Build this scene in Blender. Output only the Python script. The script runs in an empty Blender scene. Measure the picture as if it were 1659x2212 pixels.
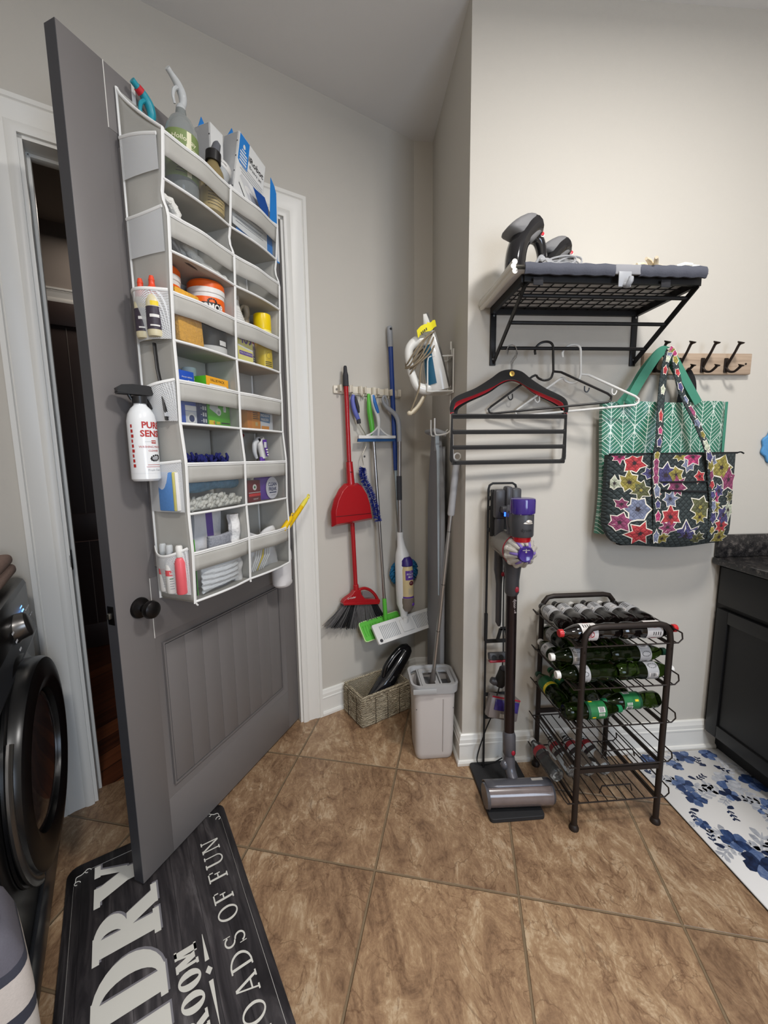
import bpy, bmesh, math, random
from mathutils import Vector, Matrix
random.seed(7)
R = math.radians
PI = math.pi
scene = bpy.context.scene
COL = scene.collection

# ------------------------------------------------------------------ camera, world, light, exposure
CAM_POS = Vector((0.0, 0.0, 1.377))
PITCH, ROLL, YAW = 0.1339, -0.0122, 0.0748          # looking slightly down and to the right of +Y
cam_data = bpy.data.cameras.new('camera')
cam_data.sensor_fit = 'HORIZONTAL'
cam_data.sensor_width = 36.0
cam_data.lens = 893.0 / 1659.0 * 36.0
cam_data.clip_start = 0.02
cam = bpy.data.objects.new('camera', cam_data)
_F = Vector((math.sin(YAW) * math.cos(PITCH), math.cos(YAW) * math.cos(PITCH), -math.sin(PITCH)))
_R = Vector((math.cos(YAW), -math.sin(YAW), 0))
_U = _R.cross(_F)
_R2 = _R * math.cos(ROLL) + _U * math.sin(ROLL)
_U2 = -_R * math.sin(ROLL) + _U * math.cos(ROLL)
cam.matrix_world = Matrix(((_R2.x, _U2.x, -_F.x, CAM_POS.x), (_R2.y, _U2.y, -_F.y, CAM_POS.y),
                           (_R2.z, _U2.z, -_F.z, CAM_POS.z), (0, 0, 0, 1)))
COL.objects.link(cam)
scene.camera = cam

world = bpy.data.worlds.new('world')
world.use_nodes = True
world.node_tree.nodes['Background'].inputs[0].default_value = (0.75, 0.85, 1.0, 1)
world.node_tree.nodes['Background'].inputs[1].default_value = 0.2
scene.world = world

def area_light(name, loc, target, energy, color, size, size_y=None, shape='DISK'):
    l = bpy.data.lights.new(name, 'AREA')
    l.energy = energy
    l.color = color
    l.shape = shape
    l.size = size
    if size_y:
        l.size_y = size_y
    o = bpy.data.objects.new(name, l)
    o.location = loc
    d = Vector(target) - Vector(loc)
    o.rotation_euler = d.to_track_quat('-Z', 'Y').to_euler()
    COL.objects.link(o)
    return o
# flush ceiling lamp over the middle of the room, and a cool window in the wall behind the camera
area_light('ceiling_lamp', (1.00, 0.45, 2.96), (1.00, 0.45, 0), 38.0, (1.0, 0.975, 0.945), 0.34)
area_light('ceiling_lamp', (0.15, -0.75, 2.96), (0.15, -0.75, 0), 32.0, (1.0, 0.975, 0.945), 0.34)
area_light('window_daylight', (1.25, -1.74, 1.55), (0.1, 1.6, 1.0), 40.0, (0.68, 0.81, 1.0), 1.0, 1.3, 'RECTANGLE')

area_light('hall_fill', (-1.55, 2.95, 2.85), (-1.55, 2.95, 0), 2.2, (1.0, 0.9, 0.8), 0.3)  # weak fill light added to lift the dark hall, no known fixture

scene.view_settings.view_transform = 'Standard'
scene.view_settings.look = 'None'
scene.view_settings.gamma = 1.0
scene.view_settings.use_curve_mapping = False
scene.view_settings.exposure = 0.0
try:
    scene.cycles.max_bounces = 10
    scene.cycles.transparent_max_bounces = 24
    scene.cycles.transmission_bounces = 8
    scene.cycles.caustics_reflective = False
    scene.cycles.caustics_refractive = False
    scene.cycles.sample_clamp_indirect = 6.0
except Exception:
    pass

# ------------------------------------------------------------------ frames of the room
CEIL = 3.02
WY, CX, LO, ALC = 1.6723, 0.4632, 1.9167, 2.397       # shelf wall y, alcove side wall x, door wall offset, alcove back y
LA = R(29.18)
LD = Vector((math.cos(LA), math.sin(LA), 0))
LN = Vector((-LD.y, LD.x, 0))
def frame(o, x, y):
    x = Vector(x).normalized(); y = Vector(y).normalized()
    return Matrix(((x.x, y.x, 0, o[0]), (x.y, y.y, 0, o[1]), (0, 0, 1, o[2]), (0, 0, 0, 1)))
# in every wall frame x runs along the wall, y goes into it, z is up
LWALL = frame(LN * LO, LD, LN)
DD = Vector((.4308, .90245, 0))
DOOR = frame((-.7032, 1.2245, 0), DD, (-DD.y, DD.x, 0))
SWALL = frame((CX, 0, 0), (0, -1, 0), (1, 0, 0))        # x = -Y
SHELFWALL = frame((0, WY, 0), (1, 0, 0), (0, 1, 0))
def T(x=0, y=0, z=0):
    return Matrix.Translation((x, y, z))
def RX(a): return Matrix.Rotation(R(a), 4, 'X')
def RY(a): return Matrix.Rotation(R(a), 4, 'Y')
def RZ(a): return Matrix.Rotation(R(a), 4, 'Z')
def dw(u, w, z):                                        # a point on the open door: along it, out of it, up
    return DOOR @ T(u, -w, z)
def lw(t, off, z):
    return LWALL @ T(t, -off, z)
def rw(x, off, z):
    return SHELFWALL @ T(x, -off, z)

# ------------------------------------------------------------------ materials
def lin(c):
    out = []
    for k in c[:3]:
        k = k / 255.0
        out.append(k / 12.92 if k <= .04045 else ((k + .055) / 1.055) ** 2.4)
    return (out[0], out[1], out[2], 1.0)
_MC = {}
def mat(name, col, rough=.5, metal=0.0, vary=.05, vscale=25.0, bump=0.0, bscale=200.0, trans=0.0, ior=1.45, emit=0.0,
        coat=0.0, spec=.5, sheen=0.0):
    if name in _MC:
        return _MC[name]
    m = bpy.data.materials.new(name)
    m.use_nodes = True
    nt = m.node_tree
    b = nt.nodes['Principled BSDF']
    c = lin(col)
    tc = nt.nodes.new('ShaderNodeTexCoord')
    if vary > 0:
        nz = nt.nodes.new('ShaderNodeTexNoise')
        nz.inputs['Scale'].default_value = vscale
        nz.inputs['Detail'].default_value = 3
        nt.links.new(tc.outputs['Object'], nz.inputs['Vector'])
        mx = nt.nodes.new('ShaderNodeMix'); mx.data_type = 'RGBA'
        mx.inputs[6].default_value = tuple(k * (1 - vary) for k in c[:3]) + (1,)
        mx.inputs[7].default_value = tuple(min(1, k * (1 + vary)) for k in c[:3]) + (1,)
        nt.links.new(nz.outputs['Fac'], mx.inputs[0])
        nt.links.new(mx.outputs[2], b.inputs['Base Color'])
    else:
        b.inputs['Base Color'].default_value = c
    b.inputs['Roughness'].default_value = rough
    b.inputs['Metallic'].default_value = metal
    b.inputs['IOR'].default_value = ior
    b.inputs['Specular IOR Level'].default_value = spec
    b.inputs['Transmission Weight'].default_value = trans
    b.inputs['Coat Weight'].default_value = coat
    b.inputs['Sheen Weight'].default_value = sheen
    if emit:
        b.inputs['Emission Color'].default_value = c
        b.inputs['Emission Strength'].default_value = emit
    if bump:
        n2 = nt.nodes.new('ShaderNodeTexNoise')
        n2.inputs['Scale'].default_value = bscale
        n2.inputs['Detail'].default_value = 4
        nt.links.new(tc.outputs['Object'], n2.inputs['Vector'])
        bp = nt.nodes.new('ShaderNodeBump')
        bp.inputs['Strength'].default_value = bump
        bp.inputs['Distance'].default_value = .004
        nt.links.new(n2.outputs['Fac'], bp.inputs['Height'])
        nt.links.new(bp.outputs['Normal'], b.inputs['Normal'])
    _MC[name] = m
    return m
class NT:
    """small helper to wire shader nodes"""
    def __init__(s, name):
        s.m = bpy.data.materials.new(name); s.m.use_nodes = True
        s.t = s.m.node_tree; s.b = s.t.nodes['Principled BSDF']; s.out = s.t.nodes['Material Output']
    def n(s, kind, **kw):
        x = s.t.nodes.new(kind)
        for k, v in kw.items():
            setattr(x, k, v)
        return x
    def l(s, a, b):
        s.t.links.new(a, b)
    def math(s, op, a, b=None, c=None):
        x = s.n('ShaderNodeMath', operation=op)
        for i, v in enumerate((a, b, c)):
            if v is None: continue
            if isinstance(v, (int, float)): x.inputs[i].default_value = v
            else: s.l(v, x.inputs[i])
        return x.outputs[0]
    def mix(s, f, a, b):
        x = s.n('ShaderNodeMix', data_type='RGBA')
        for i, v in ((0, f), (6, a), (7, b)):
            if isinstance(v, (int, float)): x.inputs[i].default_value = v
            elif isinstance(v, tuple): x.inputs[i].default_value = v
            else: s.l(v, x.inputs[i])
        return x.outputs[2]
    def noise(s, vec, scale, detail=4, rough=.55, dist=0.0):
        x = s.n('ShaderNodeTexNoise')
        x.inputs['Scale'].default_value = scale; x.inputs['Detail'].default_value = detail
        x.inputs['Roughness'].default_value = rough; x.inputs['Distortion'].default_value = dist
        if vec is not None: s.l(vec, x.inputs['Vector'])
        return x.outputs['Fac']
    def ramp(s, f, stops):
        x = s.n('ShaderNodeValToRGB')
        e = x.color_ramp.elements
        while len(e) < len(stops): e.new(.5)
        for k, (p, c) in zip(e, stops):
            k.position = p; k.color = c if len(c) == 4 else lin(c)
        s.l(f, x.inputs[0])
        return x.outputs[0]
    def coord(s, which='Object'):
        return s.n('ShaderNodeTexCoord').outputs[which]
    def xyz(s, v):
        x = s.n('ShaderNodeSeparateXYZ'); s.l(v, x.inputs[0]); return x.outputs
    def bump(s, h, strength=.3, dist=.004):
        x = s.n('ShaderNodeBump'); x.inputs['Strength'].default_value = strength; x.inputs['Distance'].default_value = dist
        s.l(h, x.inputs['Height']); s.l(x.outputs[0], s.b.inputs['Normal'])
def netting(name, col, pitch, hole, both=True):
    """white sewn netting: real openings on a diagonal grid"""
    k = NT(name)
    v = k.xyz(k.coord())
    a = k.math('ADD', k.math('ADD', v[0], v[1]), v[2]); b = k.math('SUBTRACT', k.math('ADD', v[0], v[1]), v[2])
    pa = k.math('PINGPONG', k.math('DIVIDE', a, pitch), .5); pb = k.math('PINGPONG', k.math('DIVIDE', b, pitch), .5)
    h = k.math('LESS_THAN', k.math('MULTIPLY', pa, pb), hole)      # thread where the product is small
    tr = k.n('ShaderNodeBsdfTransparent')
    k.b.inputs['Base Color'].default_value = lin(col); k.b.inputs['Roughness'].default_value = .7
    ms = k.n('ShaderNodeMixShader')
    k.l(h, ms.inputs[0]); k.l(tr.outputs[0], ms.inputs[1]); k.l(k.b.outputs[0], ms.inputs[2]); k.l(ms.outputs[0], k.out.inputs[0])
    return k.m
def film(name, col=(235, 238, 240), gloss=.10, haze=.06, rough=.08):
    """thin clear plastic sheet"""
    k = NT(name)
    tr = k.n('ShaderNodeBsdfTransparent'); tr.inputs[0].default_value = lin(col)
    k.b.inputs['Base Color'].default_value = lin(col); k.b.inputs['Roughness'].default_value = .5
    gl = k.n('ShaderNodeBsdfGlossy'); gl.inputs['Roughness'].default_value = rough
    fr = k.n('ShaderNodeFresnel'); fr.inputs[0].default_value = 1.5
    nz = k.noise(k.coord(), 14, 3)
    bp = k.n('ShaderNodeBump'); bp.inputs['Strength'].default_value = .5; bp.inputs['Distance'].default_value = .01
    k.l(nz, bp.inputs['Height']); k.l(bp.outputs[0], gl.inputs['Normal'])
    m1 = k.n('ShaderNodeMixShader'); m1.inputs[0].default_value = haze
    k.l(tr.outputs[0], m1.inputs[1]); k.l(k.b.outputs[0], m1.inputs[2])
    m2 = k.n('ShaderNodeMixShader')
    k.l(k.math('ADD', k.math('MULTIPLY', fr.outputs[0], gloss * 6), .01), m2.inputs[0])
    k.l(m1.outputs[0], m2.inputs[1]); k.l(gl.outputs[0], m2.inputs[2]); k.l(m2.outputs[0], k.out.inputs[0])
    return k.m

# ------------------------------------------------------------------ mesh builder
def catmull(pts, n=6, closed=False):
    P = [Vector(p) for p in pts]
    if len(P) < 3: return P
    out = []
    N = len(P)
    rng = range(N) if closed else range(N - 1)
    for i in rng:
        p1, p2 = P[i], P[(i + 1) % N]
        p0 = P[i - 1] if (closed or i > 0) else p1 * 2 - p2
        p3 = P[(i + 2) % N] if (closed or i + 2 < N) else p2 * 2 - p1
        for k in range(n):
            t = k / n
            out.append(.5 * ((2 * p1) + (p2 - p0) * t + (2 * p0 - 5 * p1 + 4 * p2 - p3) * t * t + (3 * p1 - p0 - 3 * p2 + p3) * t ** 3))
    if not closed: out.append(P[-1])
    return out
def lerp_list(vals, n):
    """resample a short list of numbers to n values"""
    out = []
    for i in range(n):
        t = i / max(1, n - 1) * (len(vals) - 1); k = min(int(t), len(vals) - 2); out.append(vals[k] + (vals[k + 1] - vals[k]) * (t - k))
    return out
def round_rect(x0, z0, x1, z1, r, n=5):
    out = []
    for cx, cz, a in ((x1 - r, z0 + r, -90), (x1 - r, z1 - r, 0), (x0 + r, z1 - r, 90), (x0 + r, z0 + r, 180)):
        for k in range(n + 1):
            t = R(a + 90 * k / n); out.append((cx + r * math.cos(t), cz + r * math.sin(t)))
    return out
_TXT = {}
def text_mesh(s, bold=0.0):
    key = (s, bold)
    if key not in _TXT:
        cu = bpy.data.curves.new('lettering', 'FONT'); cu.body = s; cu.size = 1.0; cu.align_x = 'CENTER'; cu.align_y = 'CENTER'
        cu.resolution_u = 2; cu.offset = bold
        o = bpy.data.objects.new('lettering', cu)
        me = o.to_mesh()
        vs = [v.co.copy() for v in me.vertices]; fs = [tuple(p.vertices) for p in me.polygons]
        o.to_mesh_clear(); bpy.data.objects.remove(o); bpy.data.curves.remove(cu)
        _TXT[key] = (vs, fs)
    return _TXT[key]
class MB:
    def __init__(s, M=None):
        s.v, s.f, s.mi, s.mats = [], [], [], []
        s.M = M or Matrix()
    def _m(s, m):
        if m not in s.mats: s.mats.append(m)
        return s.mats.index(m)
    def add(s, vs, fs, m, X=None):
        X = s.M @ X if X is not None else s.M
        o = len(s.v); k = s._m(m)
        s.v += [X @ Vector(v) for v in vs]
        flip = X.to_3x3().determinant() < 0
        for f in fs:
            f = tuple(o + i for i in f)
            s.f.append(f[::-1] if flip else f); s.mi.append(k)
        return s
    def box(s, c, d, m, bev=0.0, X=None, seg=2):
        bm = bmesh.new(); bmesh.ops.create_cube(bm, size=1)
        for v in bm.verts: v.co = Vector((v.co.x * d[0], v.co.y * d[1], v.co.z * d[2]))
        if bev: bmesh.ops.bevel(bm, geom=bm.edges[:], offset=min(bev, min(d) * .45), segments=seg, affect='EDGES', profile=.5)
        bm.verts.index_update()
        vs = [v.co + Vector(c) for v in bm.verts]; fs = [[v.index for v in f.verts] for f in bm.faces]; bm.free()
        return s.add(vs, fs, m, X)
    def lathe(s, prof, m, X=None, seg=24, mfn=None, sx=1.0, sy=1.0):
        """prof (r, z) from bottom to top; mfn(i) may give another material for band i"""
        vs, rings = [], []
        for r, z in prof:
            if r <= 1e-6: rings.append([len(vs)]); vs.append((0, 0, z))
            else:
                rings.append(list(range(len(vs), len(vs) + seg)))
                vs += [(r * sx * math.cos(2 * PI * k / seg), r * sy * math.sin(2 * PI * k / seg), z) for k in range(seg)]
        for i in range(len(rings) - 1):
            a, b = rings[i], rings[i + 1]; fs = []
            for k in range(seg):
                k2 = (k + 1) % seg
                if len(a) == 1 and len(b) == 1: continue
                if len(a) == 1: fs.append((a[0], b[k2], b[k]))
                elif len(b) == 1: fs.append((a[k], a[k2], b[0]))
                else: fs.append((a[k], a[k2], b[k2], b[k]))
            if i == 0: base = len(s.v); XX = s.M @ X if X is not None else s.M; s.v += [XX @ Vector(v) for v in vs]
            mm = s._m(mfn(i) or m if mfn else m)
            for f in fs: s.f.append(tuple(base + q for q in f)); s.mi.append(mm)
        return s
    def tube(s, pts, r, m, seg=8, closed=False, cap=True, X=None, flat=None, up=None):
        P = [Vector(p) for p in pts]; n = len(P)
        rad = lerp_list(r, n) if isinstance(r, (list, tuple)) else [r] * n
        fl = lerp_list(flat, n) if isinstance(flat, (list, tuple)) else [flat if flat else 1.0] * n
        tan = []
        for i in range(n):
            a = P[i - 1] if (closed or i > 0) else P[0]; b = P[(i + 1) % n] if (closed or i < n - 1) else P[-1]
            d = (b - a); tan.append(d.normalized() if d.length > 1e-9 else Vector((0, 0, 1)))
        u = Vector(up) if up else (Vector((0, 0, 1)) if abs(tan[0].z) < .9 else Vector((1, 0, 0)))
        vs, fs = [], []
        for i in range(n):
            t = tan[i]; u = (u - t * u.dot(t))
            if u.length < 1e-6: u = t.orthogonal()
            u.normalize(); w = t.cross(u)
            for k in range(seg):
                a = 2 * PI * (k + .5) / seg; vs.append(P[i] + u * (rad[i] * math.cos(a)) + w * (rad[i] * fl[i] * math.sin(a)))
        for i in range(n if closed else n - 1):
            j = (i + 1) % n
            for k in range(seg):
                k2 = (k + 1) % seg; fs.append((i * seg + k, i * seg + k2, j * seg + k2, j * seg + k))
        if cap and not closed: fs.append(tuple(range(seg - 1, -1, -1))); fs.append(tuple((n - 1) * seg + k for k in range(seg)))
        return s.add(vs, fs, m, X)
    def prism(s, poly, y0, y1, m, X=None, holes=None):
        """polygon in the x-z plane given counter-clockwise, pushed along y"""
        n = len(poly)
        vs = [(x, y0, z) for x, z in poly] + [(x, y1, z) for x, z in poly]
        fs = [tuple(range(n)), tuple(range(2 * n - 1, n - 1, -1))] + [(i + n, (i + 1) % n + n, (i + 1) % n, i) for i in range(n)]
        if y1 < y0: fs = [f[::-1] for f in fs]
        return s.add(vs, fs, m, X)
    def ring(s, outer, inner, y0, y1, m, X=None):
        """frame between two outlines with the same number of points"""
        n = len(outer)
        vs = [(x, y0, z) for x, z in outer] + [(x, y0, z) for x, z in inner] + [(x, y1, z) for x, z in outer] + [(x, y1, z) for x, z in inner]
        fs = []
        for i in range(n):
            j = (i + 1) % n
            fs += [(i, j, n + j, n + i), (2 * n + i, 3 * n + i, 3 * n + j, 2 * n + j), (i, 2 * n + i, 2 * n + j, j), (n + i, n + j, 3 * n + j, 3 * n + i)]
        return s.add(vs, fs, m, X)
    def sheet(s, fn, nu, nv, m, X=None):
        vs = [fn(i / nu, j / nv) for j in range(nv + 1) for i in range(nu + 1)]
        fs = [(j * (nu + 1) + i, j * (nu + 1) + i + 1, (j + 1) * (nu + 1) + i + 1, (j + 1) * (nu + 1) + i) for j in range(nv) for i in range(nu)]
        return s.add(vs, fs, m, X)
    def slab(s, fn, nu, nv, t, m, X=None, edge=None):
        """sheet with thickness t(u, v) measured along +y (back), closed all round"""
        tf = t if callable(t) else (lambda u, v: t)
        A = [Vector(fn(i / nu, j / nv)) for j in range(nv + 1) for i in range(nu + 1)]
        B = [A[j * (nu + 1) + i] + Vector((0, tf(i / nu, j / nv), 0)) for j in range(nv + 1) for i in range(nu + 1)]
        o = len(A); q = lambda i, j: j * (nu + 1) + i
        fs = []
        for j in range(nv):
            for i in range(nu):
                fs.append((q(i, j), q(i + 1, j), q(i + 1, j + 1), q(i, j + 1))); fs.append((o + q(i, j + 1), o + q(i + 1, j + 1), o + q(i + 1, j), o + q(i, j)))
        for i in range(nu):
            fs.append((q(i + 1, 0), q(i, 0), o + q(i, 0), o + q(i + 1, 0))); fs.append((q(i, nv), q(i + 1, nv), o + q(i + 1, nv), o + q(i, nv)))
        for j in range(nv):
            fs.append((q(0, j), q(0, j + 1), o + q(0, j + 1), o + q(0, j))); fs.append((q(nu, j + 1), q(nu, j), o + q(nu, j), o + q(nu, j + 1)))
        return s.add(A + B, fs, m, X)
    def blob(s, c, d, m, X=None, seg=16, rings=10, p=1.0):
        """ellipsoid; p<1 squares it off"""
        sg = lambda a: math.copysign(abs(a) ** p, a)
        vs = []
        for j in range(rings + 1):
            ph = -PI / 2 + PI * j / rings
            for i in range(seg):
                th = 2 * PI * i / seg
                vs.append((c[0] + d[0] * sg(math.cos(ph)) * sg(math.cos(th)), c[1] + d[1] * sg(math.cos(ph)) * sg(math.sin(th)), c[2] + d[2] * sg(math.sin(ph))))
        fs = [(j * seg + i, j * seg + (i + 1) % seg, (j + 1) * seg + (i + 1) % seg, (j + 1) * seg + i) for j in range(rings) for i in range(seg)]
        return s.add(vs, fs, m, X)
    def text(s, string, size, m, X=None, wrap=None, sx=1.0, bold=0.0):
        """lettering in the x-z plane facing -y, or wrapped round a z cylinder of radius wrap with x=0 facing -y"""
        vs, fs = text_mesh(string, bold)
        if wrap:
            out = [(wrap * math.sin(v.x * size * sx / wrap), -wrap * math.cos(v.x * size * sx / wrap), v.y * size) for v in vs]
        else: out = [(v.x * size * sx, 0, v.y * size) for v in vs]
        return s.add(out, fs, m, X)
    def patch(s, ang0, ang1, z0, z1, r, m, X=None, n=8):
        """curved label on a z cylinder; angle 0 faces -y, positive to +x"""
        vs = []
        for k in range(n + 1):
            a = R(ang0 + (ang1 - ang0) * k / n); vs += [(r * math.sin(a), -r * math.cos(a), z0), (r * math.sin(a), -r * math.cos(a), z1)]
        return s.add(vs, [(2 * k, 2 * k + 2, 2 * k + 3, 2 * k + 1) for k in range(n)], m, X)
    def quad(s, x0, z0, x1, z1, y, m, X=None):
        return s.add([(x0, y, z0), (x1, y, z0), (x1, y, z1), (x0, y, z1)], [(0, 1, 2, 3)], m, X)
    def flat(s, poly, y, m, X=None):
        return s.add([(x, y, z) for x, z in poly], [tuple(range(len(poly)))], m, X)
    def build(s, name, parent=None, solid=0.0, soft=35, sub=0, bevel=0.0, **tags):
        me = bpy.data.meshes.new(name)
        me.from_pydata([tuple(v) for v in s.v], [], s.f)
        for m in s.mats: me.materials.append(m)
        me.polygons.foreach_set('material_index', s.mi)
        me.polygons.foreach_set('use_smooth', [True] * len(s.f))
        me.update()
        if soft < 180: me.set_sharp_from_angle(angle=R(soft))
        o = bpy.data.objects.new(name, me); COL.objects.link(o)
        if parent is not None: o.parent = parent
        if solid:
            q = o.modifiers.new('thickness', 'SOLIDIFY'); q.thickness = solid; q.offset = 0
        if bevel:
            q = o.modifiers.new('edge', 'BEVEL'); q.width = bevel; q.segments = 2; q.limit_method = 'ANGLE'
        if sub:
            q = o.modifiers.new('smooth', 'SUBSURF'); q.levels = sub; q.render_levels = sub
        for k, v in tags.items(): o[k] = v
        return o
def thing(name, label, cat, M=None, group=None):
    o = bpy.data.objects.new(name, None); o.empty_display_size = .05
    COL.objects.link(o)
    if M is not None: o.matrix_world = M
    o['label'] = label; o['category'] = cat
    if group: o['group'] = group
    return o
def tag(o, label, cat, group=None, M=None):
    o['label'] = label; o['category'] = cat
    if group: o['group'] = group
    if M is not None: o.matrix_world = M
    return o
def dup(o, M, label, group=None):
    """a copy of a thing with copies of its parts and sub-parts"""
    def go(a, par):
        c = a.copy(); COL.objects.link(c)
        if par is not None: c.parent = par
        for ch in KIDS.get(a.name, ()): go(ch, c)
        return c
    KIDS = {}
    for q in bpy.data.objects:
        if q.parent: KIDS.setdefault(q.parent.name, []).append(q)
    r = go(o, None); r.matrix_world = M; r['label'] = label
    if group: r['group'] = group
    return r

# ================================================================== SETTING
def floor_mat():
    k = NT('tile_floor')
    mp = k.n('ShaderNodeMapping'); mp.vector_type = 'POINT'
    s = .4628; a = R(-15.22); ox, oy = -.2795, 1.7827
    # rotate the world into the tile grid: q = Rot(-a) * (p - o) / s
    mp.inputs['Rotation'].default_value = (0, 0, -a)
    mp.inputs['Scale'].default_value = (1 / s, 1 / s, 1)
    ca, sa = math.cos(-a), math.sin(-a)
    mp.inputs['Location'].default_value = (-(ca * ox - sa * oy) / s, -(sa * ox + ca * oy) / s, 0)
    k.l(k.coord(), mp.inputs[0])
    # Mapping point: scale, then rotate, then move; uniform scale so the order of the first two does not matter
    v = k.xyz(mp.outputs[0])
    fx = k.math('PINGPONG', v[0], .5); fy = k.math('PINGPONG', v[1], .5)
    edge = k.math('MINIMUM', fx, fy)
    co = k.coord()
    wob = k.math('MULTIPLY', k.math('SUBTRACT', k.noise(co, 30, 3), .5), .004)
    edge = k.math('ADD', edge, wob)
    grout = k.n('ShaderNodeMapRange'); grout.inputs[1].default_value = .0055; grout.inputs[2].default_value = .0105
    k.l(edge, grout.inputs[0]); g = grout.outputs[0]
    cell = k.n('ShaderNodeCombineXYZ'); k.l(k.math('FLOOR', v[0]), cell.inputs[0]); k.l(k.math('FLOOR', v[1]), cell.inputs[1])
    wn = k.n('ShaderNodeTexWhiteNoise'); wn.noise_dimensions = '3D'; k.l(cell.outputs[0], wn.inputs[0])
    # each tile gets its own piece of stone
    off = k.n('ShaderNodeVectorMath', operation='MULTIPLY_ADD'); off.inputs[1].default_value = (9, 9, 9)
    k.l(wn.outputs['Color'], off.inputs[0]); k.l(co, off.inputs[2])
    st = k.n('ShaderNodeMapping'); st.inputs['Scale'].default_value = (1.0, .55, 1); st.inputs['Rotation'].default_value = (0, 0, R(35)); k.l(off.outputs[0], st.inputs[0])
    n1 = k.noise(st.outputs[0], 4.2, 9, .66, 1.3); n2 = k.noise(st.outputs[0], 12, 10, .76, 1.8); n3 = k.noise(st.outputs[0], 95, 6, .75, .8)
    f = k.math('ADD', k.math('ADD', k.math('MULTIPLY', n1, .36), k.math('MULTIPLY', n2, .46)), k.math('MULTIPLY', n3, .18))
    c = k.ramp(f, [(.36, (90, 68, 52)), (.43, (122, 95, 72)), (.485, (146, 117, 90)), (.53, (162, 134, 104)), (.58, (188, 165, 137)), (.66, (170, 155, 135))])
    vein = k.n('ShaderNodeTexNoise'); vein.inputs['Scale'].default_value = 7; vein.inputs['Detail'].default_value = 8; vein.inputs['Distortion'].default_value = 1.2
    k.l(st.outputs[0], vein.inputs['Vector'])
    vv = k.math('ABSOLUTE', k.math('SUBTRACT', vein.outputs['Fac'], .5))
    vm = k.n('ShaderNodeMapRange'); vm.inputs[1].default_value = 0; vm.inputs[2].default_value = .010; vm.inputs[3].default_value = .55; vm.inputs[4].default_value = 0
    k.l(vv, vm.inputs[0])
    c = k.mix(vm.outputs[0], c, lin((92, 64, 44)))
    tint = k.mix(wn.outputs['Value'], (.90, .88, .86, 1), (1.10, 1.08, 1.04, 1))
    mm = k.n('ShaderNodeMix', data_type='RGBA', blend_type='MULTIPLY'); mm.inputs[0].default_value = 1
    k.l(c, mm.inputs[6]); k.l(tint, mm.inputs[7])
    gc = k.mix(k.noise(co, 9, 3), lin((112, 94, 72)), lin((138, 118, 92)))
    col = k.mix(g, gc, mm.outputs[2])
    k.l(col, k.b.inputs['Base Color'])
    k.b.inputs['Roughness'].default_value = .42
    h = k.math('ADD', k.math('MULTIPLY', g, .7), k.math('MULTIPLY', f, .5))
    k.bump(h, .9, .005)
    return k.m
def wall_mat(name, col):
    return mat(name, col, .75, vary=.012, vscale=2.0, bump=.10, bscale=420, spec=.3)
M_wall = wall_mat('greige_wall_paint', (198, 193, 184))
M_ceil = wall_mat('ceiling_paint', (222, 221, 220))
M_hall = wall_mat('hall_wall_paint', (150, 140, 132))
M_trim = mat('white_trim_paint', (228, 226, 220), .35, vary=.012, vscale=6)
M_floor = floor_mat()
def hall_floor_mat():
    k = NT('dark_hall_boards')
    mp = k.n('ShaderNodeMapping'); mp.inputs['Rotation'].default_value = (0, 0, R(-60)); k.l(k.coord(), mp.inputs[0])
    v = k.xyz(mp.outputs[0])
    row = k.math('FLOOR', k.math('DIVIDE', v[1], .11))
    gap = k.math('LESS_THAN', k.math('PINGPONG', k.math('DIVIDE', v[1], .11), .5), .02)
    st = k.n('ShaderNodeMapping'); st.inputs['Scale'].default_value = (2, 30, 2); k.l(mp.outputs[0], st.inputs[0])
    w = k.n('ShaderNodeTexWhiteNoise'); w.noise_dimensions = '1D'; k.l(row, w.inputs['W'])
    f = k.math('ADD', k.math('MULTIPLY', k.noise(st.outputs[0], 1.5, 5), .7), k.math('MULTIPLY', w.outputs[0], .4))
    c = k.ramp(f, [(.25, (58, 28, 16)), (.55, (98, 52, 30)), (.8, (128, 74, 44))])
    k.l(k.mix(gap, c, lin((25, 12, 8))), k.b.inputs['Base Color']); k.b.inputs['Roughness'].default_value = .35
    return k.m
def struct(mb, name, parent=None, **kw):
    o = mb.build(name, parent, **kw)
    if parent is None: o['kind'] = 'structure'
    return o
def P(t, n):                                   # plan point from door-wall axes
    q = LD * t + LN * n; return (q.x, q.y)
TA, TE = -1.13, 1.483                           # door wall from the washer corner to the alcove
OP0, OP1, OPH = -.165, .748, 2.447             # doorway
A = P(TA, LO); E1 = P(TE, LO)
BACKY = -1.80
# floors and ceiling
mb = MB(); poly = [A, E1, (CX, ALC), (CX, WY), (2.35, WY), (2.35, BACKY), (-.142, BACKY)]
pts = [(-2.6, -2.2), (2.8, -2.2), (2.8, 2.7), (.5, 2.75), P(1.0, LO + .075), P(-1.0, LO + .075)]
mb.add([(x, y, -.06) for x, y in pts] + [(x, y, 0) for x, y in pts], [tuple(range(5, -1, -1)), tuple(range(6, 12))] + [(i, (i + 1) % 6, (i + 1) % 6 + 6, i + 6) for i in range(6)], M_floor)
struct(mb, 'floor')
mb = MB(); pts = [P(-1.6, LO + .0755), P(1.6, LO + .0755), P(1.6, LO + 2.2), P(-1.6, LO + 2.2)]
mb.add([(x, y, -.06) for x, y in pts] + [(x, y, .0) for x, y in pts], [(3, 2, 1, 0), (4, 5, 6, 7)] + [(i, (i + 1) % 4, (i + 1) % 4 + 4, i + 4) for i in range(4)], hall_floor_mat())
struct(mb, 'floor_hall')
mb = MB(); mb.box((0.2, .3, CEIL + .05), (5.4, 5.4, .1), M_ceil); struct(mb, 'ceiling')
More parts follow.
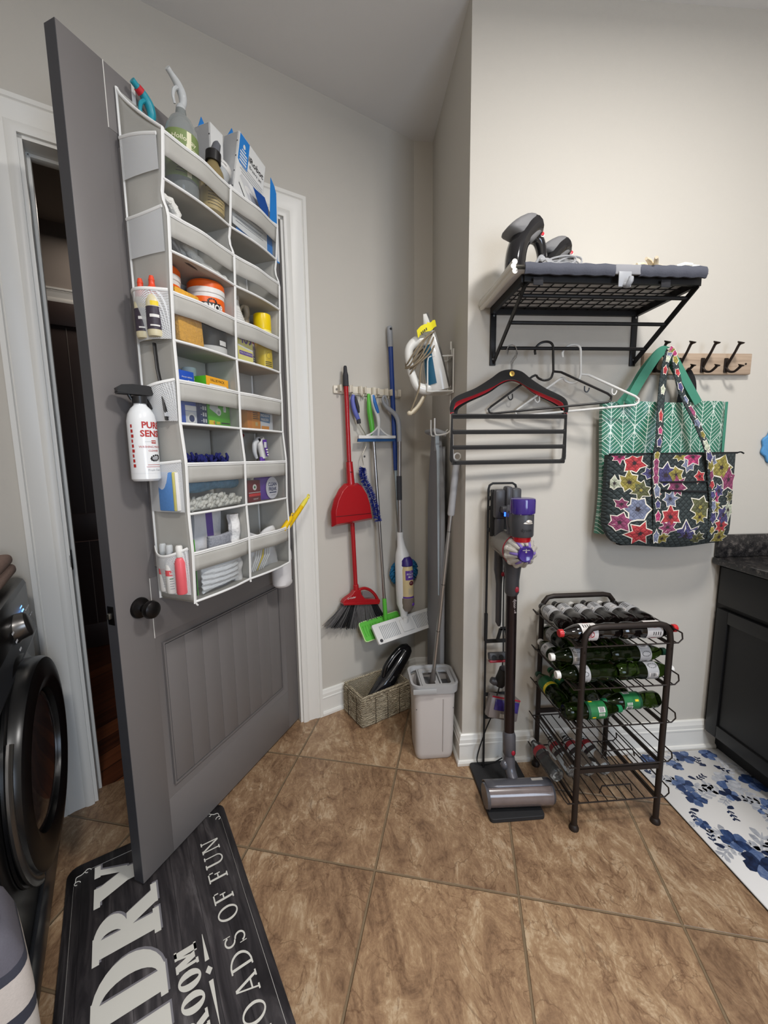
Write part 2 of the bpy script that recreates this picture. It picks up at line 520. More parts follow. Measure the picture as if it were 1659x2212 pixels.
# door wall with its opening (x along wall, y into wall)
mb = MB(LWALL)
TH = .12
mb.box(((TA - .1 + OP0) / 2, TH / 2, CEIL / 2), (OP0 - TA + .1, TH, CEIL), M_wall)
mb.box(((TE + .08 + OP1) / 2, TH / 2, CEIL / 2), (TE + .08 - OP1, TH, CEIL), M_wall)
mb.box(((OP0 + OP1) / 2, TH / 2, (OPH + CEIL) / 2), (OP1 - OP0, TH, CEIL - OPH), M_wall)
struct(mb, 'wall_left')
mb = MB(); mb.box(((E1[0] - .06 + CX + .1) / 2, ALC + .06, CEIL / 2), (CX + .1 - E1[0] + .06, .12, CEIL), M_wall); struct(mb, 'wall_alcove_back')
mb = MB()
pl2 = [(CX, ALC + .05), (CX, WY), (2.45, WY), (2.45, WY + .12), (CX + .12, WY + .12), (CX + .12, ALC + .05)]
mb.add([(x, y, 0) for x, y in pl2] + [(x, y, CEIL) for x, y in pl2], [(5, 4, 3, 2, 1, 0), (6, 7, 8, 9, 10, 11)] + [(i, (i + 1) % 6, (i + 1) % 6 + 6, i + 6) for i in range(6)], M_wall)
struct(mb, 'wall_right')
mb = MB(); mb.box((2.41, -.1, CEIL / 2), (.12, 3.8, CEIL), M_wall); struct(mb, 'wall_cabinet_side')
mb = MB()
for x0, x1, z0, z1 in ((-.4, .75, 0, CEIL), (1.75, 2.45, 0, CEIL), (.75, 1.75, 0, .9), (.75, 1.75, 2.2, CEIL)):
    mb.box(((x0 + x1) / 2, BACKY - .06, (z0 + z1) / 2), (x1 - x0, .12, z1 - z0), M_wall)
struct(mb, 'wall_behind')
mb = MB(LWALL @ T(TA, 0, 0) @ RZ(-90)); mb.box((1.75, -.06, CEIL / 2), (3.7, .12, CEIL), M_wall); struct(mb, 'wall_washer_side')
# window behind the camera (the source of the cool light)
mb = MB()
for x0, x1, z0, z1 in ((.75, .80, .9, 2.2), (1.70, 1.75, .9, 2.2), (.80, 1.70, .9, .95), (.80, 1.70, 2.15, 2.2), (.80, 1.70, 1.53, 1.57)):
    mb.box(((x0 + x1) / 2, BACKY - .05, (z0 + z1) / 2), (x1 - x0, .06, z1 - z0), M_trim, .004)
win = struct(mb, 'window_1')
mb = MB(); mb.box((1.25, BACKY - .05, 1.55), (.9, .004, 1.2), film('window_glass')); mb.build('pane', win)

# casing round the doorway: stepped profile boards with mitred corners
def casing_profile(w):
    return [(0, 0), (0, .012), (.10 * w, .016), (.22 * w, .016), (.30 * w, .011), (.62 * w, .014), (.78 * w, .021), (.82 * w, .019), (.86 * w, .024), (w, .024), (w, 0)]
def casing(mb, w, x0, x1, h):
    pr = casing_profile(w)
    n = len(pr); vs = []
    for a, d in pr:
        for x, z in ((x0 - a, 0), (x0 - a, h + a), (x1 + a, h + a), (x1 + a, 0)):
            vs.append((x, -d, z))
    fs = []
    for i in range(n - 1):
        for k in range(3):
            fs.append((i * 4 + k, i * 4 + k + 1, (i + 1) * 4 + k + 1, (i + 1) * 4 + k))
    fs.append(tuple(i * 4 for i in range(n))); fs.append(tuple((n - 1 - i) * 4 + 3 for i in range(n)))
    mb.add(vs, fs, M_trim)
mb = MB(LWALL)
casing(mb, .105, OP0 + .006, OP1 - .006, OPH - .006)
# jamb lining and door stop
for x in (OP0, OP1):
    sg = 1 if x == OP0 else -1
    mb.box((x + sg * .009, TH / 2, OPH / 2), (.018, TH + .004, OPH), M_trim)
    mb.box((x + sg * .024, .085, OPH / 2), (.012, .035, OPH), M_trim, .003)
mb.box(((OP0 + OP1) / 2, TH / 2, OPH - .009), (OP1 - OP0, TH + .004, .018), M_trim)
mb.box(((OP0 + OP1) / 2, .085, OPH - .024), (OP1 - OP0 - .03, .035, .012), M_trim, .003)
tr1 = struct(mb, 'trim_1')
M_black = mat('oil_rubbed_black', (26, 24, 24), .35, metal=.6)
mb = MB(LWALL); mb.box((OP0 + .0195, .032, 1.0), (.003, .028, .075), M_black, .001); mb.box((OP0 + .017, .003, 1.0), (.008, .010, .05), M_black, .002)
mb.build('strike_plate', tr1)

# baseboards: stepped top and a shoe moulding
def baseboard(name, Mx, x0, x1, ends=(0, 0)):
    mb = MB(Mx)
    pr = [(0, 0), (.024, 0), (.024, .012), (.020, .020), (.014, .023), (.014, .092), (.0165, .094), (.0165, .100), (.014, .103), (.014, .120), (.012, .124), (.009, .138), (.004, .142), (0, .142)]
    n = len(pr)
    vs = [(x0 - ends[0] * d, -d, z) for d, z in pr] + [(x1 + ends[1] * d, -d, z) for d, z in pr]
    fs = [(i, i + n, i + 1 + n, i + 1) for i in range(n - 1)] + [tuple(range(n)), tuple(range(2 * n - 1, n - 1, -1))]
    mb.add(vs, [f[::-1] for f in fs], M_trim)
    struct(mb, name, soft=25)
baseboard('baseboard_left', LWALL, OP1 + .100, TE - .004)
baseboard('baseboard_alcove_back', frame((0, ALC, 0), (1, 0, 0), (0, 1, 0)), E1[0] - .005, CX)
baseboard('baseboard_alcove_side', SWALL, -ALC, -WY, (0, 1))
baseboard('baseboard_right', SHELFWALL, CX, 1.69, (1, 0))
baseboard('baseboard_washer_side', LWALL @ T(TA, 0, 0) @ RZ(90), -3.2, 0.0)
baseboard('baseboard_left_of_door', LWALL, TA, OP0 - .1)

# the hall behind the doorway
HN = 1.75
mb = MB(LWALL)
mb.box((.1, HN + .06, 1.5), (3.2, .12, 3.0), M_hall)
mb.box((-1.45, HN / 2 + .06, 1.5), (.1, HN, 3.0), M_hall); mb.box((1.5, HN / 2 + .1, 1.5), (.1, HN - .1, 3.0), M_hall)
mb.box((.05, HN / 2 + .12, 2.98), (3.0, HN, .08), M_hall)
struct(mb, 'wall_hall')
M_brown = mat('dark_brown_door_paint', (74, 60, 56), .45, vary=.04)
M_bline = mat('rail_highlight_brown', (150, 118, 104), .4)  # pinkish highlight along the door's middle rail, painted in as colour
mb = MB(LWALL @ T(0, HN, 0))
mb.box((-.05, -.02, 1.21), (.92, .04, 2.42), M_brown, .002)
for x0, x1, z0, z1 in ((-.51, -.38, 0, 2.42), (.28, .41, 0, 2.42), (-.38, .28, 2.27, 2.42), (-.38, .28, .80, 1.00), (-.38, .28, 0, .18)):
    mb.box(((x0 + x1) / 2, -.048, (z0 + z1) / 2), (x1 - x0, .018, z1 - z0), M_brown, .004)
for k in range(5):
    x = -.38 + .11 * (k + 1); mb.box((x, -.0415, 1.21), (.004, .003, 2.1), M_hall)
mb.box((-.05, -.057, .80), (.66, .004, .006), M_bline)
struct(mb, 'door_2')
mb = MB(LWALL @ T(0, HN, 0)); casing(mb, .09, -.52, .42, 2.43); struct(mb, 'trim_2')
mb = MB(LWALL @ T(0, HN, 0)); mb.box((-1.0, -.008, .07), (.7, .016, .14), M_brown); struct(mb, 'baseboard_hall')

# ------------------------------------------------------------------ the open door
M_door = mat('grey_door_paint', (114, 110, 109), .42, vary=.015, vscale=4)
M_dedge = mat('dark_door_edge', (70, 70, 74), .5, vary=.02)
DW, DH, DT, ST = .945, 2.455, .042, .118
mb = MB(DOOR)
Z0 = .013
mb.box((DW / 2, .011 + (DT - .022) / 2, (Z0 + DH) / 2), (DW, DT - .022, DH - Z0), M_door)
def rail(x0, x1, z0, z1):
    for y in (.0055, DT - .0055): mb.box(((x0 + x1) / 2, y, (z0 + z1) / 2), (x1 - x0, .011, z1 - z0), M_door, .0012)
rail(0, ST, Z0, DH); rail(DW - ST, DW, Z0, DH); rail(ST, DW - ST, 2.29, DH); rail(ST, DW - ST, .80, 1.00); rail(ST, DW - ST, Z0, .215)
for z0, z1 in ((1.00, 2.29), (.215, .80)):
    x0, x1 = ST, DW - ST
    o1 = [(x0, z0), (x1, z0), (x1, z1), (x0, z1)]
    def ins(d): return [(x0 + d, z0 + d), (x1 - d, z0 + d), (x1 - d, z1 - d), (x0 + d, z1 - d)]
    # sloped moulding, then a raised plank panel with grooves
    a, b = ins(0), ins(.030)
    vs = [(x, .001, z) for x, z in a] + [(x, .010, z) for x, z in b] + [(x, .0112, z) for x, z in a]
    mb.add(vs, [(i, (i + 1) % 4, 4 + (i + 1) % 4, 4 + i) for i in range(4)], M_door)
    for d in (.031,):
        c, e = ins(d), ins(d + .005)
        mb.ring(c, e, .0015, .0112, M_door)
    px0, px1, n = x0 + .040, x1 - .040, 8
    w = (px1 - px0) / n
    for k in range(n):
        mb.box((px0 + w * (k + .5), .0078, (z0 + z1) / 2), (w - .0012, .0074, z1 - z0 - .08), M_door, .0009)
    mb.box(((px0 + px1) / 2, .0085, (z0 + z1) / 2), (px1 - px0, .006, z1 - z0 - .082), M_door)
for x, z0, z1 in ((ST, 2.29, DH), (ST, .80, 1.0)):
    mb.box((x, -.0002, (z0 + z1) / 2), (.002, .001, z1 - z0), M_trim)  # thin white strips paint the highlight along the stile groove
mb.box((-.0004, DT / 2, (Z0 + DH) / 2), (.0012, DT - .002, DH - Z0), M_dedge)
door = struct(mb, 'door_1')
def knob(side, nm='knob'):
    mb = MB(DOOR @ T(.076, 0 if side < 0 else DT, .918) @ (RX(90) if side < 0 else RX(-90)))
    mb.lathe([(0, 0), (.033, 0), (.033, .004), (.030, .009), (.020, .012), (.013, .016), (.0125, .030), (.018, .034), (.026, .040), (.0285, .049), (.026, .058), (.018, .064), (0, .066)], M_black, seg=28)
    mb.build(nm, door)
knob(-1); knob(1)
mb = MB(DOOR); mb.box((-.0015, DT / 2, .918), (.002, .026, .057), M_black, .0008); mb.box((-.006, DT / 2 + .001, .918), (.011, .012, .018), mat('latch_steel', (120, 118, 112), .3, .9), .003)
mb.build('latch_plate', door)
for z in (2.215, 1.552, .89, .23):
    mb = MB(DOOR @ T(DW + .006, -.006, z))
    mb.tube([(0, 0, -.05), (0, 0, .05)], .0068, M_black, 10)
    for k in (-.051, .051): mb.blob((0, 0, k), (.006, .006, .006), M_black, seg=10, rings=6)
    mb.box((-.020, .008, 0), (.036, .003, .09), M_black, .001)
    for q in range(4): mb.tube([(0, 0, -.03 + .02 * q - .0006), (0, 0, -.03 + .02 * q + .0006)], .0073, M_dedge, 10)
    mb.build('hinge', door)

# ================================================================== CABINET, COUNTER, MATS
M_cab = mat('black_cabinet_paint', (11, 11, 12), .42, vary=.05)
def granite():
    k = NT('black_granite')
    v = k.n('ShaderNodeTexVoronoi'); v.inputs['Scale'].default_value = 160; k.l(k.coord(), v.inputs['Vector'])
    c = k.ramp(k.noise(k.coord(), 45, 6, .7), [(.38, (20, 20, 22)), (.55, (44, 42, 42)), (.66, (92, 86, 82)), (.75, (30, 30, 32))])
    d = k.math('LESS_THAN', v.outputs['Distance'], .16)
    k.l(k.mix(k.math('MULTIPLY', d, .5), c, lin((120, 116, 112))), k.b.inputs['Base Color']); k.b.inputs['Roughness'].default_value = .18
    return k.m
M_gran = granite()
cab = thing('base_cabinet', 'black shaker base cabinet standing against the shelf wall beside the floral mat', 'cabinet', T(1.6, WY, 0))
L = 1.15                                             # runs towards the room from the wall
mb = MB(); mb.box((.33, -L / 2 - .002, .49), (.62, L, .80), M_cab); mb.build('body', cab)
mb = MB(); mb.box((.34, -L / 2 - .002, .045), (.54, L, .088), mat('toe_kick_black', (16, 16, 17), .7)); mb.build('toe_kick', cab)
def shaker(nm, y0, y1, z0, z1):
    mb = MB(); m = .055
    mb.box((.012, (y0 + y1) / 2, (z0 + z1) / 2), (.012, y1 - y0, z1 - z0), M_cab)
    for a, b, c, d in ((y0, y0 + m, z0, z1), (y1 - m, y1, z0, z1), (y0 + m, y1 - m, z0, z0 + m), (y0 + m, y1 - m, z1 - m, z1)):
        mb.box((.003, (a + b) / 2, (c + d) / 2), (.012, b - a, d - c), M_cab, .002)
    mb.build(nm, cab)
for y1, y0 in ((-.03, -.56), (-.575, -1.1)):
    shaker('door', y0, y1, .11, .695)
    mb = MB(); mb.box((.006, (y0 + y1) / 2, .80), (.016, y1 - y0, .165), M_cab, .003); mb.build('drawer', cab)
mb = MB(T(1.6, WY, 0)); mb.box((.33, -.588, .905), (.71, 1.17, .032), M_gran, .008)
tag(mb.build('countertop'), 'polished black granite countertop on the black cabinet', 'countertop')
mb = MB(T(1.6, WY, 0)); mb.box((.335, -.012, .9705), (.70, .02, .098), M_gran, .003)
tag(mb.build('backsplash'), 'low black granite backsplash strip along the wall behind the countertop', 'backsplash')

def flower_shape(cx, cz, r, n, rot, ratio=.55, jag=.0):
    out = []
    for k in range(n * 4):
        a = rot + 2 * PI * k / (n * 4); ph = (k % 4)
        q = (ratio, .86, 1.0, .86)[ph] * r * (1 + random.uniform(-jag, jag)); out.append((cx + q * math.cos(a), cz + q * math.sin(a)))
    return out
def star_shape(cx, cz, r, n, rot, inner=.55, jag=.1):
    return [(cx + r * (1 if k % 2 == 0 else inner) * (1 + random.uniform(-jag, jag)) * math.cos(rot + PI * k / n),
             cz + r * (1 if k % 2 == 0 else inner) * (1 + random.uniform(-jag, jag)) * math.sin(rot + PI * k / n)) for k in range(n * 2)]
# floral mat: printed flowers are part of its top
def fan_add(mb, c, pts, z, m):
    """flat star-shaped patch on the floor plane, fanned from its centre"""
    n = len(pts)
    mb.add([(c[0], c[1], z)] + [(x, y, z) for x, y in pts], [(0, i + 1, (i + 1) % n + 1) for i in range(n)], m)
def water(nm, a, b, c):
    k = NT(nm)
    k.l(k.ramp(k.noise(k.coord(), 38, 5, .65, .6), [(.32, a), (.5, b), (.68, c)]), k.b.inputs['Base Color']); k.b.inputs['Roughness'].default_value = .5
    return k.m
M_fb = [water('navy_wash', (24, 36, 66), (34, 54, 94), (62, 86, 130)), water('blue_wash', (50, 70, 110), (78, 98, 138), (118, 134, 164)), water('grey_wash', (136, 138, 146), (166, 168, 174), (196, 196, 198)), water('dark_navy_wash', (14, 22, 42), (24, 36, 66), (36, 54, 88))]
M_fw = mat('off_white_mat_vinyl', (226, 224, 222), .5, vary=.01)
FX0, FX1, FY0, FY1 = 1.222, 1.680, -.1, 1.640
mb = MB(); rr = round_rect(FX0, FY0, FX1, FY1, .012, 3)
n = len(rr)
mb.add([(x, y, .001) for x, y in rr] + [(x, y, .008) for x, y in rr], [tuple(range(n - 1, -1, -1)), tuple(range(n, 2 * n))] + [(i, (i + 1) % n, (i + 1) % n + n, i + n) for i in range(n)], M_fw)
mb.add([(x, y, .0005) for x, y in rr] + [(x + (.0022 if x > 1.4 else -.0022), y, .0056) for x, y in rr], [(i, (i + 1) % n, (i + 1) % n + n, i + n) for i in range(n)], mat('mat_black_edge', (24, 24, 28), .6))
def petal(x, y, r, a, w, m, z):
    pts = []
    for k in range(14):
        t = 2 * PI * k / 14
        px = r * .5 * (1 + math.cos(t)) * (1 + .06 * math.sin(5 * t)); py = w * math.sin(t) * (1 + .35 * math.cos(t)) * (1 + .05 * math.sin(4 * t))
        pts.append((x + px * math.cos(a) - py * math.sin(a), y + px * math.sin(a) + py * math.cos(a)))
    c = (min(max(x + .5 * r * math.cos(a), FX0 + .002), FX1 - .002), min(max(y + .5 * r * math.sin(a), FY0), FY1 - .002))
    pts = [(min(max(q[0], FX0 + .002), FX1 - .002), min(max(q[1], FY0), FY1 - .002)) for q in pts]
    fan_add(mb, c, pts, z, m)
def bloom(x, y, r, n, m, rot):
    for k in range(n): petal(x, y, r * random.uniform(.85, 1.1), rot + 2 * PI * k / n + random.uniform(-.15, .15), r * .36, m if k % 3 else M_fb[1 if m is not M_fb[1] else 0], .00825 + .00004 * k)
    fan_add(mb, (x, y), flower_shape(x, y, r * .16, 5, rot), .0087, M_fb[3])
def sprig(x, y, r, a, n, m):
    for k in range(n):
        d = r * (k + .6) / n
        for sg in (-1, 1): petal(x + d * math.cos(a), y + d * math.sin(a), r * .34, a + sg * .75, r * .075, m, .00815)
    petal(x, y, r * 1.15, a, r * .03, m, .00812)
FLW = [(1.30, 1.600, .052, 0, .3), (1.475, 1.602, .062, 0, .9), (1.395, 1.56, .045, 1, .2), (1.59, 1.612, .050, 1, .5), (1.345, 1.455, .062, 1, .1), (1.335, 1.385, .058, 0, .7), (1.535, 1.455, .070, 2, .5), (1.49, 1.39, .050, 3, .1), (1.64, 1.44, .072, 0, .2),
       (1.60, 1.33, .048, 1, .8), (1.545, 1.315, .040, 2, .3), (1.325, 1.20, .068, 0, .4), (1.335, 1.115, .078, 3, 1.0), (1.27, 1.275, .035, 1, .3), (1.50, 1.20, .052, 2, .3), (1.47, 1.02, .075, 0, .5), (1.40, .92, .065, 1, .2), (1.27, .98, .045, 2, .9), (1.60, .86, .08, 0, .2), (1.35, .72, .07, 3, .1), (1.55, .62, .07, 1, .6)]
for i, (x, y, r, c, rot) in enumerate(FLW):
    for q in range(2): sprig(x, y, r * random.uniform(1.3, 1.8), random.uniform(0, 2 * PI), 4, M_fb[2])
for i, (x, y, r, c, rot) in enumerate(FLW): bloom(x, y, r * .74, 5 if i % 3 else 6, M_fb[c], rot)
for x, y in ((1.42, 1.475), (1.56, 1.545), (1.275, 1.34), (1.30, 1.10), (1.245, 1.20), (1.42, 1.33), (1.40, 1.135), (1.36, 1.02), (1.50, 1.55), (1.255, 1.52), (1.53, 1.09)):
    sprig(x, y, .05, random.uniform(0, 6), 3, M_fb[3]); petal(x, y, .03, random.uniform(0, 6), .008, M_fb[3], .0083)
tag(mb.build('floor_mat', soft=180), 'white floor mat printed with blue and grey watercolour flowers in front of the black cabinet', 'mat')

# laundry mat: lettering runs away from the camera (x along reading direction, y = up of the letters)
def slab_letter(ch, st, th, sf):
    """polygons of a slab serif capital: height 1, st = stem width, th = thin stroke, sf = serif length"""
    P = []
    def rect(x0, z0, x1, z1): P.append([(x0, z0), (x1, z0), (x1, z1), (x0, z1)])
    def stem(x, w=None, b=True, t=True, s=None):
        w = w or st; s = sf if s is None else s
        rect(x, 0, x + w, 1)
        if b: rect(x - s, 0, x + w + s, th)
        if t: rect(x - s, 1 - th, x + w + s, 1)
    def arc(cx, cz, ax, az, a0, a1, wx, wz, n=14):
        for k in range(n):
            a, b = R(a0 + (a1 - a0) * k / n), R(a0 + (a1 - a0) * (k + 1) / n)
            P.append([(cx + ax * math.cos(a), cz + az * math.sin(a)), (cx + ax * math.cos(b), cz + az * math.sin(b)),
                      (cx + (ax - wx) * math.cos(b), cz + (az - wz) * math.sin(b)), (cx + (ax - wx) * math.cos(a), cz + (az - wz) * math.sin(a))])
    def bar(x0, z0, x1, z1, w):
        P.append([(x0, z0), (x0 + w, z0), (x1 + w, z1), (x1, z1)] if z1 > z0 else [(x1, z1), (x1 + w, z1), (x0 + w, z0), (x0, z0)])
    W = .8
    if ch == 'L': stem(sf); rect(sf + st, 0, .68, th); rect(.68 - th, 0, .68, .34); W = .70
    elif ch == 'A':
        bar(.06, 0, .36, 1, th); bar(.80 - st, 0, .36, 1, st); rect(.2, .28, .62, .28 + th); rect(-.02, 0, .22, th); rect(.80 - st - sf, 0, .86, th); W = .86
    elif ch == 'U':
        rect(sf, .3, sf + st, 1); rect(0, 1 - th, 2 * sf + st, 1); rect(.78 - th, .3, .78, 1); rect(.78 - th - sf, 1 - th, .78 + sf, 1)
        arc((sf + .78) / 2, .3, (.78 - sf) / 2, .3, 180, 270, st, th); arc((sf + .78) / 2, .3, (.78 - sf) / 2, .3, 270, 360, th, th); W = .84
    elif ch == 'N':
        stem(sf, th * 1.2); rect(.80 - th * 1.2, 0, .80, 1); rect(.80 - th * 1.2 - sf, 1 - th, .80 + sf, 1); bar(.80 - st, 0, sf - .02, 1, st); W = .86
    elif ch == 'D':
        stem(sf); arc(sf + st * .8, .5, .86 - sf - st * .8, .5, -90, 90, st, th); W = .88
    elif ch == 'R':
        stem(sf); arc(sf + st * .8, .735, .72 - sf - st * .8, .265, -90, 90, st * .95, th); bar(.86 - st, 0, sf + st * .85, .50, st * .95); rect(.84 - st, 0, .92, th); W = .90
    elif ch == 'Y':
        rect(.43 - st / 2, 0, .43 + st / 2, .5); rect(.43 - st / 2 - sf, 0, .43 + st / 2 + sf, th); bar(.43 - st / 2, .45, .06, 1, st); bar(.43 + st / 2 - th, .45, .78 - th, 1, th * 1.3); rect(0, 1 - th, .1 + st, 1); rect(.62, 1 - th, .88, 1); W = .88
    elif ch == 'O':
        arc(.43, .5, .43, .5, 0, 360, st, th, 28); W = .86
    elif ch == 'M':
        stem(sf, th * 1.3, t=True); rect(.96 - st, 0, .96, 1); rect(.96 - st - sf, 0, .96 + sf, th); rect(.9 - st, 1 - th, .96 + sf, 1); bar(.48 - st / 2, .12, sf - .01, 1, st); bar(.48 - th / 2, .12, .93 - st, 1, th); W = 1.02
    elif ch == 'F':
        stem(sf); rect(sf + st, 1 - th, .66, 1); rect(.66 - th, .72, .66, 1); rect(sf + st, .47, .5, .47 + th); rect(.5 - th, .37, .5, .66); W = .68
    elif ch == 'S':
        arc(.32, .74, .30, .26, 20, 270, st * .8, th); arc(.32, .26, .30, .26, -160, 90, st * .8, th); rect(.58, .68, .62, 1); rect(.0, 0, .04, .32); W = .66
    return P, W
M_ink = mat('mat_cream_lettering', (214, 212, 204), .6, vary=.02)
M_shad = mat('mat_grey_letter_edge', (128, 126, 132), .6)
def letters(mb, s, n_far, t_base, h, st, th, sf, track, z, m, far_to_near=True, wx=1.0):
    """write s so that its last letter ends at n_far; letters stand with their tops towards -t"""
    x = n_far
    for ch in reversed(s):
        if ch == ' ': x -= h * .42; continue
        polys, W = slab_letter(ch, st, th, sf); x -= W * h * wx
        for q, p in enumerate(polys):
            lv = q if q < 3 else (3 if q < len(polys) - 2 else 4 + len(polys) - 1 - q)
            mb.add([(t_base - b * h, x + a * h * wx, z + .00012 * lv) for a, b in p], [tuple(range(len(p)))], m)
        x -= track * h
    return x
def mat_print():
    k = NT('charcoal_wood_print')
    mp = k.n('ShaderNodeMapping'); mp.inputs['Scale'].default_value = (13, 1.6, 1); k.l(k.coord(), mp.inputs[0])
    c = k.ramp(k.noise(mp.outputs[0], 2.2, 7, .62, .8), [(.34, (34, 31, 34)), (.46, (50, 47, 50)), (.56, (70, 66, 68)), (.66, (96, 92, 94)), (.72, (60, 56, 60))])
    v = k.xyz(k.coord()); ln = k.math('LESS_THAN', k.math('PINGPONG', k.math('DIVIDE', v[0], .062), .5), .018)
    k.l(k.mix(k.math('MULTIPLY', ln, .7), c, lin((28, 26, 30))), k.b.inputs['Base Color']); k.b.inputs['Roughness'].default_value = .55
    return k.m
MT0, MT1, MN0, MN1 = -.228, .268, .12, 1.614
lm = MB()
rr = round_rect(MT0, MN0, MT1, MN1, .035, 5); n = len(rr)
M_mp = mat_print()
lm.add([(x, y, .001) for x, y in rr] + [(x, y, .006) for x, y in rr], [tuple(range(n - 1, -1, -1)), tuple(range(n, 2 * n))] + [(i, (i + 1) % n, (i + 1) % n + n, i + n) for i in range(n)], M_mp)
letters(lm, 'LAUNDRY', 1.578, .021, .168, .30, .10, .07, .075, .0062, M_shad, wx=1.08)
letters(lm, 'LAUNDRY', 1.572, .016, .168, .30, .10, .07, .075, .0074, M_ink, wx=1.08)
letters(lm, 'ROOM', 1.150, .094, .056, .30, .11, .06, .10, .0064, M_ink, wx=1.02)
letters(lm, 'LOADS OF FUN', 1.462, .218, .057, .13, .07, .09, .30, .0064, M_ink, wx=.98)
for a, b, w0, w1 in ((1.158, 1.082, .0006, .0055), (.925, 1.030, .0006, .0055)):
    lm.add([(.113 - w0, a, .0064), (.113 + w0, a, .0064), (.113 + w1, b, .0064), (.113 - w1, b, .0064)], [(0, 1, 2, 3), ], M_ink)
lm.add([(.113, 1.044, .0064), (.122, 1.056, .0064), (.113, 1.068, .0064), (.104, 1.056, .0064)], [(0, 1, 2, 3)], M_ink)
M_line = mat('mat_thin_border', (196, 194, 190), .6)
B0, B1, BN = MT0 + .020, MT1 - .020, MN1 - .042
for a, b in (((B0, MN0 + .05), (B0, BN - .035)), ((B1, MN0 + .05), (B1, BN - .035)), ((B0 + .045, BN + .006), (B1 - .045, BN + .006))):
    lm.tube([(a[0], a[1], .0062), (b[0], b[1], .0062)], .0008, M_line, 4)
for tx, sg in ((B0, 1), (B1, -1)):                    # little corner scrolls
    for dx, dn, r0 in ((.008, -.030, .010), (.036, .002, .010)):
        pts = [(tx + sg * (dx + r0 * math.cos(a) * (1 - a / 9)), BN + dn + r0 * math.sin(a) * (1 - a / 9), .0063) for a in [k * .45 for k in range(12)]]
        lm.tube(pts, .0013, M_ink, 5)
    lm.tube(catmull([(tx + sg * .004, BN - .022, .0063), (tx + sg * .006, BN - .005, .0063), (tx + sg * .020, BN - .002, .0063), (tx + sg * .030, BN + .006, .0063)], 5), .0013, M_ink, 5)
lmo = lm.build('laundry_mat', soft=180)
lmo.matrix_world = frame((0, 0, 0), LD, LN)
tag(lmo, 'charcoal laundry room mat with cream lettering lying under the open grey door', 'mat')

# ================================================================== WALL SHELF AND WHAT HANGS ON IT
M_bm = mat('black_powder_coat', (24, 23, 24), .5, metal=.2)
sh = thing('wall_shelf', 'black metal wire wall shelf with hanging rods on the shelf wall', 'shelf', rw(0, 0, 0))
SX0, SX1, SD, SZ = .556, 1.150, .310, 1.932
def barp(mb, a, b, w, h, m, up=(0, 0, 1)):
    """square bar between two points"""
    a, b = Vector(a), Vector(b); d = (b - a); u = Vector(up); w_ = d.normalized().cross(u).normalized(); u = w_.cross(d.normalized())
    vs = []
    for p in (a, b):
        for i, j in ((-1, -1), (1, -1), (1, 1), (-1, 1)): vs.append(p + w_ * (i * w / 2) + u * (j * h / 2))
    mb.add(vs, [(3, 2, 1, 0), (4, 5, 6, 7)] + [(i, (i + 1) % 4, (i + 1) % 4 + 4, i + 4) for i in range(4)], m)
mb = MB()
barp(mb, (SX0, -SD, SZ), (SX1, -SD, SZ), .014, .024, M_bm); barp(mb, (SX0, -.010, SZ), (SX1, -.010, SZ), .014, .024, M_bm)
barp(mb, (SX0, -SD, SZ), (SX0, -.01, SZ), .014, .024, M_bm); barp(mb, (SX1, -SD, SZ), (SX1, -.01, SZ), .014, .024, M_bm)
mb.build('shelf_frame', sh)
mb = MB()
for k in range(1, 8): y = -.01 - (SD - .01) * k / 8; mb.tube([(SX0, y, SZ + .004), (SX1, y, SZ + .004)], .0022, M_bm, 6)
for k in range(1, 14): x = SX0 + (SX1 - SX0) * k / 14; mb.tube([(x, -.01, SZ + .008), (x, -SD, SZ + .008)], .0022, M_bm, 6)
mb.build('wire_grid', sh)
for x in (SX0 + .008, SX1 - .004):
    mb = MB()
    mb.box((x, -.004, 1.832), (.024, .006, .205), M_bm, .001)
    barp(mb, (x + .004, -.008, 1.742), (x + .004, -SD + .006, SZ - .008), .005, .020, M_bm, (0, -.5, 1))
    for z in (1.752, 1.915): mb.tube([(x, -.012, z), (x, -.006, z)], .004, mat('screw_steel', (150, 150, 150), .3, .9), 8)
    mb.build('bracket', sh)
for y, z in ((-.262, 1.898), (-.170, 1.841), (-.072, 1.779)):
    mb = MB(); mb.tube([(SX0 + .008, y, z), (SX1, y, z)], .0065, M_bm, 10); mb.build('hanging_rod', sh)
